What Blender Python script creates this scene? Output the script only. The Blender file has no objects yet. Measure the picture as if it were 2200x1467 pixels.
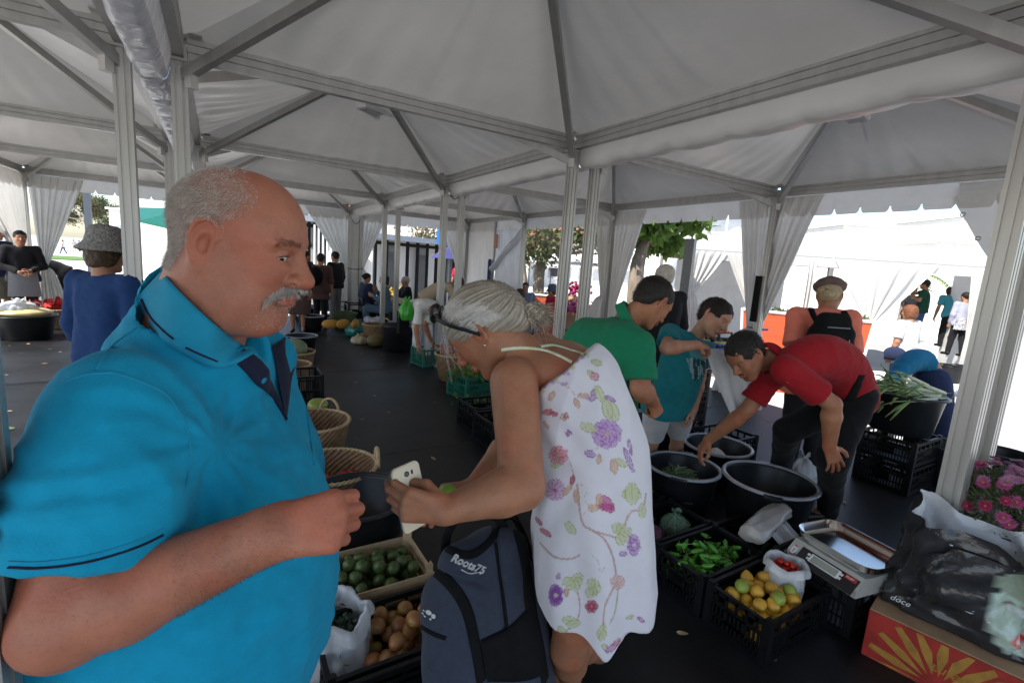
import bpy, math, random
import numpy as np
from mathutils import Vector, Matrix, noise as mnoise
sc = bpy.context.scene
COL = sc.collection
# ---------------------------------------------------------------- camera
FPX, YAW, PITCH, ROLL = 1033.0, 0.5497, -0.157, 0.0688
CAM = np.array([0.0, 0.0, 1.6])
_f = np.array([math.sin(YAW)*math.cos(PITCH), math.cos(YAW)*math.cos(PITCH), math.sin(PITCH)])
_r0 = np.array([math.cos(YAW), -math.sin(YAW), 0.0]); _u0 = np.cross(_r0, _f)
_r = _r0*math.cos(ROLL)+_u0*math.sin(ROLL); _u = -_r0*math.sin(ROLL)+_u0*math.cos(ROLL)
cam = bpy.data.objects.new('camera', bpy.data.cameras.new('camera')); COL.objects.link(cam)
cam.matrix_world = Matrix(((_r[0], _u[0], -_f[0], 0), (_r[1], _u[1], -_f[1], 0), (_r[2], _u[2], -_f[2], 1.6), (0, 0, 0, 1)))
cam.data.sensor_width = 36.0; cam.data.lens = 36.0*FPX/2200.0
cam.data.clip_start = 0.05; cam.data.clip_end = 600
sc.camera = cam
# ---------------------------------------------------------------- light
SUN_EL, SUN_AZ = math.radians(50), math.radians(262)   # azimuth from +Y clockwise: the sun stands to the left (-X)
w = bpy.data.worlds.new('World'); sc.world = w; w.use_nodes = True
nt = w.node_tree; bg = nt.nodes['Background']
sky = nt.nodes.new('ShaderNodeTexSky'); sky.sky_type = 'NISHITA'; sky.sun_disc = False
sky.sun_elevation = SUN_EL; sky.sun_rotation = SUN_AZ; sky.dust_density = 1.0; sky.air_density = 1.0; sky.ozone_density = 1.0
nt.links.new(sky.outputs[0], bg.inputs[0]); bg.inputs[1].default_value = 0.15
sl = bpy.data.lights.new('sun', 'SUN'); sl.energy = 4.2; sl.angle = math.radians(0.5); sl.color = (1, 0.95, 0.87)
so = bpy.data.objects.new('sun', sl); COL.objects.link(so)
sd = Vector((math.sin(SUN_AZ)*math.cos(SUN_EL), math.cos(SUN_AZ)*math.cos(SUN_EL), math.sin(SUN_EL)))
so.rotation_euler = sd.to_track_quat('Z', 'Y').to_euler()
sc.view_settings.view_transform = 'Standard'; sc.view_settings.look = 'None'
sc.view_settings.exposure = 1.05; sc.view_settings.gamma = 1.0; sc.view_settings.use_curve_mapping = False
sc.render.engine = 'CYCLES'
sc.cycles.use_denoising = True
sc.cycles.max_bounces = 8; sc.cycles.diffuse_bounces = 5; sc.cycles.glossy_bounces = 3; sc.cycles.transmission_bounces = 5
sc.cycles.transparent_max_bounces = 12; sc.cycles.sample_clamp_indirect = 6.0
# ---------------------------------------------------------------- helpers
rnd = random.Random(7)
def V(*a): return np.array(a if len(a) > 1 else a[0], float)
def P(px, py, d):
    """the point d metres in front of the lens seen at that spot of the photograph (2200 px wide)"""
    return CAM + d*(_f + (px-1100)/FPX*_r - (py-733.5)/FPX*_u)
def G(px, py, z=0.0):
    v = _f + (px-1100)/FPX*_r - (py-733.5)/FPX*_u
    return CAM + v*((z-1.6)/v[2])
def nrm(v):
    v = np.asarray(v, float); n = np.linalg.norm(v, axis=-1, keepdims=True); return v/np.maximum(n, 1e-9)
def lerp(a, b, t): return np.asarray(a, float)*(1-t)+np.asarray(b, float)*t
def tag(o, label=None, cat=None, group=None, kind=None):
    if label: o['label'] = label
    if cat: o['category'] = cat
    if group: o['group'] = group
    if kind: o['kind'] = kind
    return o
def empty(name, loc, label=None, cat=None, group=None, rz=0):
    o = bpy.data.objects.new(name, None); COL.objects.link(o); o.location = tuple(loc); o.rotation_euler = (0, 0, rz)
    o.empty_display_size = 0.1
    return tag(o, label, cat, group)
def link(name, me, parent=None, world=True):
    o = bpy.data.objects.new(name, me); COL.objects.link(o)
    if parent is not None:
        o.parent = parent
        if world:   # geometry given in world coordinates
            m = Matrix.Translation(parent.location) @ parent.rotation_euler.to_matrix().to_4x4()
            pm = m; q = parent.parent
            while q is not None:
                pm = (Matrix.Translation(q.location) @ q.rotation_euler.to_matrix().to_4x4() @ q.matrix_parent_inverse.inverted().inverted()) @ pm; q = q.parent
            me.transform(pm.inverted())
    return o
def copy_tree(o, parent=None):
    c = o.copy(); COL.objects.link(c); c.parent = parent
    for ch in list(o.children): copy_tree(ch, c)
    return c
class MB:
    """collects faces for one mesh"""
    def __init__(s): s.v = []; s.f = []; s.m = []; s.n = 0; s.uv = None
    def add(s, v, f, m=0):
        v = np.asarray(v, float).reshape(-1, 3); s.v.append(v)
        n = s.n; s.f += [tuple(int(i)+n for i in q) for q in f]; s.m += [m]*len(f); s.n += len(v); return s
    def box(s, c, size, R=None, m=0):
        x, y, z = np.array(size, float)/2
        v = np.array([(a*x, b*y, d*z) for a in (-1, 1) for b in (-1, 1) for d in (-1, 1)])
        if R is not None: v = v @ np.asarray(R).T
        return s.add(v+np.asarray(c, float), [(0, 1, 3, 2), (4, 6, 7, 5), (0, 4, 5, 1), (2, 3, 7, 6), (0, 2, 6, 4), (1, 5, 7, 3)], m)
    def prism(s, poly, a, b, xdir, ydir, m=0, caps=True):
        """sweep a 2-D polygon (in xdir, ydir) from a to b"""
        poly = np.asarray(poly, float); n = len(poly); a = V(a); b = V(b); xdir = V(xdir); ydir = V(ydir)
        off = poly[:, :1]*xdir+poly[:, 1:]*ydir
        f = [(i, (i+1) % n, n+(i+1) % n, n+i) for i in range(n)]
        if caps: f += [tuple(range(n))[::-1], tuple(range(n, 2*n))]
        return s.add(np.vstack([a+off, b+off]), f, m)
    def tube(s, pts, r, n=10, m=0, caps=True, flat=1.0, up=None):
        pts = [V(p) for p in pts]; k = len(pts); r = np.broadcast_to(r, (k,)) if np.ndim(r) == 0 else np.asarray(r)
        up = V(0, 0, 1) if up is None else V(up)
        vs = []; prev = None
        for i, p in enumerate(pts):
            t = nrm(pts[min(i+1, k-1)]-pts[max(i-1, 0)])
            x = np.cross(up, t) if prev is None else prev-t*np.dot(prev, t)
            if np.linalg.norm(x) < 1e-4: x = np.cross(V(1, 0.3, 0), t)
            x = nrm(x); y = np.cross(t, x); prev = x
            an = np.linspace(0, 2*math.pi, n, endpoint=False)
            vs.append(p+r[i]*(np.cos(an)[:, None]*x+flat*np.sin(an)[:, None]*y))
        f = [(i*n+j, i*n+(j+1) % n, (i+1)*n+(j+1) % n, (i+1)*n+j) for i in range(k-1) for j in range(n)]
        if caps: f += [tuple(range(n))[::-1], tuple(range((k-1)*n, k*n))]
        return s.add(np.vstack(vs), f, m)
    def grid(s, A, m=0, cu=False, cv=False):
        """A[i][j] = point"""
        A = np.asarray(A, float); a, b = A.shape[:2]
        f = []
        for i in range(a if cu else a-1):
            for j in range(b if cv else b-1):
                f.append((i*b+j, i*b+(j+1) % b, ((i+1) % a)*b+(j+1) % b, ((i+1) % a)*b+j))
        return s.add(A.reshape(-1, 3), f, m)
    def lathe(s, prof, c, n=32, m=0, R=None, wob=None):
        an = np.linspace(0, 2*math.pi, n, endpoint=False)
        A = []
        for q, (r, z) in enumerate(prof):
            rr = np.full(n, float(r)) if wob is None else r*(1+wob(an, z))
            A.append(np.stack([rr*np.cos(an), rr*np.sin(an), np.full(n, float(z))], 1))
        A = np.array(A)
        if R is not None: A = A @ np.asarray(R).T
        return s.grid(A+np.asarray(c, float), m, cv=True)
    def ball(s, c, r, n=10, k=7, m=0, R=None):
        r = np.broadcast_to(r, (3,))
        th = np.linspace(0, math.pi, k+1)[1:-1]; an = np.linspace(0, 2*math.pi, n, endpoint=False)
        v = [(0, 0, 1.0)]+[(math.sin(t)*math.cos(a), math.sin(t)*math.sin(a), math.cos(t)) for t in th for a in an]+[(0, 0, -1.0)]
        f = [(0, 1+j, 1+(j+1) % n) for j in range(n)]
        for i in range(k-2): f += [(1+i*n+j, 1+(i+1)*n+j, 1+(i+1)*n+(j+1) % n, 1+i*n+(j+1) % n) for j in range(n)]
        l = len(v)-1; f += [(l, 1+(k-2)*n+(j+1) % n, 1+(k-2)*n+j) for j in range(n)]
        v = np.array(v)*r
        if R is not None: v = v @ np.asarray(R).T
        return s.add(v+np.asarray(c, float), f, m)
    def mesh(s, name, mats, smooth=False, colors=None):
        me = bpy.data.meshes.new(name); vv = np.vstack(s.v) if s.v else np.zeros((0, 3))
        me.from_pydata(vv.tolist(), [], s.f)
        for m in (mats if isinstance(mats, (list, tuple)) else [mats]): me.materials.append(m)
        me.polygons.foreach_set('material_index', s.m)
        me.polygons.foreach_set('use_smooth', [bool(smooth)]*len(me.polygons))
        if colors is not None: setcol(me, colors)
        me.update(); return me
    def build(s, name, mats, parent=None, smooth=False, colors=None):
        return link(name, s.mesh(name, mats, smooth, colors), parent)
def setcol(me, colors):
    a = me.color_attributes.new('Col', 'FLOAT_COLOR', 'POINT')
    c = np.ones((len(me.vertices), 4), np.float32); c[:, :3] = colors; a.data.foreach_set('color', c.ravel())
def rotz(a):
    c, s_ = math.cos(a), math.sin(a); return np.array([[c, -s_, 0], [s_, c, 0], [0, 0, 1.0]])
def frame(fwd, up=(0, 0, 1)):
    """columns: forward, left, up"""
    f = nrm(V(fwd)); l = nrm(np.cross(V(up), f)); return np.stack([f, l, np.cross(f, l)], 1)
def bez(pts, n):
    """Catmull-Rom through the points"""
    p = [V(q) for q in pts]; p = [2*p[0]-p[1]]+p+[2*p[-1]-p[-2]]; out = []
    m = len(p)-3
    for t in np.linspace(0, m-1e-9, n):
        i = int(t); u = t-i; a, b, c, d = p[i:i+4]
        out.append(0.5*((2*b)+(c-a)*u+(2*a-5*b+4*c-d)*u*u+(3*b-a-3*c+d)*u**3))
    return out
# ---------------------------------------------------------------- signed distance bodies
class SDF:
    def __init__(s, lo, hi, h):
        s.lo = V(lo); s.h = h; s.n = np.maximum(np.ceil((V(hi)-s.lo)/h).astype(int)+1, 4)
        s.F = np.full(tuple(s.n), 1.0, np.float32)
        s.ax = [(s.lo[i]+h*np.arange(s.n[i])).astype(np.float32) for i in range(3)]
    def _sub(s, lo, hi, marg):
        a = np.maximum(np.floor((lo-marg-s.lo)/s.h).astype(int), 0); b = np.minimum(np.ceil((hi+marg-s.lo)/s.h).astype(int)+1, s.n)
        if (b <= a).any(): return None, None
        sl = tuple(slice(a[i], b[i]) for i in range(3))
        X = s.ax[0][sl[0]][:, None, None]; Y = s.ax[1][sl[1]][None, :, None]; Z = s.ax[2][sl[2]][None, None, :]
        return sl, (X, Y, Z)
    def _mix(s, sl, D, k, sub):
        A = s.F[sl]
        if sub:
            D = -D
            if k > 0: h = np.maximum(k-np.abs(A-D), 0)/k; s.F[sl] = np.maximum(A, D)+h*h*k*0.25
            else: s.F[sl] = np.maximum(A, D)
        else:
            if k > 0: h = np.maximum(k-np.abs(A-D), 0)/k; s.F[sl] = np.minimum(A, D)-h*h*k*0.25
            else: s.F[sl] = np.minimum(A, D)
    def cone(s, a, b, r1, r2, k=0.02, sub=False):
        a = V(a); b = V(b); r = max(r1, r2)
        sl, G_ = s._sub(np.minimum(a, b)-r, np.maximum(a, b)+r, 2*k+2.5*s.h)
        if sl is None: return s
        ba = b-a; L = max(np.dot(ba, ba), 1e-9)
        px, py, pz = G_[0]-np.float32(a[0]), G_[1]-np.float32(a[1]), G_[2]-np.float32(a[2])
        t = np.clip((px*ba[0]+py*ba[1]+pz*ba[2])/L, 0, 1)
        D = np.sqrt((px-t*ba[0])**2+(py-t*ba[1])**2+(pz-t*ba[2])**2)-(r1+(r2-r1)*t)
        s._mix(sl, D.astype(np.float32), k, sub); return s
    def ell(s, c, r, R=None, k=0.02, sub=False):
        c = V(c); r = V(r) if np.ndim(r) else V(r, r, r); m = r.max()
        sl, G_ = s._sub(c-m, c+m, 2*k+2.5*s.h)
        if sl is None: return s
        px, py, pz = G_[0]-c[0], G_[1]-c[1], G_[2]-c[2]
        if R is not None:
            R = np.asarray(R); px, py, pz = (px*R[0, i]+py*R[1, i]+pz*R[2, i] for i in range(3))
        k0 = np.sqrt((px/r[0])**2+(py/r[1])**2+(pz/r[2])**2); k1 = np.sqrt((px/r[0]**2)**2+(py/r[1]**2)**2+(pz/r[2]**2)**2)
        D = k0*(k0-1)/np.maximum(k1, 1e-6)
        s._mix(sl, D.astype(np.float32), k, sub); return s
    def chain(s, pts, rs, k=0.02, sub=False):
        for i in range(len(pts)-1): s.cone(pts[i], pts[i+1], rs[i], rs[i+1], k, sub)
        return s
    def plane(s, p, n, k=0.0):
        """keep the side away from n"""
        p = V(p); n = nrm(V(n))
        D = ((s.ax[0][:, None, None]-p[0])*n[0]+(s.ax[1][None, :, None]-p[1])*n[1]+(s.ax[2][None, None, :]-p[2])*n[2]).astype(np.float32)
        A = s.F
        if k > 0: h = np.maximum(k-np.abs(A-D), 0)/k; s.F = np.maximum(A, D)+h*h*k*0.25
        else: s.F = np.maximum(A, D)
        return s
    def mesh(s):
        """surface nets -> verts, quads"""
        F = s.F; I = F < 0
        a, b, c = F.shape
        cnt = np.zeros((a-1, b-1, c-1), np.int8)
        for i in (0, 1):
            for j in (0, 1):
                for k in (0, 1): cnt += I[i:a-1+i, j:b-1+j, k:c-1+k]
        cells = np.argwhere((cnt > 0) & (cnt < 8))
        if len(cells) == 0: return np.zeros((0, 3)), []
        idx = np.full(cnt.shape, -1, np.int32); idx[tuple(cells.T)] = np.arange(len(cells))
        cv = np.zeros((8, len(cells)), np.float32); offs = [(i, j, k) for i in (0, 1) for j in (0, 1) for k in (0, 1)]
        for q, o in enumerate(offs): cv[q] = F[cells[:, 0]+o[0], cells[:, 1]+o[1], cells[:, 2]+o[2]]
        acc = np.zeros((len(cells), 3)); num = np.zeros(len(cells))
        for q, o in enumerate(offs):
            for ax in range(3):
                if o[ax] == 0:
                    o2 = list(o); o2[ax] = 1; q2 = o2[0]*4+o2[1]*2+o2[2]
                    A, B = cv[q], cv[q2]; m = (A < 0) != (B < 0)
                    t = np.where(m, A/np.where(m, A-B, 1), 0)
                    p = np.array(o, float)[None, :].repeat(len(cells), 0); p[:, ax] += t
                    acc[m] += p[m]; num[m] += 1
        V_ = s.lo+s.h*(cells+acc/num[:, None])
        Q = []
        for ax in range(3):
            u, v = (ax+1) % 3, (ax+2) % 3
            sl0 = [slice(None)]*3; sl1 = [slice(None)]*3; sl0[ax] = slice(0, -1); sl1[ax] = slice(1, None)
            X = I[tuple(sl0)] != I[tuple(sl1)]
            e = np.argwhere(X)
            ok = (e[:, u] > 0) & (e[:, v] > 0) & (e[:, u] < F.shape[u]-1) & (e[:, v] < F.shape[v]-1); e = e[ok]
            ins = I[tuple(e.T)]
            def cell(du, dv):
                q = e.copy(); q[:, u] -= du; q[:, v] -= dv; return idx[tuple(q.T)]
            quad = np.stack([cell(1, 1), cell(0, 1), cell(0, 0), cell(1, 0)], 1)
            quad[~ins] = quad[~ins][:, ::-1]
            Q.append(quad)
        Q = np.vstack(Q); Q = Q[(Q >= 0).all(1)]
        return V_, Q
def vnoise(p, sc_, seed=0.0):
    """cheap smooth pseudo-noise for many points, about -1..1"""
    x, y, z = (np.asarray(p)*sc_+seed).T
    return (np.sin(x*1.7+1.3*np.sin(y*1.1+.5*z))+np.sin(y*2.1+1.7*np.sin(z*1.3+.7*x)+1)+np.sin(z*1.9+1.1*np.sin(x*1.5+y*.6)+2))/3
def vridge(p, sc_, seed=0.0):
    """sharp-crested folds"""
    return 1-2.2*np.abs(vnoise(p, sc_, seed))
def to_mesh(name, v, q, mats, col=None, smooth=True, mi=None):
    me = bpy.data.meshes.new(name); me.from_pydata(np.asarray(v).tolist(), [], np.asarray(q).tolist() if len(q) else [])
    for m in (mats if isinstance(mats, (list, tuple)) else [mats]): me.materials.append(m)
    me.polygons.foreach_set('use_smooth', [smooth]*len(me.polygons))
    if mi is not None: me.polygons.foreach_set('material_index', mi)
    if col is not None: setcol(me, col)
    me.update(); return me
# ---------------------------------------------------------------- materials
def mat(name, color=(.5, .5, .5), rough=.6, metal=0.0, spec=.5, noise=None, bump=None, sss=0, sheen=0, trans=0, alpha=1.0, vcol=False, coat=0, transl=0, ramp=None, aniso=(1, 1, 1), coords='Object'):
    """noise=(scale, amount): mottles the colour; bump=(scale, strength[, distance]); vcol: multiply by the painted print"""
    m = bpy.data.materials.new(name); m.use_nodes = True; nt = m.node_tree; N = nt.nodes; L = nt.links
    b = N['Principled BSDF']; out = N['Material Output']
    b.inputs['Base Color'].default_value = (*color, 1); b.inputs['Roughness'].default_value = rough; b.inputs['Metallic'].default_value = metal
    b.inputs['Specular IOR Level'].default_value = spec
    if coat: b.inputs['Coat Weight'].default_value = coat
    if sss: b.inputs['Subsurface Weight'].default_value = sss; b.inputs['Subsurface Radius'].default_value = (.012, .004, .002); b.inputs['Subsurface Scale'].default_value = 1.0
    if sheen: b.inputs['Sheen Weight'].default_value = sheen
    if trans: b.inputs['Transmission Weight'].default_value = trans
    if alpha < 1: b.inputs['Alpha'].default_value = alpha
    tc = N.new('ShaderNodeTexCoord'); mp = N.new('ShaderNodeMapping'); mp.inputs['Scale'].default_value = aniso
    L.new(tc.outputs[coords], mp.inputs[0])
    src = None
    if noise:
        n = N.new('ShaderNodeTexNoise'); n.inputs['Scale'].default_value = noise[0]; n.inputs['Detail'].default_value = 6; n.inputs['Roughness'].default_value = .6
        L.new(mp.outputs[0], n.inputs[0])
        r = N.new('ShaderNodeMapRange'); r.inputs[1].default_value = .3; r.inputs[2].default_value = .7
        r.inputs[3].default_value = 1-noise[1]; r.inputs[4].default_value = 1+noise[1]; L.new(n.outputs['Fac'], r.inputs[0])
        mx = N.new('ShaderNodeMix'); mx.data_type = 'RGBA'; mx.blend_type = 'MULTIPLY'; mx.inputs[0].default_value = 1
        mx.inputs[6].default_value = (*color, 1); L.new(r.outputs[0], mx.inputs[7]); src = mx.outputs[2]
        if ramp:
            mr = N.new('ShaderNodeMapRange'); mr.inputs[1].default_value = .35; mr.inputs[2].default_value = .65; L.new(n.outputs['Fac'], mr.inputs[0])
            m2 = N.new('ShaderNodeMix'); m2.data_type = 'RGBA'; m2.inputs[6].default_value = (*color, 1); m2.inputs[7].default_value = (*ramp, 1); L.new(mr.outputs[0], m2.inputs[0]); src = m2.outputs[2]
    if vcol:
        a = N.new('ShaderNodeVertexColor'); a.layer_name = 'Col'
        mx = N.new('ShaderNodeMix'); mx.data_type = 'RGBA'; mx.blend_type = 'MULTIPLY'; mx.inputs[0].default_value = 1
        if src is not None: L.new(src, mx.inputs[6])
        else: mx.inputs[6].default_value = (*color, 1)
        L.new(a.outputs[0], mx.inputs[7]); src = mx.outputs[2]
    if src is not None: L.new(src, b.inputs['Base Color'])
    if bump:
        n = N.new('ShaderNodeTexNoise'); n.inputs['Scale'].default_value = bump[0]; n.inputs['Detail'].default_value = 4; L.new(mp.outputs[0], n.inputs[0])
        bp = N.new('ShaderNodeBump'); bp.inputs['Strength'].default_value = bump[1]; bp.inputs['Distance'].default_value = bump[2] if len(bump) > 2 else .002
        L.new(n.outputs['Fac'], bp.inputs['Height']); L.new(bp.outputs[0], b.inputs['Normal']); m['bump'] = bp.name
    if transl:
        t = N.new('ShaderNodeBsdfTranslucent'); t.inputs[0].default_value = (*[min(1, c*1.05) for c in color], 1)
        if src is not None: L.new(src, t.inputs[0])
        ms = N.new('ShaderNodeMixShader'); ms.inputs[0].default_value = transl
        L.new(b.outputs[0], ms.inputs[1]); L.new(t.outputs[0], ms.inputs[2]); L.new(ms.outputs[0], out.inputs[0])
    return m
M = {}
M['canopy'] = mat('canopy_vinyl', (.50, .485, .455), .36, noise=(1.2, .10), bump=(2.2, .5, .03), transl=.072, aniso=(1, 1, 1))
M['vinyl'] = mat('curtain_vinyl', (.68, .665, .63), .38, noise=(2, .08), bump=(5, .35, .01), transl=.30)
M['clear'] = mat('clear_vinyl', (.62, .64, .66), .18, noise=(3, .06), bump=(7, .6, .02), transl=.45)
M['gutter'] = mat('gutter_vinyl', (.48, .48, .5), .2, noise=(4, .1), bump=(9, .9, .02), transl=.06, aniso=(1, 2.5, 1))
M['alu'] = mat('aluminium', (.43, .42, .40), .38, metal=.55, noise=(14, .10), bump=(60, .05), aniso=(1, 1, .1))
M['aludark'] = mat('aluminium_groove', (.16, .16, .16), .5, metal=.5)
M['steel'] = mat('galvanised_steel', (.15, .16, .175), .5, metal=.6, noise=(40, .22))
M['floor'] = mat('vinyl_floor', (.012, .012, .013), .46, spec=.32, noise=(1.6, .75), bump=(30, .3, .002))
M['paving'] = mat('pale_paving', (.55, .53, .50), .8, noise=(3, .12), bump=(14, .2))
M['soil'] = mat('soil', (.08, .06, .045), .95, noise=(12, .4), bump=(25, .6, .01))
M['grass'] = mat('lawn', (.10, .19, .04), .9, noise=(6, .35), bump=(40, .8, .02))
M['black'] = mat('black_plastic', (.006, .006, .007), .42, spec=.3, noise=(18, .3), bump=(30, .08))
M['tub'] = mat('tub_plastic', (.009, .010, .012), .36, spec=.35, noise=(10, .35), bump=(14, .12))
M['tubrim'] = mat('tub_rim', (.30, .31, .35), .25, noise=(12, .25))  # pale lavender-grey: the rim's highlight is put into its colour
M['greenplastic'] = mat('green_plastic', (.005, .12, .075), .4, noise=(10, .2))
M['wicker'] = mat('wicker', (.20, .115, .055), .7, noise=(22, .35), bump=(60, .5, .004))
M['wickerlight'] = mat('wicker_cane', (.44, .31, .17), .6, noise=(30, .25), bump=(60, .4, .003))
M['wood'] = mat('crate_wood', (.46, .32, .18), .7, noise=(9, .18), bump=(30, .3), aniso=(1, 6, 6))
M['white'] = mat('white_paint', (.72, .72, .71), .6, noise=(5, .05))
M['navy'] = mat('navy_fabric', (.042, .050, .075), .85, spec=.25, sheen=.05, noise=(60, .12), bump=(260, .5, .0015))
M['blackfab'] = mat('black_fabric', (.007, .007, .008), .9, spec=.2, noise=(40, .3), bump=(200, .4, .001))
M['print'] = mat('white_print', (.62, .62, .62), .6, noise=(60, .1))
M['bag'] = mat('carrier_bag', (.72, .73, .75), .22, noise=(14, .06), bump=(22, .8, .01), transl=.35)
M['bagthin'] = mat('thin_film', (.8, .82, .85), .15, noise=(14, .06), bump=(30, .8, .01), alpha=.42)
M['redpanel'] = mat('red_planter', (.50, .085, .03), .45, noise=(5, .14), bump=(4, .05), aniso=(.3, .3, 4))
M['inox'] = mat('stainless', (.62, .60, .57), .14, metal=1.0, noise=(12, .06))
M['lcd'] = mat('lcd', (.30, .32, .27), .25, noise=(90, .1))
M['scaleb'] = mat('scale_body', (.46, .45, .42), .42, metal=.2, noise=(14, .1))
M['scaleblk'] = mat('scale_panel', (.02, .02, .022), .2)
M['redlab'] = mat('red_label', (.45, .03, .03), .4, noise=(30, .15))
M['card'] = mat('card_red', (.32, .022, .014), .6, noise=(14, .35), bump=(40, .1))
M['cardbrown'] = mat('card_brown', (.36, .22, .12), .8, noise=(18, .15))
M['cardyel'] = mat('card_yellow', (.38, .19, .03), .6, noise=(24, .25))
M['glassdark'] = mat('dark_glass', (.02, .025, .03), .08, noise=(3, .2))
M['tilered'] = mat('roof_tiles', (.42, .16, .09), .8, noise=(8, .25), bump=(30, .5, .02))
M['plaster'] = mat('plaster', (.72, .70, .66), .85, noise=(2, .06), bump=(20, .1))
M['bark'] = mat('bark', (.22, .18, .14), .9, noise=(7, .35), bump=(14, .9, .03), aniso=(1, 1, .35))
M['leaf'] = mat('leaf', (.09, .15, .035), .5, noise=(2.5, .5), transl=.35)
M['leaf2'] = mat('leaf_bright', (.16, .26, .05), .5, noise=(2.5, .4), transl=.4)
M['leaf3'] = mat('leaf_dull', (.12, .15, .065), .55, noise=(2.5, .5), transl=.3)
M['blossom'] = mat('rust_blossom', (.30, .15, .08), .6, noise=(3, .3), transl=.3)
M['blue'] = mat('blue_sign', (.02, .18, .50), .5)
M['bluebin'] = mat('blue_plastic', (.02, .10, .45), .4)
M['rope'] = mat('dark_cord', (.02, .03, .035), .7)
M['grey'] = mat('grey_plastic', (.32, .34, .37), .5, noise=(8, .1))
M['darkcap'] = mat('dark_cap', (.06, .065, .09), .9, noise=(40, .2))
def fabric(name, c, vcol=False, sc_=220, st=.35, n=.08):
    return mat(name, c, .9, spec=.22, sheen=.04, noise=(26, n), bump=(sc_, st, .0012), vcol=vcol)
def skin(name, c):
    m = mat(name, c, .52, spec=.38, sss=.10, noise=(22, .13), bump=(230, .55, .0014), vcol=True); nt = m.node_tree; N, L = nt.nodes, nt.links; b = N['Principled BSDF']
    src = b.inputs['Base Color'].links[0].from_socket; tc = next(n for n in N if n.type == 'TEX_COORD')
    for sc_, lo, hi, colr, k in ((9, .48, .62, (1.05, .80, .74), .8), (120, .62, .74, (.80, .70, .64), .45), (300, .54, .66, (.84, .80, .78), .6)):   # flushed areas, freckles, pores
        n = N.new('ShaderNodeTexNoise'); n.inputs['Scale'].default_value = sc_; n.inputs['Detail'].default_value = 3; L.new(tc.outputs['Object'], n.inputs[0])
        r = N.new('ShaderNodeMapRange'); r.inputs[1].default_value = lo; r.inputs[2].default_value = hi; r.inputs[4].default_value = k; L.new(n.outputs['Fac'], r.inputs[0])
        x = N.new('ShaderNodeMix'); x.data_type = 'RGBA'; x.blend_type = 'MULTIPLY'; L.new(r.outputs[0], x.inputs[0]); L.new(src, x.inputs[6]); x.inputs[7].default_value = (*colr, 1); src = x.outputs[2]
    L.new(src, b.inputs['Base Color']); return m
def hairmat(name, c, n=.3): return mat(name, c, .55, noise=(60, n), bump=(160, .8, .003), spec=.25)
# ---------------------------------------------------------------- ground and tent
YL = [-2.28, 0.70, 3.735, 6.735, 9.735, 12.735]
ROWS = {'left': (-3.12, -0.456), 'middle': (-0.184, 2.816), 'right': (3.088, 6.088)}
HE = 2.70; HA = 3.42
def gz(x, y): return -0.55
b = MB(); b.box((40, 60, -0.80), (900, 900, .1)); b.build('ground', M['paving']); tag(bpy.data.objects['ground'], kind='structure')
b = MB(); b.box((1.5, 5.2, -.06), (9.5, 15.4, .12)); tag(b.build('tent_floor', M['floor']), kind='structure')
b = MB(); b.box((1.5, 5.2, -.43), (9.3, 15.2, .63)); tag(b.build('tent_floor_base', M['soil']), kind='structure')
def profile_square(w, ch=.012, d=.007):
    """square tube with two grooves down each face"""
    h = w/2; side = [(-h, -h), (-h*.45-ch/2, -h), (-h*.45-ch/2, -h+d), (-h*.45+ch/2, -h+d), (-h*.45+ch/2, -h), (h*.45-ch/2, -h), (h*.45-ch/2, -h+d), (h*.45+ch/2, -h+d), (h*.45+ch/2, -h)]
    out = []
    for k in range(4):
        a = k*math.pi/2; c, s_ = math.cos(a), math.sin(a); out += [(c*x-s_*y, s_*x+c*y) for x, y in side]
    return out
def profile_beam(w=.055, h=.12):
    x = w/2; p = [(-x, 0), (-x, h*.28), (-x+.01, h*.30), (-x+.01, h*.36), (-x, h*.38), (-x, h*.66), (-x+.01, h*.68), (-x+.01, h*.74), (-x, h*.76), (-x, h)]
    return p+[(-a, c) for a, c in p[::-1]]
def canopy_mesh(x0, x1, y0, y1, seed):
    mb = MB(); c = V((x0+x1)/2, (y0+y1)/2, HA+.05); cor = [V(x0, y0, 0), V(x1, y0, 0), V(x1, y1, 0), V(x0, y1, 0)]
    for q in cor: q[2] = HE+.09
    rg = np.random.RandomState(seed)
    for k in range(4):
        a, b_ = cor[k], cor[(k+1) % 4]; n, m = 72, 30
        ph = rg.rand(6)*6.28; fr = [13, 22, 37]; A = np.zeros((n+1, m+1, 3))
        for i in range(n+1):
            u = i/n; e = a*(1-u)+b_*u
            for j in range(m+1):
                t = j/m; p = e*(1-t)+c*t
                w_ = 4*u*(1-u)
                sag = -.10*math.sin(math.pi*t)*w_**.6*(1-.3*t)
                # diagonal tension folds running out of the eave
                s_ = (u-.5)*(1-t)+.5; sk = s_+ (u-.5)*t*.25
                fold = sum((math.sin if q != 1 else (lambda w2: 1-2*abs(math.sin(w2*.5))))(fr[q]*sk*2+ph[q]+3*t*(1 if u > .5 else -1)) for q in range(3))/3
                z = sag+.026*fold*math.exp(-t*2.6)*min(1, t*14)*w_**.4*(1.0+.8*math.sin(5*u+ph[4]))
                A[i, j] = p+V(0, 0, z)
        mb.grid(A)
    return mb
def rafter(mb, cor, c, w=.05, h=.06):
    a = V(cor[0], cor[1], HE-.16); t = nrm(c-a); a = a+t*.02
    side = nrm(np.cross(t, V(0, 0, 1))); up = np.cross(side, t)
    mb.prism([(-w/2, 0), (w/2, 0), (w/2, h), (-w/2, h)], a, c, side, up)
names = {'left': 'left-hand row', 'middle': 'middle row', 'right': 'right-hand row'}
order = ['behind the camera', 'nearest', 'second', 'third', 'farthest']  # unseen rear bays are put in to keep sun off the foreground
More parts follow.
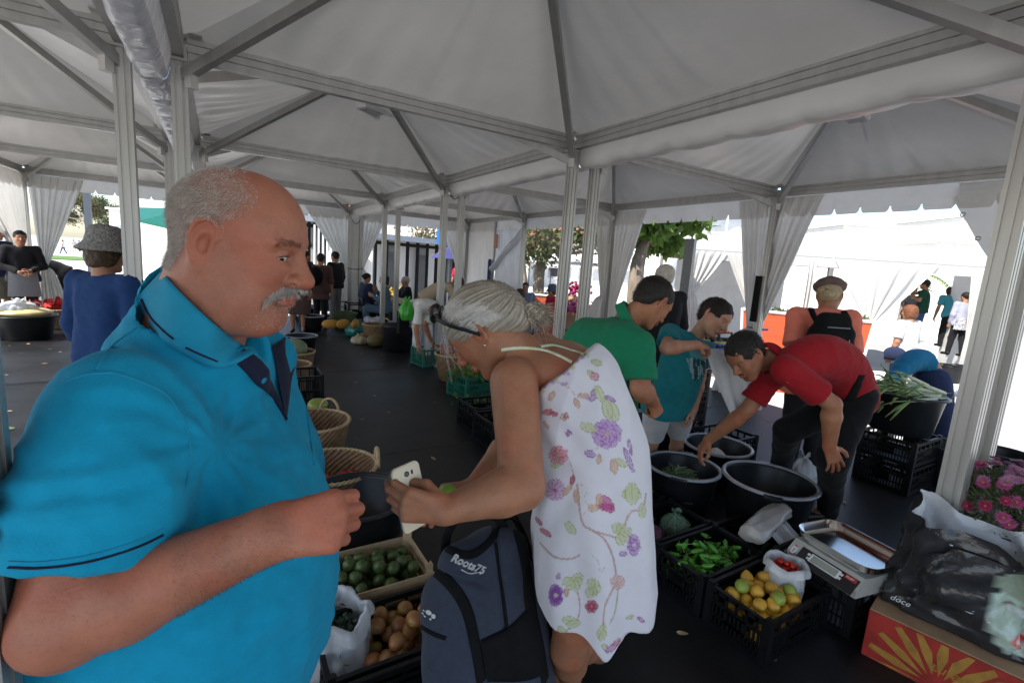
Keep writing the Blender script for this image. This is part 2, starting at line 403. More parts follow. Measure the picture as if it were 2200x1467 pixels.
for rn, (x0, x1) in ROWS.items():
    for k in range(5):
        y0, y1 = YL[k], YL[k+1]
        t = empty('market_tent', ((x0+x1)/2, (y0+y1)/2, 0), 'white pyramid-roofed marquee bay on grey aluminium posts, %s bay of the %s' % (order[k], {'left': 'left row', 'middle': 'middle row', 'right': 'right row'}[rn]), 'tent', 'white pyramid marquee bays')
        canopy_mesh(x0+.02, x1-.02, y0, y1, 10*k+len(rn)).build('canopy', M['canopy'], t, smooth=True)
        c = V((x0+x1)/2, (y0+y1)/2, HA-.02)
        for cx, cy in ((x0, y0), (x1, y0), (x0, y1), (x1, y1)):
            mb = MB(); rafter(mb, (cx, cy), c); mb.build('rafter', M['alu'], t)
        pb = profile_beam()
        mb = MB(); mb.prism(pb, (x0+.045, y1, HE-.02), (x1-.045, y1, HE-.02), (0, 1, 0), (0, 0, 1)); mb.build('beam', M['alu'], t)
        if k == 0:
            mb = MB(); mb.prism(pb, (x0+.045, y0, HE-.02), (x1-.045, y0, HE-.02), (0, 1, 0), (0, 0, 1)); mb.build('beam', M['alu'], t)
        for x in (x0, x1):
            mb = MB(); mb.prism(pb, (x, y0+.045, HE-.02), (x, y1-.045, HE-.02), (1, 0, 0), (0, 0, 1)); mb.build('beam', M['alu'], t)
            xp = x-.07 if (k == 0 and rn == 'middle' and x == x0) else x
            mb = MB(); mb.prism(profile_square(.085), (xp, y1, 0.002), (xp, y1, HE+.06), (1, 0, 0), (0, 1, 0))
            mb.box((xp, y1, .012), (.16, .16, .02))
            mb.build('pole', M['alu'], t)
            s_ = 1 if x == x0 else -1   # cast corner bracket that carries the rafter
            mb = MB(); mb.box((x+s_*.062, y1-.062, HE-.12), (.05, .05, .14), rotz(math.pi/4)); mb.box((x, y1, HE-.035), (.12, .12, .012)); mb.build('corner_bracket', M['scaleb'], t); mb = MB(); mb.box((x+s_*.02, y1, HE+.112), (.20, .20, .010)); mb.build('top_plate', M['scaleb'], t)  # added plate over the post blocks sky leaking through the canopy corner
# --- scalloped valances on the outer edges
def valance(a, b_, label, z0=HE+.0, drop=.27, every=.30):
    a, b_ = V(a), V(b_); L = np.linalg.norm(b_-a); t = (b_-a)/L; nn = np.cross(t, V(0, 0, 1)); us = []
    k = int(L/every)
    for i in range(k+1):
        c = (i+.5)*L/(k+1); us += [c-.035, c-.022, c-.012, c-.0075, c-.006, c+.006, c+.0075, c+.012, c+.022, c+.035]
        us += [c-.035-(L/(k+1)-.07)*q for q in (.3, .6)]
    us = sorted([0]+us+[L]); A = []
    for u in us:
        c = (min(int(u/(L/(k+1))), k)+.5)*L/(k+1); d = abs(u-c)
        nt_ = .062 if d < .0065 else (.040 if d < .008 else (.030 if d < .013 else (.012 if d < .023 else 0)))
        zz = np.linspace(z0, z0-drop+nt_, 6)
        A.append([np.append((a+t*u+nn*.012*math.sin(u*9+q)*(q/5))[:2], z) for q, z in enumerate(zz)])
    mb = MB(); mb.grid(A); o = mb.build('valance', M['vinyl'], None, smooth=False); return tag(o, label, 'valance', 'scalloped eave valances')
for k in range(1, 5):
    valance((6.12, YL[k], 0), (6.12, YL[k+1], 0), 'white scalloped vinyl valance along the outer right eave, %s bay' % order[k])
    valance((-3.15, YL[k], 0), (-3.15, YL[k+1], 0), 'white scalloped vinyl valance along the outer left eave, %s bay' % order[k])
for rn, (x0, x1) in ROWS.items():
    valance((x0, 12.77, 0), (x1, 12.77, 0), 'white scalloped vinyl valance across the far end of the %s row' % rn)
# --- rain gutters of shiny vinyl slung between the rows
def gutter(x0, x1, y0, y1, label, mat_):
    A = []
    n = 150
    for i in range(n+1):
        y = y0+(y1-y0)*i/n; row = []
        fix = abs(math.sin(math.pi*(y-y0)/.5))**.5
        for j in range(15):
            q = j/14; x = x0+(x1-x0)*q; prof = 1-abs(2*q-1)**5
            z = HE+.03-.21*prof*(.90+.10*fix)+.006*math.sin(y*31+q*9)*math.sin(y*7)*math.sin(math.pi*q)
            row.append((x+.008*math.sin(y*23+q*5)*math.sin(math.pi*q), y, z))
        A.append(row)
    mb = MB(); mb.grid(A); return tag(mb.build('rain_gutter', mat_, None, smooth=True), label, 'gutter', 'vinyl gutters between the marquee rows')
for k in range(0, 5):
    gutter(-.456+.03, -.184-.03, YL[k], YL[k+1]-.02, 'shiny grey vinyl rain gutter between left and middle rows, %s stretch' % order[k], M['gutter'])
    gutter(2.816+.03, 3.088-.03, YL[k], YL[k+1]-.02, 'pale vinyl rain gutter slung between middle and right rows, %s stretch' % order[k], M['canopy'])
# --- curtains
def curtain(label, top_a, top_b, tie, low_a=None, low_b=None, pleats=7, amp=.035, mat_='vinyl', gather=.05, seed=0, bulge=.0, n=70, flare=.5, ease=1.0):
    rg = np.random.RandomState(seed); ph = rg.rand(4)*6
    a, b_, tie = V(top_a), V(top_b), V(tie); d = b_-a; nn = nrm(np.cross(d, V(0, 0, 1))); td = nrm(d)
    A = []
    for i in range(n+1):
        u = i/n; row = []
        pl = math.sin(2*math.pi*pleats*u+ph[0]+.6*math.sin(5*u+ph[1]))+.35*math.sin(2*math.pi*pleats*2.3*u+ph[2])
        top = a*(1-u)+b_*u; tp = tie+td*gather*(u-.5)*2+nn*.02*pl
        for j in range(31):
            v = j/30; s_ = v**ease
            p = top*(1-s_)+tp*s_
            p = p+nn*pl*amp*math.sin(math.pi*min(v*1.1, 1))**.7*(1-.5*v)+nn*bulge*math.sin(math.pi*v)+td*.0*v
            p[2] -= .05*math.sin(math.pi*v)*abs(u-.5)
            row.append(p)
        if low_a is not None:
            lo = V(low_a)*(1-u)+V(low_b)*u
            for j in range(1, 22):
                v = j/21; s_ = v**flare
                p = np.append((tp*(1-s_)+lo*s_)[:2], tp[2]*(1-v)+lo[2]*v)
                p = p+nn*pl*amp*.9*min(1, v*2)
                row.append(p)
        A.append(row)
    mb = MB(); mb.grid(A); o = mb.build('tent_curtain', M[mat_], None, smooth=True)
    return tag(o, label, 'curtain', 'tied-back vinyl curtains')
ZT = HE-.03
curtain('white vinyl curtain tied to far left corner post, hanging from the side eave', (-3.13, 9.9, ZT), (-3.13, 12.68, ZT), (-3.14, 12.55, .95), (-3.14, 12.2, 0), (-3.14, 12.72, 0), 8, seed=1)
curtain('white vinyl curtain at far left corner post, pulled back beside the rust-flowering tree', (-3.07, 12.78, ZT), (-2.25, 12.78, ZT), (-2.93, 12.80, .95), (-3.05, 12.8, 0), (-2.6, 12.8, 0), 7, seed=2, ease=1.6)
curtain('white vinyl curtain drawn back to the far end of the middle row, left side', (1.75, 12.78, ZT), (2.77, 12.78, ZT), (2.74, 12.80, 1.25), (2.45, 12.8, 0), (2.8, 12.8, 0), 6, seed=3, ease=.85)
curtain('white vinyl curtain drawn back to the far gutter posts, right side', (3.13, 12.78, ZT), (3.75, 12.78, ZT), (3.14, 12.80, 1.25), (3.08, 12.8, 0), (3.4, 12.8, .0), 5, seed=4, ease=.85)
curtain('white vinyl curtain swept back to the farthest right corner post', (5.2, 12.78, ZT), (6.05, 12.78, ZT), (6.04, 12.80, 1.0), (5.8, 12.8, 0), (6.06, 12.8, 0), 5, seed=5, ease=.8)
b = MB(); b.box((2.952, 12.77, 1.33), (.22, .012, 2.64)); tag(b.build('tent_infill_panel', M['vinyl']), 'narrow flat white vinyl panel between the two far gutter posts', 'panel')
# side walls, outer side of the right row
def sheet(label, a, b_, z0, z1, mat_, seed, amp=.02, name='tent_side_wall', grp=None):
    a, b_ = V(a), V(b_); L = np.linalg.norm(b_-a); t = (b_-a)/L; nn = nrm(np.cross(t, V(0, 0, 1)))
    A = [[np.append((a+t*L*i/40+nn*amp*(math.sin(i*.41+seed)+.5*math.sin(i*.9+j*.3))*math.sin(math.pi*j/30))[:2], z1+(z0-z1)*j/30) for j in range(31)] for i in range(41)]
    mb = MB(); mb.grid(A); return tag(mb.build(name, M[mat_], None, smooth=True), label, 'side wall', grp)
sheet('flat white vinyl side wall beside the exit notice', (6.11, 11.15, 0), (6.11, 12.69, 0), .02, ZT, 'vinyl', 1)
sheet('creased translucent vinyl side wall panel between exit notice and post', (6.11, 9.8, 0), (6.11, 11.12, 0), .02, 2.45, 'clear', 3, .03)
# loose diagonal flap above it
A = []
for i in range(31):
    u = i/30; row = []
    for j in range(13):
        v = j/12; y = 9.8+1.3*u; ztop = 2.5-.9*u; zz = ztop-.28*v*(1-u*.2)-.02*math.sin(9*u)
        row.append((6.06-.08*math.sin(math.pi*v)*(.4+u), y, zz))
    A.append(row)
mb = MB(); mb.grid(A); tag(mb.build('loose_vinyl_flap', M['clear'], None, smooth=True), 'loose diagonal fold of clear vinyl hanging above the creased side panel', 'flap')
mb = MB(); mb.prism(profile_square(.05, .008, .004), (6.09, 11.13, 0), (6.09, 11.13, HE-.02), (1, 0, 0), (0, 1, 0)); tag(mb.build('mid_post', M['alu']), 'slim grey aluminium post next to the exit notice', 'post')
mb = MB(); mb.box((6.05, 11.0, 2.17), (.012, .17, .34)); ex = mb.build('exit_notice', M['redlab']); tag(ex, 'small portrait notice with red frame on the white side wall', 'notice')
mb = MB(); mb.box((6.042, 11.0, 2.17), (.006, .12, .28)); mb.build('notice_sheet', M['cardbrown'], ex)
curtain('white curtain left of the tall outer post behind the green shirt', (6.12, 7.25, ZT), (6.12, 6.80, ZT), (6.14, 6.86, 1.15), (6.14, 7.5, .0), (6.14, 6.8, 0), 5, seed=6, gather=.08, amp=.03)
curtain('white backlit curtain right of the tall outer post beside the leafy tree', (6.12, 6.68, ZT), (6.12, 5.98, ZT), (6.14, 6.60, 1.05), (6.14, 6.66, .0), (6.14, 6.3, 0), 5, seed=7, gather=.10, amp=.03, ease=1.8)
curtain('white curtain left of the blue-tied outer post', (6.12, 4.28, ZT), (6.12, 3.82, ZT), (6.14, 3.86, .98), (6.14, 4.35, .0), (6.14, 3.85, 0), 4, seed=8, gather=.07, amp=.04, ease=1.4)
curtain('white curtain with yellow sheen swept down to the blue-tied outer post', (6.12, 3.68, ZT), (6.12, 3.18, ZT), (6.14, 3.78, .98), (6.14, 3.80, .0), (6.14, 3.60, 0), 4, seed=9, gather=.05, amp=.05, ease=.9)
b = MB(); b.tube([(6.2+.09*math.cos(a), 3.8+.13*math.sin(a), .98+.01*math.sin(3*a)) for a in np.linspace(0, 6.28, 18)], .012, 6); tag(b.build('blue_tie', M['blue']), 'light blue cord knotted round the curtain on the outer post', 'tie')
b = MB(); b.box((6.03, 3.78, 1.38), (.05, .07, .6)); tag(b.build('post_padding', M['blackfab']), 'black padding strip strapped to the blue-tied post', 'padding')
# big eyeleted flap at the right
A = []
for i in range(41):
    u = i/40; row = []
    for j in range(21):
        v = j/20; y = 1.93-1.1*u   # along the eave towards the near post
        top = V(6.11, 1.95-1.2*u, ZT); bot = V(6.16-.1*math.sin(3*u), 1.98-.95*u-.35*u*u, 2.52-1.05*min(1, u*1.6)+.05*u)
        p = top*(1-v)+bot*v; p[0] += .05*math.sin(7*u+2*v)*math.sin(math.pi*v)+.02*math.sin(19*u+5*v)*v
        row.append(p)
    A.append(row)
mb = MB(); mb.grid(A)
fl = tag(mb.build('eyeleted_flap', M['vinyl'], None, smooth=True), 'big white vinyl flap with eyelets hanging by the near right posts', 'flap')
for u in (.12, .26, .4):
    i = int(u*40); p = V(A[i][19]); q = MB(); q.tube([p+V(-.02, .018*math.cos(a), .018*math.sin(a)) for a in np.linspace(0, 6.28, 14)], .005, 6); q.build('eyelet', M['alu'], fl)
# ties and cables between gutter posts
def cable(p0, p1, sag, r, label):
    pts = [lerp(p0, p1, t)-V(0, 0, sag*4*t*(1-t)) for t in np.linspace(0, 1, 14)]
    mb = MB(); mb.tube(pts, r, 6); return tag(mb.build('cable', M['rope']), label, 'cable')
cable((2.83, 12.7, 2.5), (3.07, 12.7, 2.5), .14, .008, 'dark cable looping between the two farthest gutter posts')
cable((2.86, 6.7, 2.62), (3.05, 6.7, 2.62), .13, .007, 'green cable looping between the two gutter posts beyond the parting')
cable((2.75, 12.68, 1.25), (3.15, 12.68, 1.25), .03, .010, 'dark tie cord round the far curtains')
# flood lights on the roofs
def flood(pos, label, s_=1.0, yaw=0.0):
    t = empty('flood_light', pos, label, 'lamp', 'white flood lamps under the roofs', rz=yaw)
    R = rotz(yaw); pos = V(pos)
    mb = MB(); mb.box(pos+R@V(0, 0, 0), V(.26, .15, .05)*s_, R); mb.box(pos+R@V(0, 0, .035)*s_, V(.2, .1, .03)*s_, R); mb.build('housing', M['white'], t)
    mb = MB(); mb.box(pos+R@V(0, 0, -.032)*s_, V(.22, .12, .012)*s_, R); mb.build('glass', M['clear'], t)
    mb = MB(); mb.tube([pos+R@V(-.11, 0, .04)*s_, pos+R@V(-.11, 0, .22)*s_, pos+R@V(.11, 0, .22)*s_, pos+R@V(.11, 0, .04)*s_], .009, 6); mb.build('bracket', M['white'], t)
flood(P(795, 234, 5.3), 'white floodlight hanging under the second middle roof', 1.0, .5)
flood(P(1838, 246, 4.35), 'white floodlight hanging under the nearest right-hand roof', 1.15, .2)
flood(P(684, 193, 5.9), 'small white floodlight high in the second middle roof, by the left rafter', .8, .9)

mb = MB()
for x in (-.32, 2.95): mb.box((x, 5.2, .0015), (.006, 15.0, .003))
for y in (3.7, 6.7, 9.7): mb.box((1.5, y, .0012), (9.2, .006, .0024))
tag(mb.build('floor_seams', M['soil']), kind='structure')
rg = np.random.RandomState(50); mb = MB(); mi_ = []
for i in range(420):
    x, y = rg.uniform(-3, 6), rg.uniform(.8, 12.5); a = rg.uniform(0, 6.28); L_ = rg.uniform(.008, .035)*(1 if i % 9 else 2); R = rotz(a); n0 = 5
    pts = [V(x, y, .005+.004*rg.rand())+R@V(L_*math.cos(q)*rg.uniform(.7, 1.2), L_*.45*math.sin(q)*rg.uniform(.7, 1.2), 0) for q in np.linspace(0, 6.28, 7)[:-1]]
    mb.add(pts, [tuple(range(6))], rg.randint(0, 3))
tag(mb.build('litter', [M['leaf3'], M['cardbrown'], M['wickerlight']]), kind='stuff')
# ---------------------------------------------------------------- people
def capcone(S, a, b, r1, r2, k=.01, capa=False, capb=True, sub=False):
    """cone with flat end(s): a sleeve or trouser leg"""
    a = V(a); b = V(b); r = max(r1, r2)
    sl, G_ = S._sub(np.minimum(a, b)-r, np.maximum(a, b)+r, 2*k+2.5*S.h)
    if sl is None: return
    ba = b-a; Ln = np.linalg.norm(ba); px, py, pz = G_[0]-a[0], G_[1]-a[1], G_[2]-a[2]
    t0 = (px*ba[0]+py*ba[1]+pz*ba[2])/(Ln*Ln); t = np.clip(t0, 0, 1)
    D = np.sqrt((px-t*ba[0])**2+(py-t*ba[1])**2+(pz-t*ba[2])**2)-(r1+(r2-r1)*t)
    if capb: D = np.maximum(D, (t0-1)*Ln)
    if capa: D = np.maximum(D, -t0*Ln)
    S._mix(sl, D.astype(np.float32), k, sub)
def vnormals(v, q):
    v = np.asarray(v); q = np.asarray(q); n = np.cross(v[q[:, 2]]-v[q[:, 0]], v[q[:, 3]]-v[q[:, 1]]); o = np.zeros_like(v)
    for i in range(4): np.add.at(o, q[:, i], n)
    return nrm(o)
SECT = [(.10, .10, .080), (.28, .085, .100), (.5, .06, .100), (.75, .065, .108), (1.0, .075, .112)]
SECTF = [(.10, .085, .070), (.28, .075, .092), (.5, .045, .090), (.75, .065, .108), (1.0, .085, .115)]
def torso(S, J, sect, s, off=0.0, t1=1.0, k=.05, sh=True, drop=0.0):
    sm = (J['shL']+J['shR'])/2; hm = (J['hipL']+J['hipR'])/2; mid = J.get('spine', (sm+hm)/2)
    lt = nrm(J['shL']-J['shR']); lb = nrm(J['hipL']-J['hipR'])
    def c(t): return (1-t)**2*sm+2*t*(1-t)*(2*mid-.5*(sm+hm))+t*t*hm
    ts_ = [q[0] for q in sect]; fine_ = [(t, np.interp(t, ts_, [q[1] for q in sect]), np.interp(t, ts_, [q[2] for q in sect])) for t in np.linspace(ts_[0], ts_[-1], 11)]
    off -= .010*(k > .02); k = min(k, .05)
    for t, w_, r in fine_:
        if t > t1: break
        l = nrm(lerp(lt, lb, t)); p = c(t)
        S.cone(p+l*w_*s, p-l*w_*s, r*s+off, r*s+off, k)
    if sh:
        p = c(.1); ns = J['neck']
        for q in ('shL', 'shR'):
            S.cone(p*.5+ns*.5, J[q], .055*s+off, .054*s+off, k*.8)
            S.cone(p, J[q], .07*s+off, .052*s+off, k*.8)
    if t1 >= 1 and drop: S.cone(hm+lb*.08*s, hm-lb*.08*s, .11*s+off, .11*s+off, k)
def arm(S, J, sd, s, ra=(.050, .042, .045, .028), k=.015):
    a, e, w_ = J['sh'+sd], J['el'+sd], J['wr'+sd]
    S.cone(a, e, ra[0]*s, ra[1]*s, k); m = lerp(e, w_, .28); S.cone(e, m, ra[1]*s*.95, ra[2]*s, k); S.cone(m, w_, ra[2]*s, ra[3]*s, k)
def leg(S, J, sd, s, k=.02, off=0):
    a, e, w_ = J['hip'+sd], J['kn'+sd], J['an'+sd]
    S.cone(a, e, .088*s+off, .057*s+off, k); m = lerp(e, w_, .3)
    bk = nrm(np.cross(w_-e, J['hipL']-J['hipR'])); S.cone(e, m-bk*.0, .052*s+off, .056*s+off, k); S.cone(m, w_, .056*s+off, .036*s+off, k)
def hand(S, w_, d, n, th, s=1.0, curl=.5, spread=.0, thumb=(.5, .5), k=.0022, wr=.026, fc=None, thick=1.0):
    """w_ wrist, d finger direction, n palm normal, th thumb-side direction; curl in radians per joint"""
    d = nrm(V(d)); n = nrm(V(n)-d*np.dot(V(n), d)); y = np.cross(n, d)
    if np.dot(y, V(th)) < 0: y = -y
    w_ = V(w_); L = lambda a, b, c: w_+(d*a+y*b+n*c)*s
    rr = thick
    S.cone(L(-.004, 0, 0), L(.014, 0, 0), wr*s*.97, .024*s*rr, .014)
    ys = (.029, .0095, -.0105, -.028); ln = ((.043, .025, .02), (.048, .029, .021), (.044, .027, .02), (.034, .02, .018))
    for i in range(4):
        y0 = ys[i]; kx = (.088, .092, .088, .08)[i]
        S.cone(L(.01, y0*.55, 0), L(kx, y0, -.002), .0165*s*rr, .0125*s*rr, .010)
        p = V(kx, y0, -.002); ang = 0.0; r = (.0096, .0098, .0094, .0083)[i]*rr; cc = curl if fc is None else fc[i]
        cc = (cc, cc, cc*.8) if np.ndim(cc) == 0 else cc
        sy = spread*(1.5-i)*.5
        for j in range(3):
            ang += cc[j]; q = p+ln[i][j]*V(math.cos(ang)*math.cos(sy), math.sin(sy)*max(0, math.cos(ang)), math.sin(ang))
            r2 = r*.92; S.cone(L(*p), L(*q), r*s, r2*s, k); p = q; r = r2
    t0 = V(.018, .02, .004); a, b = thumb   # a: opening away from the palm edge, b: how far it swings over the palm
    t1 = t0+.045*nrm(V(.75, .35+.6*a, .75*b)); t2 = t1+.033*nrm(V(1, .1+.6*a-.4*b, .5*b)); t3 = t2+.026*nrm(V(1, -.1+.3*a-.6*b, .25*b))
    S.cone(L(*t0), L(*t1), .017*s*rr, .013*s*rr, .010); S.cone(L(*t1), L(*t2), .0125*s*rr, .0112*s*rr, .004); S.cone(L(*t2), L(*t3), .0112*s*rr, .0095*s*rr, .004)
    return L
def headprims(S, c, R, s=1.0, st=None, fine=True):
    st = st or {}; c = V(c); jw = st.get('jowl', 0); no = st.get('nose', 1.0); fem = st.get('fem', 0)
    L = lambda x, y, z: c+R@(V(x, y, z)*s)
    e = lambda p, r, k=.02, sub=False, RR=None: S.ell(L(*p), V(r)*s, R if RR is None else R@RR, k*s, sub)
    e((-.014, 0, .036), (.100, .078, .084), 0)
    e((.020, 0, .012), (.072, .066, .094), .03)
    e((.028, 0, -.045), (.058, .056-.006*fem, .060), .03)
    for y in (-1, 1):
        S.cone(L(-.012, .058*y, -.03), L(.05, .026*y, -.098), (.022+.008*jw)*s, (.017+.004*jw)*s, .03*s)     # jaw
        e((.052, .036*y, -.022), (.030, .026, .026), .02)                                                     # cheek
        if jw: e((.032, .045*y, -.075), (.036, .03, .036), .03)
    S.cone(L(.066, -.012, -.100), L(.066, .012, -.100), .0175*s, .0175*s, .02*s)                               # chin
    if jw: e((.015, 0, -.112), (.065, .055, .03), .035)
    if fine:
        for y in (-1, 1):
            e((.094, .031*y, .006), (.016, .019, .013), .014, sub=True)                                        # sockets
            S.cone(L(.085, .014*y, .030), L(.070, .048*y, .028), .009*s, .008*s, .014*s)                       # brow
            S.ell(L(.0745, .031*y, .006), .0148*s, None, .005*s)                                               # lids
        S.cone(L(.088, 0, .020), L(.107, 0, -.020), .0085*s, .012*s*no, .010*s)
        e((.109+.002*no, 0, -.026), (.0135*no, .0125*no, .0115*no), .008)
        for y in (-1, 1):
            e((.101, .0135*y*no, -.030), (.0115*no, .0085*no, .009*no), .006)
            e((.105, .007*y*no, -.0385), (.005, .0032, .004), .002, sub=True)
        lp = .0055+.0012*fem
        for z0, rr, x0 in ((-.058, lp, .0970-.0035*fem), (-.0685, lp*1.12, .0945-.0035*fem)):
            for q in range(4):
                y0, y1 = (-.024+.012*q), (-.012+.012*q); f_ = lambda y: (x0-26*y*y*.45, y, z0+(2.0*y*y if z0 > -.06 else -3*y*y*-1))
                S.cone(L(*f_(y0)), L(*f_(y1)), rr*(1-.4*abs(y0)/.024)*s, rr*(1-.4*abs(y1)/.024)*s, .005*s)
        for q in range(4):
            y0, y1 = (-.022+.011*q), (-.011+.011*q); f_ = lambda y: (.104-12*y*y, y, -.0632)
            S.cone(L(*f_(y0)), L(*f_(y1)), .0016*s, .0016*s, .003*s, sub=True)
        op = st.get('eye', .0035)
        if st.get('old'):
            for y in (-1, 1):
                S.cone(L(.086, .020*y, -.010), L(.072, .047*y, -.006), .0045*s, .004*s, .008*s)                      # bag under the eye
                S.cone(L(.104, .021*y, -.034), L(.078, .041*y, -.078), .0030*s, .0025*s, .009*s, sub=True)           # nose-to-mouth fold
                S.cone(L(.087, .022*y, -.0155), L(.068, .050*y, -.012), .0012*s, .0010*s, .004*s, sub=True)
                S.cone(L(.086, .018*y, .019), L(.068, .051*y, .010), .0016*s, .0012*s, .004*s, sub=True)             # upper lid crease
        for y in (-1, 1):
            for q in range(6):
                f0, f1 = math.radians(-42+17*q), math.radians(-25+17*q)
                S.cone(L(.0745+.0152*math.cos(f0), .031*y+y*.0152*math.sin(f0), .0050-.0022*abs(f0)), L(.0745+.0152*math.cos(f1), .031*y+y*.0152*math.sin(f1), .0050-.0022*abs(f1)), op*s*(.9-.35*abs(f0)), op*s*(.9-.35*abs(f1)), .0015*s, sub=True)
    else:
        S.cone(L(.088, 0, .020), L(.112, 0, -.024), .008*s, .013*s, .010*s)
        for y in (-1, 1): e((.098, .031*y, .006), (.016, .016, .011), .012, sub=True)
        S.cone(L(.094, -.018, -.062), L(.094, .018, -.062), .008*s, .008*s, .01*s)
    for y in (-1, 1):                                                                                          # ears
        er = st.get('ear', 1.0)
        a_ = .35; RE = np.array([[math.cos(.15), 0, math.sin(.15)], [0, 1, 0], [-math.sin(.15), 0, math.cos(.15)]])
        ax = np.array([[math.cos(a_), -math.sin(a_)*y*-1, 0], [math.sin(a_)*y*-1, math.cos(a_), 0], [0, 0, 1]])
        RR = ax@RE
        e((-.012, .081*y, .000), (.0185*er, .0065, .032*er), .006, RR=RR)
        if fine:
            E0 = V(-.012, .081*y, 0); Q = lambda a, b, t=.004: L(*(E0+RR@V(a*er, t*y, b*er)))
            hel = [Q(.006+.003, -.002), Q(.014, .012), Q(.010, .027), Q(-.003, .033), Q(-.015, .024), Q(-.0185, .006), Q(-.014, -.012), Q(-.004, -.026, .002)]
            S.chain(hel, [.0026*s, .0034*s, .0036*s, .0038*s, .0038*s, .0034*s, .003*s, .0045*s], .003*s)
            ant = [Q(-.001, .022, .003), Q(-.008, .010, .003), Q(-.008, -.006, .003), Q(-.001, -.014, .003)]
            S.chain(ant, [.0022*s, .003*s, .003*s, .0026*s], .003*s)
            S.ell(Q(.002, -.001, .0075), V(.0085, .0075, .014)*s*er, R@RR, .003*s, sub=True)
            S.cone(Q(.011, -.004, .003), Q(.009, .004, .003), .004*s, .003*s, .004*s)
    return L
def eyeball(t, c, R, s, look=(1, 0, -.3), iris=(.05, .035, .02)):
    em = [M.setdefault('eyewhite', mat('eye_white', (.55, .50, .46), .15, coat=.5)), M.setdefault('iris%s' % (iris,), mat('iris', iris, .1, coat=.8)), M.setdefault('pupil', mat('pupil', (.004, .004, .004), .1, coat=.8))]
    for y in (-1, 1):
        p = c+R@(V(.0743, .031*y, .0055)*s); F = frame(R@V(*look), R@V(0, 0, 1)); RR = np.stack([F[:, 1], F[:, 2], F[:, 0]], 1)
        mb = MB(); mb.ball(p, .0128*s, 20, 16, 0, RR)
        for i in range(len(mb.f)):
            z = np.mean([mb.v[0][q] for q in mb.f[i]], 0); a_ = math.acos(np.clip(np.dot(nrm(z-p), F[:, 0]), -1, 1)); mb.m[i] = 2 if a_ < .19 else (1 if a_ < .48 else 0)
        mb.build('eye', em, t, smooth=True); lm_ = MB(); pts = [c+R@(V(.0745+.0162*math.cos(a_), .031*y+y*.0162*math.sin(a_), .0105-.0030*abs(a_))*s) for a_ in np.linspace(-.72, 1.0, 9)]
        lm_.tube(pts, [.0002, .0005, .0007, .0008, .0008, .0008, .0007, .0006, .0003], 5); lm_.build('eyelashes', HAIR['brown'], t)
def strands(roots, dirs, lens, r=.0004, bend=None, seed=0, seg=2):
    """thin tapered blades standing for single hairs"""
    rg = np.random.RandomState(seed); roots = np.asarray(roots); dirs = nrm(np.asarray(dirs)); n = len(roots)
    lens = np.broadcast_to(lens, (n,)); bend = np.zeros((n, 3)) if bend is None else np.broadcast_to(bend, (n, 3))
    sd = nrm(np.cross(dirs, rg.normal(size=(n, 3)))); vs = []; fs = []
    R_ = []
    for k in range(seg+1):
        t = k/seg; p = roots+dirs*(lens*t)[:, None]+bend*(lens*t*t)[:, None]; w_ = r*(1-t*.85)
        R_ += [p+sd*w_, p-sd*w_]
    A = np.stack(R_, 1); base = np.arange(n)[:, None]*(2*(seg+1))
    F = np.concatenate([base+np.array([2*k, 2*k+1, 2*k+3, 2*k+2]) for k in range(seg)], 0)
    return A.reshape(-1, 3), F
SK = {'tan': (.35, .155, .085), 'ruddy': (.37, .145, .088), 'fair': (.46, .25, .165), 'brown': (.30, .15, .09), 'olive': (.38, .20, .12)}
for k_, c_ in SK.items(): M['skin_'+k_] = skin('skin_'+k_, c_)
def facecol(v, c, R, s, st):
    """paint lips, nose and ear redness, brows and stubble in the head's own coordinates"""
    x = (v-c)@R/s; col = np.ones((len(v), 3))
    def blob(p, r, cc, a=1.0):
        d = np.sqrt((((x-V(p))/V(r))**2).sum(1)); w_ = (np.clip(1.15-d, 0, .3)/.3*a)[:, None]; col[:] = col*(1-w_)+col*V(cc)*w_
    near = np.linalg.norm(x, axis=1) < .2
    blob((.10, 0, -.063), (.016, .024, .0115), (.98, .55, .55), .75)
    blob((.112, 0, -.028), (.022, .02, .014), (1.08, .72, .66), .55)
    for y in (-1, 1):
        blob((.06, .045*y, -.022), (.035, .026, .026), (1.05, .78, .74), .45); blob((-.012, .082*y, 0), (.022, .015, .036), (1.06, .74, .7), .5)
        if not st.get('nobrow'):
            for q in range(5): blob((.088-.0035*q, (.014+.0085*q)*y, .029+.002*q-.0009*q*q), (.011, .0065, .0042), st.get('brow', (.28, .25, .22)), .8)
        blob((.088, .031*y, .006), (.010, .0145, .0055), (.80, .62, .58), .6)
    if 'stub' in st: blob((.05, 0, -.09), (.06, .06, .045), st['stub'], .7)
    if 'scalp' in st: st['scalp'](x, col)
    col[~near] = 1
    return col
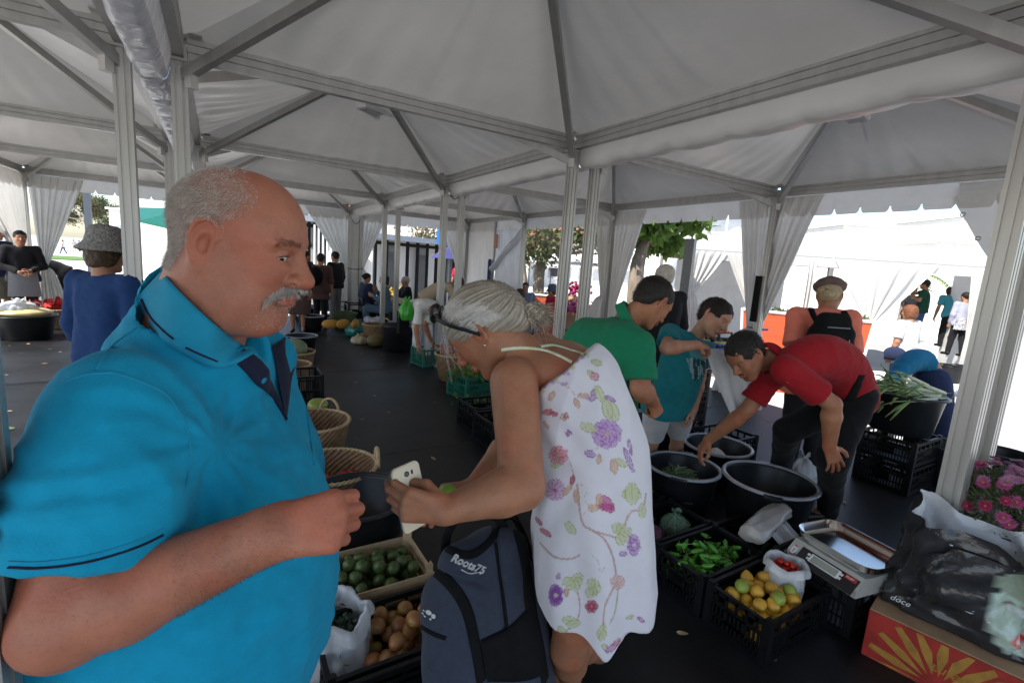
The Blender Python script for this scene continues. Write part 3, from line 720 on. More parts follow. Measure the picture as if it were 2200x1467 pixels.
def person(label, J, cfg, group=None):
    g = cfg.get; s = g('s', 1.0); h = g('h', .012); J = {k: (V(v) if k != 'x' else v) for k, v in J.items()}
    sect = g('sect', SECTF if g('fem') else SECT); hm = (J['hipL']+J['hipR'])/2
    base = V(hm[0], hm[1], min(J['anL'][2], J['anR'][2])-.05)
    t = empty('person', base, label, 'person', group)
    R = frame(J['fwd'], J['up'] if 'up' in J else (0, 0, 1)); c = J['head']; hs = g('hs', s)
    pts = np.array([v for k, v in J.items() if k not in ('fwd', 'up', 'hdL', 'hdR', 'hnL', 'hnR', 'htL', 'htR')]); lo = pts.min(0)-.22*s; hi = pts.max(0)+.22*s
    S = SDF(lo, hi, h)
    torso(S, J, sect, s, -.012)
    nk = g('nr', .052); nb = J['neck']
    hb = c+R@(V(-.03, 0, -.06)*hs)
    S.cone(nb, hb, nk*1.12*s, nk*s, .04); S.ell(c+R@(V(-.012, 0, .02)*hs), V(.07, .055, .07)*hs, R, .02)
    for sd in 'LR':
        arm(S, J, sd, s, g('ra', (.050, .042, .045, .027))); leg(S, J, sd, s)
        if 'toe'+sd in J: S.cone(J['an'+sd], J['toe'+sd], .038*s, .026*s, .015)
    pieces = [S.mesh()]
    hh = min(h, g('hh', .006)); st = g('face', {})
    HS = SDF(c-.152*hs, c+.152*hs, hh); headprims(HS, c, R, hs, st, fine=g('fine', False)); HS.cone(nb, hb, nk*1.12*s, nk*s, .03)
    if 'throat' in J: HS.cone(J['throat'], c+R@(V(.01, 0, -.09)*hs), nk*.9*s, nk*.75*s, .03)
    pieces.append(HS.mesh()); hcount = len(pieces[-1][0])
    for sd in 'LR':
        w_ = J['wr'+sd]; fd = nrm(w_-J['el'+sd]); d = J.get('hd'+sd, fd); n = J.get('hn'+sd, np.cross(fd, (0, 0, 1.)) * (1 if sd == 'R' else -1)+V(0, 0, .01))
        th = J.get('ht'+sd, V(0, 0, 1)); hp = g('hand'+sd, g('hand', {'curl': .45}))
        HS2 = SDF(w_-.03+np.minimum(0, nrm(V(d))*.19)-.07*1, w_+.03+np.maximum(0, nrm(V(d))*.19)+.07*1, g('hv', max(.0035, h*.5)))
        arm(HS2, J, sd, s, g('ra', (.050, .042, .045, .027))); hand(HS2, w_, d, n, th, g('hands', s), wr=g('ra', (0, 0, 0, .027))[3]*.98, **hp)
        pieces.append(HS2.mesh())
    vs, qs, n0 = [], [], 0
    for v, q in pieces:
        if len(v) == 0: continue
        vs.append(v); qs.append(np.asarray(q)+n0); n0 += len(v)
    v = np.vstack(vs); q = np.vstack(qs)
    col = facecol(v, c, R, hs, st)
    m_ = M['skin_'+g('skin', 'olive')]
    link('body', to_mesh('body', v, q, m_, col), t)
    if g('fine'): eyeball(t, c, R, hs, g('look', (1, 0, -.3)))
    # --- clothes
    if g('top'):
        T = g('top'); off = T.get('off', .008); S2 = SDF(lo, hi, g('ch', h))
        if not T.get('nobody'): torso(S2, J, sect, s, off, 1.0, T.get('k', .05), drop=1)
        sl = T.get('sleeve', .6); ws = T.get('ws', 1.28)
        for sd in 'LR':
            a, e, w_ = J['sh'+sd], J['el'+sd], J['wr'+sd]; ra = g('ra', (.050, .042, .045, .027))
            f_ = min(sl, 1); capcone(S2, a, lerp(a, e, f_), (ra[0]+.008)*s+off*.5, (ra[0]*(1-f_)+ra[1]*f_)*ws*s+off*.5, .03, capb=sl <= 1)
            if sl > 1: capcone(S2, e, lerp(e, w_, sl-1), (ra[1]*ws)*s+off*.4, (ra[2]*(2-sl)+ra[3]*(sl-1))*1.25*s+.006, .02)
        for ex in T.get('extra', []): (capcone if ex[4] else S2.cone)(*(([S2] if ex[4] else [])+[ex[0], ex[1], ex[2], ex[3], .05]))
        if 'belly' in J: S2.ell(J['belly'], V(g('bellyr', (.15, .15, .16))), None, .09)
        dn = nrm(hm-(J['shL']+J['shR'])/2) if not T.get('dn') else nrm(V(T['dn']))
        if 'hem' in T:
            pz = hm+dn*T['hem']
            lb_ = nrm(J['hipL']-J['hipR'])
            if T['hem'] > .05: S2.cone(pz+lb_*.09*s, pz-lb_*.09*s, (.115+T.get('flare', 0))*s+off, (.115+T.get('flare', 0))*s+off, .06)
            S2.plane(pz, dn)
        # neck opening
        nd = nrm(hb-nb); S2.cone(nb+nd*.045*s, hb+nd*.1, (nk*1.1+T.get('neckw', .012))*s, .12*s, .008, sub=True)
        if T.get('vneck'):
            S2.cone(nb+nd*.03+J['chestf']*.05, nb+J['chestf']*.14-nd*T['vneck'], .05, .01, .008, sub=True)
        v, q = S2.mesh()
        if len(v):
            nn = vnormals(v, q); a_ = T.get('wr', .004); v = v+nn*(a_*.7*vnoise(v*V(1, 1, .55), 17, 1.7)+a_*.9*vridge(v*V(1, 1, .6)+.02*vnoise(v, 9, 2)[:, None], 15, 5)+a_*.45*vridge(v*V(1, .8, 1.5), 34, 8)+(T['disp'](v) if 'disp' in T else 0))[:, None]
            link(T.get('name', 'shirt'), to_mesh('shirt', v, q, T['mat'], T['paint'](v) if 'paint' in T else None), t)
    if g('bottom'):
        B = g('bottom'); off = B.get('off', .008); S3 = SDF(lo, V(hi[0], hi[1], hi[2]), g('ch', h)); ln = B.get('len', 2.0)
        lb = nrm(J['hipL']-J['hipR']); dn = nrm(hm-(J['shL']+J['shR'])/2)
        if B.get('skirt') is None:
            p = hm; S3.cone(p+lb*.075*s, p-lb*.075*s, .115*s+off*.6, .115*s+off*.6, .03); p = hm-dn*.08*s; S3.cone(p+lb*.065*s, p-lb*.065*s, .108*s+off*.6, .108*s+off*.6, .03)
            for sd in 'LR':
                a, e, w_ = J['hip'+sd], J['kn'+sd], J['an'+sd]; f_ = min(ln, 1)
                capcone(S3, a, lerp(a, e, f_), .094*s+off, (.094*(1-f_)+.066*f_)*s+off, .025, capb=ln <= 1)
                if ln > 1: capcone(S3, e, lerp(e, w_, ln-1), .066*s+off, (.066*(2-ln)+.048*(ln-1))*s+off, .02)
        else:
            z1 = B['skirt']; an = (J['anL']+J['anR'])/2; kn = (J['knL']+J['knR'])/2
            top_, k2 = hm-dn*.08*s, lerp(hm, an, z1)
            for q_ in range(5):
                f_ = q_/4; p = lerp(top_, k2, f_); S3.cone(p+lb*.07*s, p-lb*.07*s, (.10+.045*min(1, f_*2)+B.get('flare', .03)*f_)*s, (.10+.045*min(1, f_*2)+B.get('flare', .03)*f_)*s, .05)
            S3.plane(k2, nrm(k2-top_))
        v, q = S3.mesh()
        if len(v):
            nn = vnormals(v, q); v = v+nn*(.004*vnoise(v*V(1, 1, .7), 16, 3)+.003*vridge(v*V(1, 1, .8), 17, 8))[:, None]
            link(B.get('name', 'trousers'), to_mesh('trousers', v, q, B['mat']), t)
    if g('shoe'):
        for sd in 'LR':
            S4 = SDF(np.minimum(J['an'+sd], J['toe'+sd])-.1, np.maximum(J['an'+sd], J['toe'+sd])+.1, max(.008, h*.7))
            an, to = J['an'+sd], J['toe'+sd]; S4.cone(an-V(0, 0, .025)-nrm(to-an)*.02, to, .045*s, .034*s, .02); S4.cone(an, an-V(0, 0, .03), .045*s, .045*s, .02); S4.plane(V(0, 0, min(an[2], to[2])-.045), V(0, 0, -1))
            v, q = S4.mesh(); link('shoe', to_mesh('shoe', v, q, g('shoe')), t)
    # --- hair and hats
    H = g('hair')
    if H:
        hv = min(h, .007); S5 = SDF(c-.21*hs, c+.21*hs, hv); L = lambda x, y, z: c+R@(V(x, y, z)*hs)
        th = H.get('th', .010)
        S5.ell(L(-.016, 0, .038), V(.100+th, .078+th, .084+th)*hs, R, 0)
        if H['style'] in ('bob', 'long', 'curly'):
            for y in (-1, 1): S5.ell(L(-.03, .062*y, -.02-H.get('drop', 0)), V(.062, .032, .085)*hs, R, .03)
            S5.ell(L(-.07, 0, -.03-H.get('drop', 0)), V(.045, .065, .085)*hs, R, .03)
        elif H['style'] == 'short':
            S5.ell(L(-.055, 0, -.01), V(.055, .066, .065)*hs, R, .02)
        elif H['style'] == 'bun':
            S5.ell(L(-.055, 0, -.005), V(.05, .06, .06)*hs, R, .02); S5.ell(L(-.13, 0, H.get('bz', .03)), V(.04, .038, .038)*hs, R, .008)
        elif H['style'] == 'tail':
            S5.ell(L(-.055, 0, -.005), V(.05, .06, .06)*hs, R, .02); S5.cone(L(-.115, 0, .03), L(-.14, 0, -.09), .028*hs, .014*hs, .01)
        S5.ell(L(.105, 0, -.045+H.get('fr', 0)), V(.085, .075, .115)*hs, R, .010, sub=True)          # face
        if H['style'] in ('short', 'bun', 'tail'):
            for y in (-1, 1): S5.ell(L(.015, .095*y, -.03), V(.045, .035, .05)*hs, R, .006, sub=True)
        S5.plane(L(-.02, 0, -.095-H.get('drop', 0)*1.6), R@V(.3, 0, -1), .01)
        v, q = S5.mesh()
        if len(v):
            nn = vnormals(v, q); a_ = H.get('rough', .003); x = (v-c)@R
            v = v+nn*(a_*vnoise(x, 60 if H['style'] != 'curly' else 90, 2)+a_*.6*vnoise(x, 130, 5))[:, None]
            hm_ = link('hair', to_mesh('hair', v, q, H['mat']), t)
            if H.get('n', 0):
                rg = np.random.RandomState(3); idx = rg.randint(0, len(v), H['n']); dd = nn[idx]*.5+nrm(np.cross(nn[idx], rg.normal(size=(len(idx), 3))))*.25+R@V(-.5, 0, -.45)
                sv, sf = strands(v[idx], dd, rg.uniform(.5, 1, len(idx))*H.get('l', .018), H.get('r', .0007)); link('hair_strands', to_mesh('hair_strands', sv, sf, H['mat'], smooth=False), hm_)
    if g('hat'):
        Ht = g('hat'); L = lambda x, y, z: c+R@(V(x, y, z)*hs); mb = MB(); k_ = Ht['style']
        if k_ in ('bucket', 'cloche'):
            br = Ht.get('brim', .05); prof = [(.0, .155), (.05, .15), (.082, .135), (.095, .10), (.102, .05), (.108, .03), (.108+br, .0-.6*br), (.106+br, -.004-.6*br), (.104, .026)]
            n = 40; an = np.linspace(0, 6.283, n, endpoint=False)
            A = [[L(-.012+r*math.cos(a)*1.12, r*.95*math.sin(a), z+.02+.006*math.sin(3*a)*(r > .11)) for a in an] for r, z in prof]
        elif k_ == 'cap':
            prof = [(.0, .14), (.05, .135), (.085, .11), (.101, .07), (.104, .045), (.100, .044)]
            an = np.linspace(0, 6.283, 36, endpoint=False); A = [[L(-.012+r*math.cos(a)*1.1, r*.93*math.sin(a), z) for a in an] for r, z in prof]
            pk = [[L(.085+d*.075*(1-(q/6)**2), .068*q/6, .052-.022*d) for q in range(-6, 7)] for d in (0, .5, 1.0)]; mb.grid(pk); pk = [[L(.085+d*.075*(1-(q/6)**2), .068*q/6, .047-.022*d) for q in range(-6, 7)] for d in (0, .5, 1.0)]; mb.grid(pk[::-1])
        elif k_ == 'flat':
            prof = [(.0, .125), (.06, .122), (.10, .105), (.125, .08), (.122, .06), (.103, .045), (.10, .04)]
            an = np.linspace(0, 6.283, 40, endpoint=False); A = [[L(-.010+r*math.cos(a)*1.12, r*.90*math.sin(a), z+.03*math.cos(a)*-(r > .05)*.6) for a in an] for r, z in prof]
            pk = [[L(.098+d*.045*(1-(q/6)**2), .075*q/6, .045-.03*d) for q in range(-6, 7)] for d in (0, .5, 1.0)]; mb.grid(pk)
        mb.grid(A, cv=True); mb.build('hat', Ht['mat'], t, smooth=True)
    t['R'] = 0
    return t, c, R, hs
def pose(kind, at_, yaw, H=1.65, **k):
    """joints of a figure: x forward, y left, z up"""
    d = V(math.cos(yaw), math.sin(yaw), 0); l = V(-math.sin(yaw), math.cos(yaw), 0); at_ = V(at_)
    W = lambda x, y, z: at_+(d*x+l*y)*H+V(0, 0, z*H)
    b = k.get('bend', 0.0); hipz = .52; fold = 0.0
    if kind == 'sit': hipz = k.get('seat', .27)
    if kind == 'squat': hipz = .2
    cb, sb = math.cos(b), math.sin(b); hx = -.06*sb*1.5
    def U(x, y, z): z -= .52; return W(hx+x*cb+z*sb, y, hipz+z*cb-x*sb)
    J = dict(shL=U(0, .112, .815), shR=U(0, -.112, .815), neck=U(-.005, 0, .845), hipL=W(hx, .052, hipz), hipR=W(hx, -.052, hipz), spine=U(-.01-.02*sb, 0, .67))
    lk = k.get('look', 0.0); tl = k.get('tilt', .1)+b*.75; hdx, hdz = .02+.03*sb, .928
    J['head'] = U(.018, 0, .93); J['fwd'] = d*math.cos(tl)*math.cos(lk)+l*math.sin(lk)-V(0, 0, math.sin(tl)); J['up'] = V(0, 0, math.cos(tl))+d*math.sin(tl)
    if kind in ('stand', 'bend', 'walk'):
        wk = k.get('stride', .0)
        J.update(knL=W(.01+wk*.6, .055, .285), knR=W(.01-wk*.3, -.055, .285), anL=W(wk, .06, .05), anR=W(-wk, -.06, .05), toeL=W(.10+wk, .07, .025), toeR=W(.10-wk, -.07, .025))
    elif kind == 'sit':
        J.update(knL=W(.25, .07, hipz+.01), knR=W(.25, -.07, hipz+.01), anL=W(.24, .07, .05), anR=W(.26, -.07, .05), toeL=W(.36, .08, .025), toeR=W(.38, -.08, .025))
    else:
        J.update(knL=W(.18, .09, .27), knR=W(.18, -.09, .25), anL=W(.05, .08, .05), anR=W(.05, -.08, .05), toeL=W(.15, .09, .025), toeR=W(.15, -.09, .025))
    A = k.get('arms', 'down')
    sL, sR = J['shL'], J['shR']
    def ud(p, x, y, z): return p+(d*x+l*y)*H+V(0, 0, z*H)
    if A == 'down': J.update(elL=ud(sL, -.01+.03*sb, .03, -.17), elR=ud(sR, -.01+.03*sb, -.03, -.17), wrL=ud(sL, .03+.05*sb, .03, -.31), wrR=ud(sR, .03+.05*sb, -.03, -.31))
    elif A == 'clasp': J.update(elL=ud(sL, .0, .05, -.17), elR=ud(sR, .0, -.05, -.17), wrL=ud(sL, .13, -.08, -.22), wrR=ud(sR, .13, .08, -.235))
    elif A == 'reach': J.update(elL=ud(sL, .10, .02, -.13), elR=ud(sR, .10, -.02, -.13), wrL=ud(sL, .22, -.02, -.17), wrR=ud(sR, .22, .02, -.19))
    elif A == 'point': J.update(elL=ud(sL, .02, .08, -.14), elR=ud(sR, .13, -.04, -.03), wrL=ud(sL, .10, .0, -.10), wrR=ud(sR, .27, -.03, -.0))
    elif A == 'chin': J.update(elL=ud(sL, .06, .03, -.16), elR=ud(sR, .06, -.03, -.16), wrL=ud(sL, .16, -.03, -.10), wrR=ud(sR, .12, .06, -.02))
    for q in ('L', 'R'):
        if 'el'+q in k: J['el'+q] = V(k['el'+q])
        if 'wr'+q in k: J['wr'+q] = V(k['wr'+q])
    J['htL'] = d*1.0; J['htR'] = d*1.0; J['hnL'] = -l; J['hnR'] = l
    return J
F_ = {}
def cloth(name, c, **k):
    if name not in F_: F_[name] = fabric(name, c, **k)
    return F_[name]
HAIR = {'dark': hairmat('dark_hair', (.018, .013, .010)), 'brown': hairmat('brown_hair', (.055, .032, .018)), 'grey': hairmat('grey_hair', (.36, .34, .31)), 'red': hairmat('ginger_hair', (.17, .065, .03)), 'blond': hairmat('blond_hair', (.45, .36, .23)), 'pepper': hairmat('salt_pepper_hair', (.020, .017, .015)), 'silver': hairmat('silver_hair', (.50, .47, .43), .22), 'white': hairmat('white_hair', (.50, .46, .41), .2)}
# ---------------------------------------------------------------- foreground people
from mathutils.bvhtree import BVHTree
def bvh(objs):
    vs, fs, n = [], [], 0
    for o in objs:
        m = o.matrix_world.copy() if False else None
        T = Matrix.Identity(4); q = o.parent
        while q is not None: T = Matrix.Translation(q.location) @ q.rotation_euler.to_matrix().to_4x4() @ T; q = q.parent
        a = np.zeros(len(o.data.vertices)*3); o.data.vertices.foreach_get('co', a); a = a.reshape(-1, 3)+np.array(T.translation)
        vs += a.tolist(); fs += [tuple(i+n for i in p.vertices) for p in o.data.polygons]; n += len(a)
    return BVHTree.FromPolygons(vs, fs)
def surf(tree, px, py, off=.002):
    """point where the sight line meets a surface, lifted along its normal"""
    d = nrm(P(px, py, 1)-CAM); h = tree.ray_cast(Vector(CAM), Vector(d))
    if h[0] is None: return None, None
    n = V(h[1]); n = -n if np.dot(n, d) > 0 else n
    return V(h[0])+n*off, n
def ribbon(tree, pxs, width, off=.002, n=30, thick=.0015, uni=True):
    """flat band lying on a surface"""
    pts = bez([(x, y, 0) for x, y in pxs], n); mb = MB(); L = []; Nn = []
    for p in pts:
        q, nn = surf(tree, p[0], p[1], off)
        if q is not None: L.append(q); Nn.append(nn)
    if len(L) < 3: return mb
    L = np.array(L); Nn = np.array(Nn)
    for _ in range(2): Nn[1:-1] = nrm(Nn[1:-1]*2+Nn[:-2]+Nn[2:]); L[1:-1] = (L[1:-1]*2+L[:-2]+L[2:])/4
    A = []
    for i in range(len(L)):
        t = nrm(L[min(i+1, len(L)-1)]-L[max(i-1, 0)]); sd = nrm(np.cross(t, Nn[i])); w_ = (width if np.ndim(width) == 0 else np.interp(i/(len(L)-1), np.linspace(0, 1, len(width)), width))/2
        A.append([L[i]-sd*w_-Nn[i]*.003, L[i]-sd*w_, L[i]-sd*w_*.5+Nn[i]*thick, L[i]+sd*w_*.5+Nn[i]*thick, L[i]+sd*w_, L[i]+sd*w_-Nn[i]*.003])
    mb.grid(A); return mb
def text(name, s_, size, o, x, y, mat_, parent, shear=0.0, ext=.001, bold=0.0):
    """lettering: o origin, x reading direction, y up direction of the letters"""
    cu = bpy.data.curves.new(name, 'FONT'); cu.body = s_; cu.size = size; cu.shear = shear; cu.extrude = ext; cu.offset = bold; cu.resolution_u = 3
    tmp = bpy.data.objects.new('tmp', cu); me = bpy.data.meshes.new_from_object(tmp); bpy.data.objects.remove(tmp)
    x = nrm(V(x)); y = nrm(V(y)-x*np.dot(V(y), x)); z = np.cross(x, y); o = V(o)
    me.transform(Matrix(((x[0], y[0], z[0], o[0]), (x[1], y[1], z[1], o[1]), (x[2], y[2], z[2], o[2]), (0, 0, 0, 1))))
    me.materials.clear(); me.materials.append(mat_); me.name = name
    return link(name, me, parent)
def pxof(v):
    w_ = v-CAM; d_ = w_@_f; return 1100+FPX*(w_@_r)/d_, 733.5-FPX*(w_@_u)/d_
# ============ man in the turquoise polo
PY = math.radians(-24)
J = pose('stand', (P(432, 1000, .80)[0], P(432, 1000, .80)[1], 0), PY, 1.74)
fm = V(math.cos(PY), math.sin(PY), 0); lm = V(-math.sin(PY), math.cos(PY), 0)
J['shR'] = P(248, 880, .63); J['shL'] = J['shR']+lm*.41+V(0, 0, -.02)+fm*.02; J['neck'] = P(432, 725, .80)-fm*.01+V(0, 0, .0); J['spine'] = (J['shR']+J['shL'])/2-fm*.02+V(0, 0, -.26)
J['elR'] = P(140, 1335, .56); J['wrR'] = P(578, 1148, .605); J['elL'] = J['shL']+V(0, 0, -.27)+fm*.0; J['wrL'] = J['elL']+fm*.08-V(0, 0, .22)-lm*.03
J['head'] = P(520, 530, .735); fy = math.radians(-31); ti = math.radians(13)
J['fwd'] = V(math.cos(fy)*math.cos(ti), math.sin(fy)*math.cos(ti), -math.sin(ti)); J['up'] = V(math.cos(fy)*math.sin(ti), math.sin(fy)*math.sin(ti), math.cos(ti))
J['chestf'] = fm
J['belly'] = (J['hipL']+J['hipR'])/2+fm*.0+V(0, 0, .14)
J['hnR'] = -(P(600, 1142, .6)-P(600, 1142, .5)); J['hnR'] = P(600, 1142, .62)-P(600, 1142, .5); J['htR'] = V(0, 0, 1); J['hdR'] = P(700, 1122, .615)-J['wrR']
def scalp(x, col):
    """the close-cropped white fringe tints the skin below it"""
    m_ = hairmask(x); col[:] = col*(1-m_[:, None]*.5)+V(.88, 1.22, 1.5)*m_[:, None]*.5
def hairmask(x):
    f_ = .030+.42*(x[:, 2]-.02)*(x[:, 2] < .02)-.55*np.maximum(x[:, 2]-.085, 0)-.018*np.sin(x[:, 2]*60)
    e_ = np.clip((f_-x[:, 0])/.028, 0, 1)*np.clip((x[:, 2]+.062-.062*np.clip((x[:, 0]+.062)/.03, 0, 1))/.010, 0, 1)
    ear = ((x[:, 0]+.010)/.026)**2+((x[:, 2]+.004)/.040)**2 < 1
    e_ = e_*np.where(ear, 0, 1)
    return e_
polo = cloth('turquoise_pique', (.004, .27, .45), sc_=330, st=.8, n=.10)
msect = [(.08, .125, .070), (.24, .12, .125), (.42, .11, .16), (.62, .10, .178), (.82, .10, .180), (1.0, .10, .165)]
def mfold(v):
    X_, Y_ = pxof(v); o = np.zeros(len(v))
    a, r_ = np.arctan2(Y_-960, X_-455), np.hypot(X_-455, Y_-960)          # drag lines out of the armpit
    o += .0022*np.sin(a*13+1.5*np.sin(r_*.01))*np.exp(-((r_-110)/95)**2)
    s_ = (Y_-1010-.00045*(X_-250)**2*-1+.22*(X_-200))                      # folds round the lower sleeve
    o += .0035*np.sin(s_*.085+.6*np.sin(X_*.012))*np.exp(-((s_-60)/75)**2)*np.clip((480-X_)/90, 0, 1)
    o += .0030*np.sin((X_*.8+Y_*.35)*.045+.8*np.sin(Y_*.01))*np.exp(-((X_-560)/90)**2)*np.exp(-((Y_-900)/200)**2)
    o += .0030*np.sin((X_+Y_*.9)*.05)*np.exp(-((Y_-1330)/90)**2)
    return o
mt, mc, MR, mhs = person('elderly balding man with white moustache in turquoise polo shirt, clenching his fist in front', J, dict(
    s=1.0, hs=.93, h=.008, hh=.0019, hv=.0026, fine=True, skin='ruddy', nr=.066, ra=(.056, .050, .051, .034), sect=msect, look=(.80, -.50, -.30),
    hands=.93, handR=dict(curl=1.3, thumb=(-.2, 1.4), fc=[(1.15, 1.5, .9), (1.2, 1.5, .9), (1.25, 1.5, .9), (1.3, 1.5, .9)], thick=1.12),
    face=dict(old=1, jowl=.55, nose=1.2, eye=.0052, ear=1.12, scalp=scalp, brow=(.62, .55, .5)),
    top=dict(mat=polo, sleeve=.74, ws=1.6, off=.014, extra=[(J['neck']-V(0, 0, .02), J['neck']+V(0, 0, .045)+fm*.012, .115, .088, False), (J['shR']+fm*.04-V(0, 0, .07), P(258, 1045, .60), .070, .080, False)], hem=.10, wr=.0042, neckw=.010, vneck=.05, name='polo_shirt', k=.07, disp=mfold), bellyr=(.20, .20, .24), ch=.005,
    bottom=dict(mat=cloth('dark_navy_cloth', (.02, .025, .04)), len=2)))
kids = {o.name.split('.')[0]: o for o in mt.children}
tb = bvh([kids['polo_shirt']]); tbody = bvh([kids['body']]); tall = bvh([kids['polo_shirt'], kids['body']])
dkn = cloth('dark_navy_trim', (.012, .016, .04)); pol2 = cloth('turquoise_rib', (.012, .25, .40), sc_=300, st=.5)
# collar: a folded band round the neck
nb_, hb_ = J['neck'], mc+MR@V(-.03, 0, -.06); nd = nrm(hb_-nb_)
def collar(center, nd, fwd, r0, r1, hgt, drop, open_=.35, mats=None, parent=None, dz=0.0, name='collar', rx=1.1):
    F = frame(fwd, nd); up = nd; fx = nrm(fwd-nd*np.dot(fwd, nd)); ly = np.cross(up, fx); A = []
    n = 64
    for i in range(n+1):
        a = open_+(2*math.pi-2*open_)*i/n; e_ = min(i, n-i)/n; row = []
        fr = .5+.5*math.cos(a)   # 1 at the front
        for (r, z) in ((r0*.985, -.012), (r0, hgt*.6), (r0+.004, hgt), (r0+.010, hgt*1.02), (r0+.016, hgt*.9), ((r0*.3+r1*.7), hgt*.35), (r1+.010*fr, -drop*(1+.5*fr))):
            row.append(center+fx*(r*rx*math.cos(a))+ly*(r*math.sin(a))+up*(z-.045*fr*(1+dz)+.0))
        A.append(row)
    mb = MB(); mb.grid(A); return mb.build(name, mats, parent, smooth=True)
cc_ = nb_+nd*.040-fm*.004
col_ = collar(cc_, nd, fm, .080, .112, .030, .02, 1.2, pol2, mt)
bpy.data.objects.remove(col_)
def flap(U, L_, name, mat_, parent, tree, bulge=.010, offu=.012, offl=.007, n=30, m=9, back=0.0):
    Us, Ls = bez([(a, b, 0) for a, b in U], n), bez([(a, b, 0) for a, b in L_], n); R0, R1 = [], []
    for p, lst, o in [(p, R0, offu) for p in Us]+[(p, R1, offl) for p in Ls]:
        q, nn = surf(tree, p[0], p[1], 0); lst.append(None if q is None else q-nrm(q-CAM)*o)
    R0 = fillnone(R0); R1 = fillnone(R1)
    for _ in range(4):
        for R_ in (R0, R1): R_[1:-1] = (R_[1:-1]*2+R_[:-2]+R_[2:])/4
    A = []
    for i in range(n):
        row = []
        for j in range(m+1): t = j/m; p = R0[i]*(1-t)+R1[i]*t; row.append(p-nrm(p-CAM)*bulge*math.sin(math.pi*t)**.8)
        p = R1[i]; row.append(p+nrm(p-CAM)*.004)
        A.append([R0[i]+nrm(R0[i]-CAM)*.012]+row)
    mb = MB(); mb.grid(A); return mb.build(name, mat_, parent, smooth=True)
def fillnone(L_):
    ok = [i for i, q in enumerate(L_) if q is not None]; return np.array([L_[min(ok, key=lambda k: abs(k-i))] for i in range(len(L_))])
col_ = flap([(348, 580), (372, 612), (415, 655), (465, 700), (512, 735), (552, 756)], [(292, 640), (318, 694), (358, 738), (410, 768), (458, 790), (500, 786)], 'collar', pol2, mt, tall)
flap([(585, 742), (608, 728), (628, 708), (644, 700)], [(616, 905), (622, 860), (630, 800), (650, 770)], 'collar_inner', dkn, mt, tall, .002, .010, .006)
def strip3d(pts, w_, nrmv, mat_, name, parent, th=.001):
    mb = MB(); A = []
    for i, p in enumerate(pts):
        t = nrm(V(pts[min(i+1, len(pts)-1)])-V(pts[max(i-1, 0)])); n_ = V(nrmv[i]) if np.ndim(nrmv) == 2 else V(nrmv); sd = nrm(np.cross(t, n_))
        A.append([p-sd*w_/2-n_*.001, p-sd*w_/2+n_*th, p+sd*w_/2+n_*th, p+sd*w_/2-n_*.001])
    mb.grid(A); return mb.build(name, mat_, parent)
tcol = bvh([col_])
for pts in ([(304, 642), (324, 680), (350, 708), (374, 728)], [(400, 746), (430, 760), (466, 776)]):
    m_ = ribbon(tcol, pts, .0024, .0012, 20)
    if m_.v: m_.build('collar_stripe', dkn, mt)
def rib(pts, w_, name, mt_, off=.001, n=40, tree=None):
    m_ = ribbon(tree or tb, pts, w_, off, n)
    if m_.v: return m_.build(name, mt_, mt, smooth=True)
rib([(20, 1218), (80, 1220), (160, 1212), (230, 1196), (300, 1172), (350, 1148)], .0026, 'sleeve_stripe', dkn); rib([(20, 1205), (80, 1207), (160, 1198), (230, 1182), (300, 1158), (350, 1134)], .0016, 'seam', pol2, .0003)
rib([(240, 800), (290, 815), (360, 850), (400, 920), (410, 990), (395, 1060)], .0035, 'seam', pol2, .0003)
rib([(120, 830), (180, 806), (240, 800)], .0035, 'seam', pol2, .0003)
rib([(205, 795), (240, 745), (300, 700)], .0035, 'seam', pol2, .0003)
rib([(512, 762), (548, 792), (582, 838), (614, 902)], [.026, .034, .026, .003], 'placket', dkn, .003, tree=tall)
p_, n_ = surf(tb, 562, 815, .004)
if p_ is not None:
    mb = MB(); F = frame(n_); mb.lathe([(0, .001), (.0025, .001), (.004, .0022), (.0055, .001), (.0055, -.001)], p_, 20, 0, np.stack([F[:, 1], F[:, 2], F[:, 0]], 1)); mb.build('button', polo, mt, smooth=True)
rib([(654, 858), (668, 856), (682, 852)], .0022, 'pocket_edge', pol2, .0014); rib([(656, 858), (664, 930), (674, 1000)], .0016, 'pocket_edge', pol2, .0010)
for dx, dy in ((0, 0), (-2.5, 3), (2.5, 3), (0, 6), (-2, 9), (2, 9)):
    p_, n_ = surf(tb, 672+dx, 868+dy, .0015)
    if p_ is not None:
        mb = MB(); mb.ball(p_, .0019, 8, 6); mb.build('emblem', dkn, mt)
# hair: close white fringe, moustache, brows, lashes of short single hairs
def on_head(mask, n, seed, h_obj=None):
    rg = np.random.RandomState(seed); o = kids['body']; me = o.data; a = np.zeros(len(me.vertices)*3); me.vertices.foreach_get('co', a)
    v = a.reshape(-1, 3)+np.array(mt.location); nn = np.zeros(len(me.vertices)*3); me.vertices.foreach_get('normal', nn); nn = nn.reshape(-1, 3)
    x = (v-mc)@MR/mhs; ok = np.linalg.norm(x, axis=1) < .17; v, nn, x = v[ok], nn[ok], x[ok]; m_ = mask(x); idx = np.where(rg.rand(len(v)) < m_)[0]
    idx = rg.choice(idx, n); return v[idx]+rg.normal(size=(n, 3))*.0009, nn[idx], x[idx], rg
hr, hn, hx, rg = on_head(lambda x: np.clip(hairmask(x), 0, 1)*(x[:, 2] > -.09), 36000, 4)
dirs = hn*.45+(MR@V(-.35, 0, -.75))*.8+rg.normal(size=hr.shape)*.22
thin = np.clip((.115-hx[:, 2])/.05, .5, 1)
sv, sf = strands(hr, dirs, rg.uniform(.004, .0095, len(hr))*thin, .00022, seed=5)
link('hair', to_mesh('hair', sv, sf, HAIR['white'], smooth=False), mt)
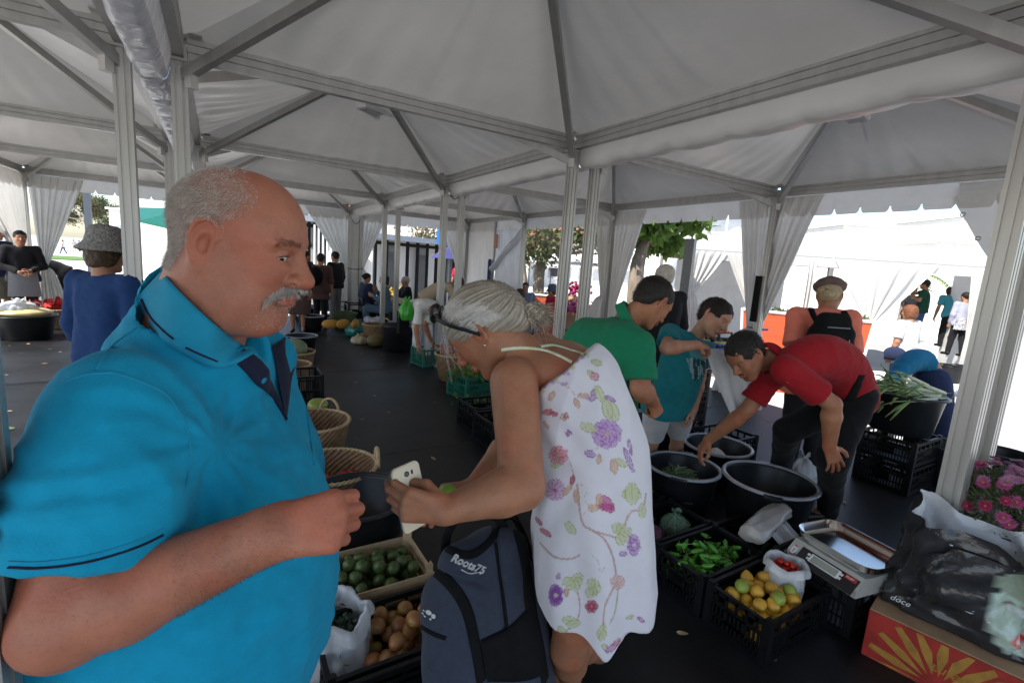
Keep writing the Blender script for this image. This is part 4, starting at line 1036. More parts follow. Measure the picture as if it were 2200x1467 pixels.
hr, hn, hx, rg = on_head(lambda x: ((np.abs(x[:, 1]) < .046) & (np.abs(x[:, 2]+.046+8*x[:, 1]**2+.35*np.maximum(np.abs(x[:, 1])-.024, 0)) < .008) & (x[:, 0] > .045)).astype(float), 1700, 6)
dirs = hn*.35+(MR@V(.15, 0, -1.0))*.9+(MR@np.stack([0*hx[:, 1], np.sign(hx[:, 1])*.5, 0*hx[:, 1]])).T+rg.normal(size=hr.shape)*.15
sv, sf = strands(hr+hn*.001, dirs, rg.uniform(.005, .010, len(hr)), .00030, seed=7)
link('moustache', to_mesh('moustache', sv, sf, HAIR['silver'], smooth=False), mt)
hr, hn, hx, rg = on_head(lambda x: ((np.abs(np.abs(x[:, 1])-.033) < .021) & (np.abs(x[:, 2]-.032+.12*np.abs(np.abs(x[:, 1])-.028)) < .0045) & (x[:, 0] > .05)).astype(float), 420, 8)
dirs = hn*.45+(MR@np.stack([0*hx[:, 1], np.sign(hx[:, 1])*.9, .1+0*hx[:, 1]])).T+rg.normal(size=hr.shape)*.2
sv, sf = strands(hr, dirs, rg.uniform(.004, .009, len(hr)), .0003, seed=9); link('eyebrow', to_mesh('eyebrow', sv, sf, HAIR['pepper'], smooth=False), mt)
hr, hn, hx, rg = on_head(lambda x: ((x[:, 2] < -.062) & (x[:, 2] > -.115) & (x[:, 0] > .02) & (np.abs(x[:, 1]) < .06)).astype(float)*.6, 1300, 10)
sv, sf = strands(hr, hn*.7+MR@V(0, 0, -.5), rg.uniform(.0012, .0028, len(hr)), .0002, seed=11, seg=1); link('stubble', to_mesh('stubble', sv, sf, HAIR['white'], smooth=False), mt)

me_ = kids['body'].data; a_v = np.zeros(len(me_.vertices)*3); me_.vertices.foreach_get('co', a_v); a_v = a_v.reshape(-1, 3)+np.array(mt.location); a_n = np.zeros(len(me_.vertices)*3); me_.vertices.foreach_get('normal', a_n); a_n = a_n.reshape(-1, 3)
MJ = (P(140, 1335, .56), P(578, 1148, .605)); ax_ = nrm(MJ[1]-MJ[0]); tt_ = (a_v-MJ[0])@ax_; dd_ = np.linalg.norm(a_v-MJ[0]-tt_[:, None]*ax_, axis=1); ok = np.where((tt_ > .03) & (tt_ < np.linalg.norm(MJ[1]-MJ[0])+.03) & (dd_ < .075) & (a_n@V(0, -1, .4) > -.2))[0]
rg = np.random.RandomState(61); ii = rg.choice(ok, 2600); jit = rg.normal(size=(2600, 3))*.002
sv, sf = strands(a_v[ii]+jit*0+a_n[ii]*.0003, a_n[ii]*.30+ax_*.6-V(0, 0, .55)+rg.normal(size=(2600, 3))*.25, rg.uniform(.003, .0065, 2600), .00010, seed=62); link('arm_hair', to_mesh('arm_hair', sv, sf, HAIR['brown'], smooth=False), mt)
# ============ grey-haired woman in the floral dress
dW = nrm(P(1270, 1100, 1)-CAM); away = nrm(V(dW[0], dW[1], 0)); left_ = V(-away[1], away[0], 0)   # left_ = image left, horizontal
J = dict(head=P(1040, 712, 1.25), neck=P(1108, 752, 1.27), shL=P(1104, 820, 1.17), shR=P(1165, 755, 1.46), spine=P(1262, 850, 1.36),
         hipL=P(1285, 1110, 1.27), hipR=P(1262, 1085, 1.47), knL=P(1222, 1395, 1.47), knR=P(1240, 1375, 1.58), elL=P(1122, 1045, 1.06), wrL=P(955, 1096, .985),
         elR=P(1110, 950, 1.42), wrR=P(1018, 1050, 1.24))
J['anL'] = V(*G(1215, 1560)[:2], .08)+away*.1; J['anR'] = J['anL']+away*.18-left_*.1; J['toeL'] = J['anL']+left_*.16-V(0, 0, .04); J['toeR'] = J['anR']+left_*.16-V(0, 0, .04)
J['fwd'] = nrm(P(960, 765, 1.25)-P(1005, 672, 1.25))*1.0+away*.12; J['up'] = nrm(P(1000, 600, 1.25)-P(1000, 690, 1.25))+left_*.5
J['fwd'] = nrm(left_*.70-V(0, 0, .72)+away*.03); J['up'] = nrm(left_*.72+V(0, 0, .70))
J['hdL'] = P(868, 1082, .955)-J['wrL']; J['hnL'] = -V(_u)*.35+(P(900, 1090, 1.1)-P(900, 1090, 1.0))*-1*0+away*1.0+V(0, 0, .25); J['htL'] = V(0, 0, 1)
J['hdR'] = P(960, 1062, 1.19)-J['wrR']; J['hnR'] = V(0, 0, -1)+left_*.2; J['htR'] = -away*1.0
def wcut(v): return None
wt, wc, WR, whs = person('grey-haired woman in white floral sundress bending forward with a phone in her hand', J, dict(
    s=.98, hs=.93, h=.007, hh=.0026, hv=.0028, fine=True, fem=1, skin='tan', nr=.050, ra=(.060, .051, .050, .029), look=(.75, 0, -.7), hands=.93,
    sect=[(.10, .105, .062), (.28, .085, .085), (.5, .06, .085), (.75, .06, .10), (1.0, .06, .11)],
    handL=dict(curl=.9, thumb=(.0, 1.0), fc=[(.75, .7, .5), (.8, .75, .5), (.85, .8, .5), (.9, .8, .5)]), handR=dict(curl=.55, thumb=(.25, .6)),
    face=dict(fem=1, nose=.95, eye=.0018, ear=1.05, brow=(.8, .72, .62))))
wk = {o.name.split('.')[0]: o for o in wt.children}
D = SDF(np.array([P(1145, 1400, 1.55), P(1400, 750, 1.55), P(1145, 760, 1.1), P(1400, 1410, 1.1), P(1270, 1410, 1.7)]).min(0)-.12, np.array([P(1145, 1400, 1.55), P(1400, 750, 1.55), P(1145, 760, 1.1), P(1400, 1410, 1.1), P(1150, 1410, 1.7)]).max(0)+.12, .0036)
axn = nrm(J['hipR']-J['hipL'])
prev = None
for (px, py, d_, r) in ((1222, 815, 1.32, .096), (1236, 865, 1.32, .112), (1250, 930, 1.33, .128), (1260, 1020, 1.345, .134), (1264, 1110, 1.36, .138), (1264, 1200, 1.385, .140), (1264, 1290, 1.41, .143), (1264, 1400, 1.44, .147), (1264, 1470, 1.47, .149)):
    p = P(px, py, d_); a_, b_ = p-axn*.075, p+axn*.085
    D.cone(a_, b_, r, r, .05)
    if prev is not None:
        for q in (.33, .66): D.cone(lerp(prev[0], a_, q), lerp(prev[1], b_, q), prev[2], r, .05)
    prev = (a_, b_, r)
# neckline and hem
c1, c2 = P(1262, 757, 1.3), P(1140, 858, 1.3); vw = nrm(P(1200, 800, 1)-CAM); nn_ = np.cross(c2-c1, vw); nn_ = nn_*np.sign(np.dot(nn_, P(1100, 700, 1.3)-c1)); D.plane((c1+c2)/2, nn_, .004)
D.plane(P(1280, 1312, 1.27), V(0, 0, -1.)+.10*away, .003)
v, q = D.mesh(); nn = vnormals(v, q)
X_, Y_ = pxof(v)
# hanging folds, a pull at the waist, wavy hem
fold = .0055*np.sin((X_-1270)*.062+.004*(Y_-1000)+1.4*np.sin(Y_*.008))*np.clip((Y_-980)/260, 0, 1)+.0045*np.sin((X_+.62*Y_)*.075+1)*np.exp(-((Y_-1085)/60)**2)*np.clip((1260-X_)/90, 0, 1)+.003*vnoise(v*V(1, 1, .3), 24, 2)+.003*np.sin((X_-.8*Y_)*.09)*np.exp(-((Y_-960)/70)**2)*np.clip((1290-X_)/100, 0, 1)
v = v+nn*(fold*1.7+.0035*vridge(v*V(1, 1, .35), 20, 3)+.0045*vridge(v*V(1, 1, .8), 9, 6))[:, None]
hz = np.clip((Y_-1270)/90, 0, 1); v[:, 2] -= hz*(.045*np.exp(-((X_-1312)/26)**2)+.008*np.sin(X_*.05))
def paint(px, py):
    n = len(px); C = np.tile(V(.97, .965, 1.0), (n, 1))
    def blend(w_, c): C[:] = C*(1-w_[:, None])+V(c)*w_[:, None]
    def petal(cx, cy, L_, W_, a, c, edge=None, al=.75):
        ux, uy = math.cos(a), math.sin(a); x = (px-cx)*ux+(py-cy)*uy; y = -(px-cx)*uy+(py-cy)*ux; t = x/L_
        wd = W_*np.sqrt(np.clip(t*(1-t)*4, 0, 1)); d_ = wd-np.abs(y); w_ = np.clip(d_/1.2, 0, 1)*((t > 0) & (t < 1))*al; blend(w_, c)
        if edge is not None: blend(((d_ > 0) & (d_ < 2.0) & (t > 0) & (t < 1))*.75, edge); blend(((np.abs(y) < .8) & (t > .05) & (t < .9))*.45, edge)
    def stem(pts, w_, c):
        pts = [V(a, b, 0) for a, b in pts]; pts = bez(pts, 24); best = np.full(n, 1e9)
        lo = np.min(pts, 0); hi = np.max(pts, 0); ok = (px > lo[0]-9) & (px < hi[0]+9) & (py > lo[1]-9) & (py < hi[1]+9); qx, qy = px[ok], py[ok]; b_ = np.full(len(qx), 1e9)
        for a, b in zip(pts[:-1], pts[1:]):
            dx, dy = b[0]-a[0], b[1]-a[1]; t = np.clip(((qx-a[0])*dx+(qy-a[1])*dy)/(dx*dx+dy*dy+1e-9), 0, 1); b_ = np.minimum(b_, np.hypot(qx-a[0]-t*dx, qy-a[1]-t*dy))
        best[ok] = b_; blend(np.clip((w_-best)/.9, 0, 1)*.85, c)
    LG, LGd, PU, PUd, PK, OR, RD, ST = (.76, .81, .48), (.42, .48, .18), (.66, .42, .74), (.25, .04, .38), (.88, .42, .50), (.85, .58, .36), (.42, .02, .10), (.60, .34, .26)
    def flower(cx, cy, r, c, e, n_=7, a0=0., core=(.75, .62, .2), sq=1.0):
        for k in range(n_):
            a = a0+k*2*math.pi/n_; petal(cx, cy, r*(1-(1-sq)*abs(math.cos(a))), r*.42, a, c, e)
        blend(np.clip((r*.2-np.hypot(px-cx, py-cy))/1.5, 0, 1), core)
    def leaf(cx, cy, L_, a, c=LG, e=LGd, W_=.26): petal(cx, cy, L_, L_*W_, a, c, e, .8)
    def vine(cx, cy, r, a0):   # lobed leaf
        for k in range(5): petal(cx-.2*r*math.cos(a0), cy-.2*r*math.sin(a0), r*(1.15 if k == 2 else 1.0), r*.42, a0+(k-2)*.75, LG, LGd, .75)
    stem([(1240, 1040), (1250, 1120), (1275, 1140), (1300, 1160), (1318, 1200), (1322, 1250), (1300, 1300), (1296, 1350)], 2.4, ST); stem([(1275, 1140), (1310, 1150), (1330, 1150), (1355, 1100), (1380, 1095), (1388, 1060)], 2.2, ST)
    stem([(1160, 1165), (1190, 1195), (1225, 1200), (1245, 1192)], 2.2, ST); stem([(1230, 1240), (1245, 1290), (1240, 1330), (1210, 1360)], 2.0, ST); stem([(1222, 985), (1232, 1020), (1228, 1050)], 1.4, ST)
    stem([(1300, 850), (1305, 900), (1298, 925)], 1.2, LGd); stem([(1195, 820), (1225, 835), (1235, 850)], 1.2, ST); stem([(1330, 1250), (1322, 1310), (1310, 1340)], 1.8, LGd)
    stem([(1248, 1040), (1262, 1050), (1255, 1075), (1268, 1090), (1245, 1110)], .9, LGd); stem([(1268, 1190), (1285, 1205), (1290, 1230), (1300, 1215)], .9, LGd)
    # peony
    for r_, k_ in ((33, 9), (22, 7)): flower(1304, 932, r_, PU if r_ > 25 else (.74, .50, .80), (.34, .08, .50), k_, .2*r_)
    leaf(1282, 925, 40, math.pi+.35); leaf(1325, 905, 45, -1.9); leaf(1270, 965, -28, math.pi-.2, LG); petal(1255, 972, 26, 8, .2, PU, PUd); leaf(1322, 985, 30, .6); leaf(1318, 985, 34, 1.5, OR, ST); leaf(1288, 975, 22, 1.7, OR, ST)
    for cx, cy, a in ((1268, 862, -.9), (1270, 848, -.7)): petal(cx, cy, 18, 6, a, PU, PUd)
    leaf(1280, 828, 38, 1.15); petal(1300, 850, 26, 5, .5, PU, PUd); leaf(1300, 858, 44, 1.35, LG)
    flower(1200, 978, 22, PK, (.72, .10, .14), 7, .4); petal(1165, 888, 24, 7, -.2, (.75, .18, .14), RD); petal(1182, 888, 18, 6, .1, (.72, .10, .25), RD); leaf(1168, 905, 20, 1.0, OR, ST, .2)
    flower(1213, 895, 10, LG, RD, 5, .3, RD); flower(1221, 930, 8, PU, PUd, 4); leaf(1182, 1002, 24, -.2)
    flower(1192, 1052, 24, (.82, .58, .78), (.50, .14, .36), 9, .1, (.45, .15, .35)); petal(1232, 1020, 22, 6, 1.8, (.58, .05, .12), RD); leaf(1228, 1040, 30, 2.2, OR, ST, .2); leaf(1236, 1050, 34, 1.4, OR, ST, .2)
    # bell flower
    petal(1290, 1065, 44, 13, .9, (.70, .10, .38), RD); petal(1288, 1060, 34, 9, 1.6, (.86, .55, .36), ST); petal(1284, 1088, 34, 8, .05, (.66, .08, .34), RD); petal(1262, 1092, 26, 8, -.1, OR, ST)
    vine(1357, 1060, 22, -1.5); leaf(1357, 1035, 50, 1.55, LG, LGd, .3); vine(1333, 1145, 26, -.3); vine(1232, 1248, 24, 1.2); vine(1272, 1262, 22, .2)
    flower(1362, 1170, 24, PU, PUd, 10, .3, (.85, .75, .8), .5); petal(1330, 1190, 18, 6, -.2, PU, PUd); flower(1327, 1250, 17, (.92, .70, .66), (.75, .3, .3), 7)
    flower(1194, 1278, 27, (.34, .10, .48), PUd, 11, .0, (.8, .75, .5), .45); leaf(1216, 1262, 20, 1.5, OR, ST); petal(1203, 1230, 16, 5, 1.9, PU, PUd); flower(1271, 1302, 15, (.58, .04, .14), RD, 6)
    for cx, cy, L_, a in ((1205, 1330, 34, .1), (1215, 1345, 34, -.3), (1198, 1345, 30, .8), (1285, 1370, 34, -1.1), (1300, 1350, 30, 1.9), (1290, 1385, 26, .5), (1345, 1330, 18, -.5)): leaf(cx, cy, L_, a)
    petal(1300, 1400, 30, 7, -.6, (.80, .35, .6), PUd); petal(1368, 1325, 20, 5, .5, (.85, .4, .6), PUd); leaf(1318, 1388, 22, -.9, PK, RD)
    leaf(1160, 1135, 30, .6, (.72, .2, .3), RD, .2); leaf(1150, 1110, 24, .9, (.58, .1, .25), RD, .2); leaf(1215, 1120, 34, .9); leaf(1380, 1080, 34, 1.6); leaf(1340, 960, 60, 1.2, (.70, .52, .78), PUd, .1); leaf(1350, 940, 40, 1.4, (.72, .5, .78), PUd, .1)
    leaf(1270, 775, 26, .3); leaf(1262, 795, 24, .8, LG); petal(1268, 805, 20, 9, .4, PK, RD); leaf(1190, 840, 24, 2.0, OR, ST); leaf(1240, 850, 26, .0, OR, ST); leaf(1235, 855, 24, 1.2, OR, ST); leaf(1160, 840, 22, -.9, (.72, .2, .3), RD, .2)
    for cx, cy in ((1213, 802), (1221, 803), (1208, 824), (1217, 824), (1262, 855)): blend(np.clip((4.5-np.hypot(px-cx, py-cy))/1.2, 0, 1)*.9, PU)
    for k in range(12):   # purple beading along the neckline
        cx, cy = 1262-120*k/11+3*math.sin(k*3), 760+95*k/11+4*math.cos(k*2); blend(np.clip((5.5-np.hypot(px-cx, py-cy))/1.5, 0, 1)*.9, PU if k % 3 else (.72, .78, .38))
    return C
X_, Y_ = pxof(v)
dress = link('dress', to_mesh('dress', v, q, mat('dress_cotton', (.62, .61, .64), .8, sheen=.2, noise=(30, .03), bump=(240, .3, .001), vcol=True), paint(X_, Y_)), wt)
tw = bvh([wk['body'], dress])
def wrib(pts, w_, name, mt_, off=.002, n=40, thick=.0015, par=None):
    m_ = ribbon(tw, pts, w_, off, n, thick)
    if m_.v: return m_.build(name, mt_, par or wt, smooth=True)
strap = mat('strap_cotton', (.74, .73, .66), .8, noise=(55, .35), ramp=(.55, .62, .30))
wrib([(1160, 745), (1190, 742), (1225, 752), (1258, 762)], .0085, 'strap', strap)
wrib([(1076, 752), (1105, 748), (1140, 748), (1175, 754), (1205, 766), (1228, 778)], .0085, 'strap', strap)
# swept-back hair, knot, loose strands
def WL(x, y, z): return wc+WR@(V(x, y, z)*whs)
S5 = SDF(wc-.26, wc+.26, .0032)
S5.ell(WL(-.016, 0, .040), V(.110, .088, .092)*whs, WR, 0); S5.ell(WL(-.07, 0, .015), V(.07, .066, .07)*whs, WR, .03)
S5.ell(WL(.108, 0, -.042), V(.085, .085, .108)*whs, WR, .008, sub=True)
for y in (-1, 1): S5.ell(WL(.010, .085*y, -.036), V(.050, .035, .047)*whs, WR, .006, sub=True); S5.ell(WL(-.03, .085*y, -.075), V(.06, .05, .052)*whs, WR, .006, sub=True)
S5.ell(WL(-.10, 0, -.025), V(.04, .045, .045)*whs, WR, .03); S5.plane(WL(-.06, 0, -.072), WR@V(.35, 0, -1), .01)
[S5.ell(WL(-.012, .095*y, -.002), V(.027, .034, .040)*whs, WR, .006, sub=True) for y in (-1, 1)]
v, q = S5.mesh(); x = (v-wc)@WR/whs; tie_ = V(-.120, 0, -.035)
th_ = np.arctan2(x[:, 1], x[:, 2]-.03); flow = th_*46+6*x[:, 0]*math.pi
nn = vnormals(v, q); v = v+nn*(.0016*np.sin(flow)+.0012*np.sin(flow*2.3+4*x[:, 0]*10)+.0012*vnoise(x*V(.5, 1, 1), 70, 1))[:, None]
hcol = .72+.28*np.sin(flow*.7+3*x[:, 0]*8)*np.sin(th_*9)[:]; hcol = np.clip(hcol, .45, 1.1)[:, None]*V(1, .98, .95)
silv = mat('silver_streaked_hair', (.42, .37, .30), .42, noise=(60, .15), vcol=True); hairw = link('hair', to_mesh('hair', v, q, silv, hcol), wt)
rg = np.random.RandomState(12); mb = MB()
n_ = 900; cols = []
for i in range(n_):      # long hairs drawn back from the hairline into the knot
    a = rg.uniform(-1.9, 1.9); xs = rg.uniform(.05, .082) if abs(a) < 1.2 else rg.uniform(-.0, .055)
    up_ = V(0, math.sin(a), math.cos(a)); p0 = V(xs-.02*abs(a), 0, .032)+up_*V(1, .083, .085); r_ = rg.uniform(1.0, 1.035)
    pts = []
    for t in np.linspace(0, 1, 9):
        px_ = (xs-.02*abs(a))*(1-t)+tie_[0]*t; rr = math.sqrt(max(0, 1-((px_+.016)/.116)**2)); rr = rr*(1-t)+(.14+.0*t)*t if rr < .3 else rr*(1-t**6)+.15*t**6
        e_ = V(px_, math.sin(a)*.0905*rr*r_, .036+math.cos(a)*.0935*rr*r_-(.066*t**3)); pts.append(WL(*(e_+rg.normal(size=3)*.0008)))
    mb.tube(pts, [.0005, .0008, .0009, .0009, .0009, .0009, .0009, .0008, .0006], 3, caps=False)
mb.build('hair_strands', HAIR['silver'], hairw)
# knot: wrapped locks and frayed ends
kc = WL(-.142, 0, -.052); mb = MB(); mb.ball(kc, .024, 16, 12)
for i in range(150):
    a0, a1, a2 = rg.uniform(0, 6.28, 3); A0, B0 = nrm(rg.normal(size=3)), nrm(rg.normal(size=3)); B0 = nrm(np.cross(A0, B0)); R_ = rg.uniform(.014, .030)
    mb.tube([kc+(A0*math.cos(a0+t)+B0*math.sin(a0+t))*R_*V(1, 1, .9) for t in np.linspace(0, 2.4, 8)], [.0006, .0016, .0022, .0022, .0022, .0022, .0015, .0005], 4, caps=False)
for i in range(420):
    d0 = nrm(WR@V(-.7, 0, -.05)-V(0, 0, .45)+rg.normal(size=3)*.30); p0 = kc+rg.normal(size=3)*.010; L_ = rg.uniform(.02, .058)
    mb.tube([p0, p0+d0*L_*.5, p0+d0*L_+V(0, 0, -.25*L_)+rg.normal(size=3)*.006], [.0011, .0008, .0002], 3, caps=False)
mb.build('hair_knot', mat('knot_hair', (.24, .19, .14), .5, noise=(70, .5), ramp=(.55, .48, .38)), hairw, smooth=True)
mb = MB()
for k in range(4): mb.tube([WL(-.118-.004*k, 0, -.033)+WR@(V(0, math.cos(a), math.sin(a))*.021) for a in np.linspace(0, 6.283, 20)], .0025, 6)
mb.build('hair_band', mat('hair_band', (.16, .035, .02), .6), hairw)
mb = MB()
for i in range(70):     # wisps by the temple
    y_ = 1 if i % 2 else -1; p0 = V(rg.uniform(.05, .085), y_*rg.uniform(.03, .062), rg.uniform(.05, .085)); d1 = V(.5, .1*y_, -.9)+rg.normal(size=3)*.3; L_ = rg.uniform(.03, .10)
    mb.tube([WL(*p0), WL(*(p0+d1*L_*.5+V(.01, 0, 0))), WL(*(p0+d1*L_))], [.0005, .0004, .0002], 3, caps=False)
mb.build('loose_hair', HAIR['silver'], hairw)
# sunglasses pushed up over the hair
sg = MB()
sg.tube([WL(.070, .045, .118), WL(.050, .082, .098), WL(.030, .098, .062), WL(.002, .098, .022), WL(-.015, .092, -.008)], [.0026, .0026, .0024, .0022, .002], 8, flat=2.0)
sg.tube([WL(.070, -.045, .118), WL(.050, -.082, .098), WL(.030, -.098, .062), WL(-.015, -.092, -.0)], [.0026, .0026, .0024, .002], 8)
sg.tube([WL(.074, y_, .122+.006*math.cos(y_*40)) for y_ in np.linspace(-.055, .055, 9)], .0035, 6)
glasses = empty('sunglasses', WL(.08, 0, .09), 'dark sunglasses pushed up on the grey hair of the woman in the floral dress', 'sunglasses')
sg.build('glasses_frame', M['black'], glasses, smooth=True)
ml = MB()
for y_ in (-1, 1):
    F = frame(WR@V(.75, 0, .66), WR@V(-.6, 0, .75)); cN = WL(.072, .031*y_, .126)
    ml.lathe([(0, .002), (.015, .0015), (.024, 0), (.0255, -.0015), (.0, -.001)], cN, 24, 0, np.stack([F[:, 1]*1.05, F[:, 2]*.82, F[:, 0]], 1))
ml.build('lens', M['glassdark'], glasses, smooth=True)
mb = MB(); mb.ball(WL(-.006, .0915, -.036), .0032, 10, 8); mb.build('earring', M['inox'], wt, smooth=True)
Lr = J['wrL']+nrm(J['hdL'])*.10
# phone in her left hand
pd = nrm(P(866, 1010, .985)-P(888, 1110, .99)); ph = P(882, 1066, .992); wx = nrm(P(905, 1025, 1.01)-P(852, 1008, .97)); wx = nrm(wx-pd*np.dot(wx, pd)); nz = np.cross(wx, pd)
RP = np.stack([wx, pd, nz if np.dot(nz, CAM-ph) > 0 else -nz], 1); pt = empty('phone', ph, 'gold-backed smartphone held up in the left hand of the woman in the floral dress', 'phone')
def rrect(w_, h_, r, n=5):
    out = []
    for cx, cy, a0 in ((w_/2-r, h_/2-r, 0), (-w_/2+r, h_/2-r, 1), (-w_/2+r, -h_/2+r, 2), (w_/2-r, -h_/2+r, 3)):
        out += [(cx+r*math.cos((a0+q/n)*math.pi/2), cy+r*math.sin((a0+q/n)*math.pi/2)) for q in range(n+1)]
    return out
gold = mat('gold_metal', (.42, .37, .29), .35, metal=.6, noise=(20, .06))
mb = MB(); mb.prism(rrect(.068, .135, .012), ph-RP[:, 2]*.003, ph+RP[:, 2]*.0028, RP[:, 0], RP[:, 1]); mb.prism(rrect(.064, .131, .011), ph+RP[:, 2]*.0028, ph+RP[:, 2]*.0038, RP[:, 0], RP[:, 1]); mb.build('phone_shell', gold, pt, smooth=False)
mb = MB(); mb.prism(rrect(.066, .133, .011), ph-RP[:, 2]*.0045, ph-RP[:, 2]*.0031, RP[:, 0], RP[:, 1]); mb.build('screen', M['glassdark'], pt)
cm = MB(); F3 = RP; cp = ph+RP@V(.0, .048, .004)
cm.lathe([(0, .0010), (.0035, .0010), (.0055, .0012), (.006, -.001)], cp, 18, 0, RP); cm.box(ph+RP@V(.013, .048, .0042), (.004, .008, .0008), RP); cm.build('camera_lens', M['glassdark'], pt, smooth=True)
# fig in the other hand
mb = MB(); mb.ball(P(962, 1062, 1.18), (.024, .024, .026), 18, 12); tag(mb.build('fig', mat('lime_fig', (.19, .34, .03), .42, noise=(14, .2)), None, smooth=True), 'single bright green fig held in the fingers of the woman in the floral dress', 'fig')
mb = MB(); mb.tube([J['wrL']+nrm(J['hdL'])*.085*.93+V(0, 0, -.028)+.0098*(V(0, 0, math.cos(a))+away*math.sin(a)) for a in np.linspace(0, 6.28, 18)], .0014, 6); mb.build('ring', mat('gold_ring', (.7, .5, .2), .2, metal=1), wt)
# ============ the four people at the tubs on the right
def beltkids(t): return {o.name.split('.')[0]: o for o in t.children}
# man in green polo, bending, seen from behind
J = dict(head=P(1402, 650, 2.42), neck=P(1345, 688, 2.45), shL=P(1250, 722, 2.60), shR=P(1372, 745, 2.22), spine=P(1290, 780, 2.45), hipL=P(1262, 905, 2.75), hipR=P(1318, 925, 2.55),
         elL=P(1228, 830, 2.6), wrL=P(1290, 905, 2.6), elR=P(1376, 835, 2.18), wrR=P(1402, 862, 2.32))
b0 = G(1290, 1100); J['anL'] = V(b0[0]+.1, b0[1]+.12, .08); J['anR'] = V(b0[0]+.2, b0[1]-.12, .08); J['knL'] = lerp(J['hipL'], J['anL'], .48)+V(.05, 0, 0); J['knR'] = lerp(J['hipR'], J['anR'], .48)+V(.05, 0, 0)
J['toeL'] = J['anL']+V(.16, .03, -.04); J['toeR'] = J['anR']+V(.16, .03, -.04)
rgt = V(_r[0], _r[1], 0); rgt = nrm(rgt); awy = nrm(V(_f[0], _f[1], 0)); UPZ = V(0, 0, 1)
J['fwd'] = nrm(rgt*.62+awy*.30-UPZ*.58); J['up'] = nrm(rgt*.5+awy*.2+UPZ*.8); J['hdR'] = P(1412, 890, 2.36)-J['wrR']; J['hnR'] = awy-rgt*.6; J['htR'] = rgt+awy*.4
grn = cloth('green_pique', (.010, .175, .085), sc_=300, st=.3, n=.06)
gt, gc, GR, ghs = person('man in green polo shirt bending over the tubs, seen from behind', J, dict(s=1.03, hs=1.0, h=.009, hh=.004, hv=.0035, fine=True, skin='tan', ra=(.054, .045, .048, .030),
    look=(.8, 0, -.6), hands=.95, handR=dict(curl=1.2, thumb=(0, 1.1)), face=dict(eye=.002, scalp=None) if False else dict(eye=.002), sect=[(.10, .13, .085), (.28, .12, .115), (.5, .09, .125), (.75, .085, .125), (1.0, .085, .12)],
    top=dict(mat=grn, sleeve=.80, ws=1.45, off=.012, hem=.06, wr=.004, name='polo_shirt', neckw=.012), bottom=dict(mat=cloth('dark_trousers', (.018, .018, .022)), len=2, name='trousers'),
    hair=dict(style='short', mat=HAIR['pepper'], th=.006, rough=.002, n=6000, l=.012, r=.0005), shoe=M['black']))
F_n = nrm(gc+GR@V(-.03, 0, -.06)-J['neck']); collar(J['neck']+F_n*.035, F_n, GR[:, 0], .064, .088, .028, .02, .45, grn, gt)
# boy in teal T-shirt
J = dict(head=P(1535, 683, 3.0), neck=P(1497, 722, 3.08), shL=P(1440, 718, 2.98), shR=P(1512, 752, 3.2), spine=P(1462, 800, 3.1), hipL=P(1418, 862, 3.22), hipR=P(1462, 868, 3.32),
         elL=P(1432, 748, 2.72), wrL=P(1497, 741, 2.70), elR=P(1503, 812, 3.22), wrR=P(1490, 880, 3.2), knL=P(1400, 950, 3.58), knR=P(1455, 940, 3.66))
J['anL'] = V(*P(1385, 1010, 3.72)[:2], .08); J['anR'] = V(*P(1448, 1010, 3.82)[:2], .08); J['toeL'] = J['anL']+rgt*.14-UPZ*.04; J['toeR'] = J['anR']+rgt*.14-UPZ*.04
J['fwd'] = nrm(rgt*.50-awy*.72-UPZ*.36); J['up'] = nrm(UPZ*.86+rgt*.50-awy*.05); J['chestf'] = rgt
J['hdL'] = P(1530, 748, 2.75)-J['wrL']; J['hnL'] = -UPZ*.9+awy*.3; J['htL'] = -awy+rgt*.3
teal = cloth('teal_jersey', (.012, .17, .20), sc_=200, n=.08, vcol=True)
def bpaint(v):   # grey city print on the shirt front
    X_, Y_ = pxof(v); C = np.ones((len(v), 3)); rg = np.random.RandomState(4)
    fr = (X_ > 1482+.35*(Y_-760)) & (Y_ > 752) & (Y_ < 808+.2*(X_-1480)); C[fr] = V(6, 1.6, 1.5)
    for k in range(90):
        cx, cy, w_, h_ = rg.uniform(1470, 1520), rg.uniform(778, 808), rg.uniform(1, 4), rg.uniform(3, 12); m_ = (np.abs(X_-cx) < w_) & (np.abs(Y_-cy) < h_) & (X_ > 1478+.3*(Y_-780)); C[m_] = V(1.5, .35, .4) if k % 3 else V(20, 2.4, 2.2)
    return C
bt, bc, BR, bhs = person('boy in teal T-shirt and white shorts holding up a plastic bag, eyes turned down', J, dict(s=.90, hs=.95, h=.008, hh=.0036, hv=.0032, ch=.005, fine=True, skin='fair', ra=(.048, .042, .044, .028), nr=.047,
    look=(.85, -.2, -.5), hands=.82, handL=dict(curl=.85, thumb=(0, 1.1)), face=dict(eye=.003, nose=.9, brow=(.3, .25, .2), fem=1), sect=[(.10, .095, .068), (.28, .085, .09), (.5, .065, .098), (.75, .065, .106), (1.0, .065, .108)],
    top=dict(mat=teal, sleeve=.62, ws=1.45, off=.012, hem=.06, flare=.01, wr=.0032, name='t_shirt', paint=bpaint), bottom=dict(mat=cloth('white_jersey', (.55, .55, .58), n=.04), len=.78, off=.018, name='shorts'),
    hair=dict(style='short', mat=HAIR['dark'], th=.011, rough=.003, n=4000, l=.016, r=.0006), shoe=M['navy']))
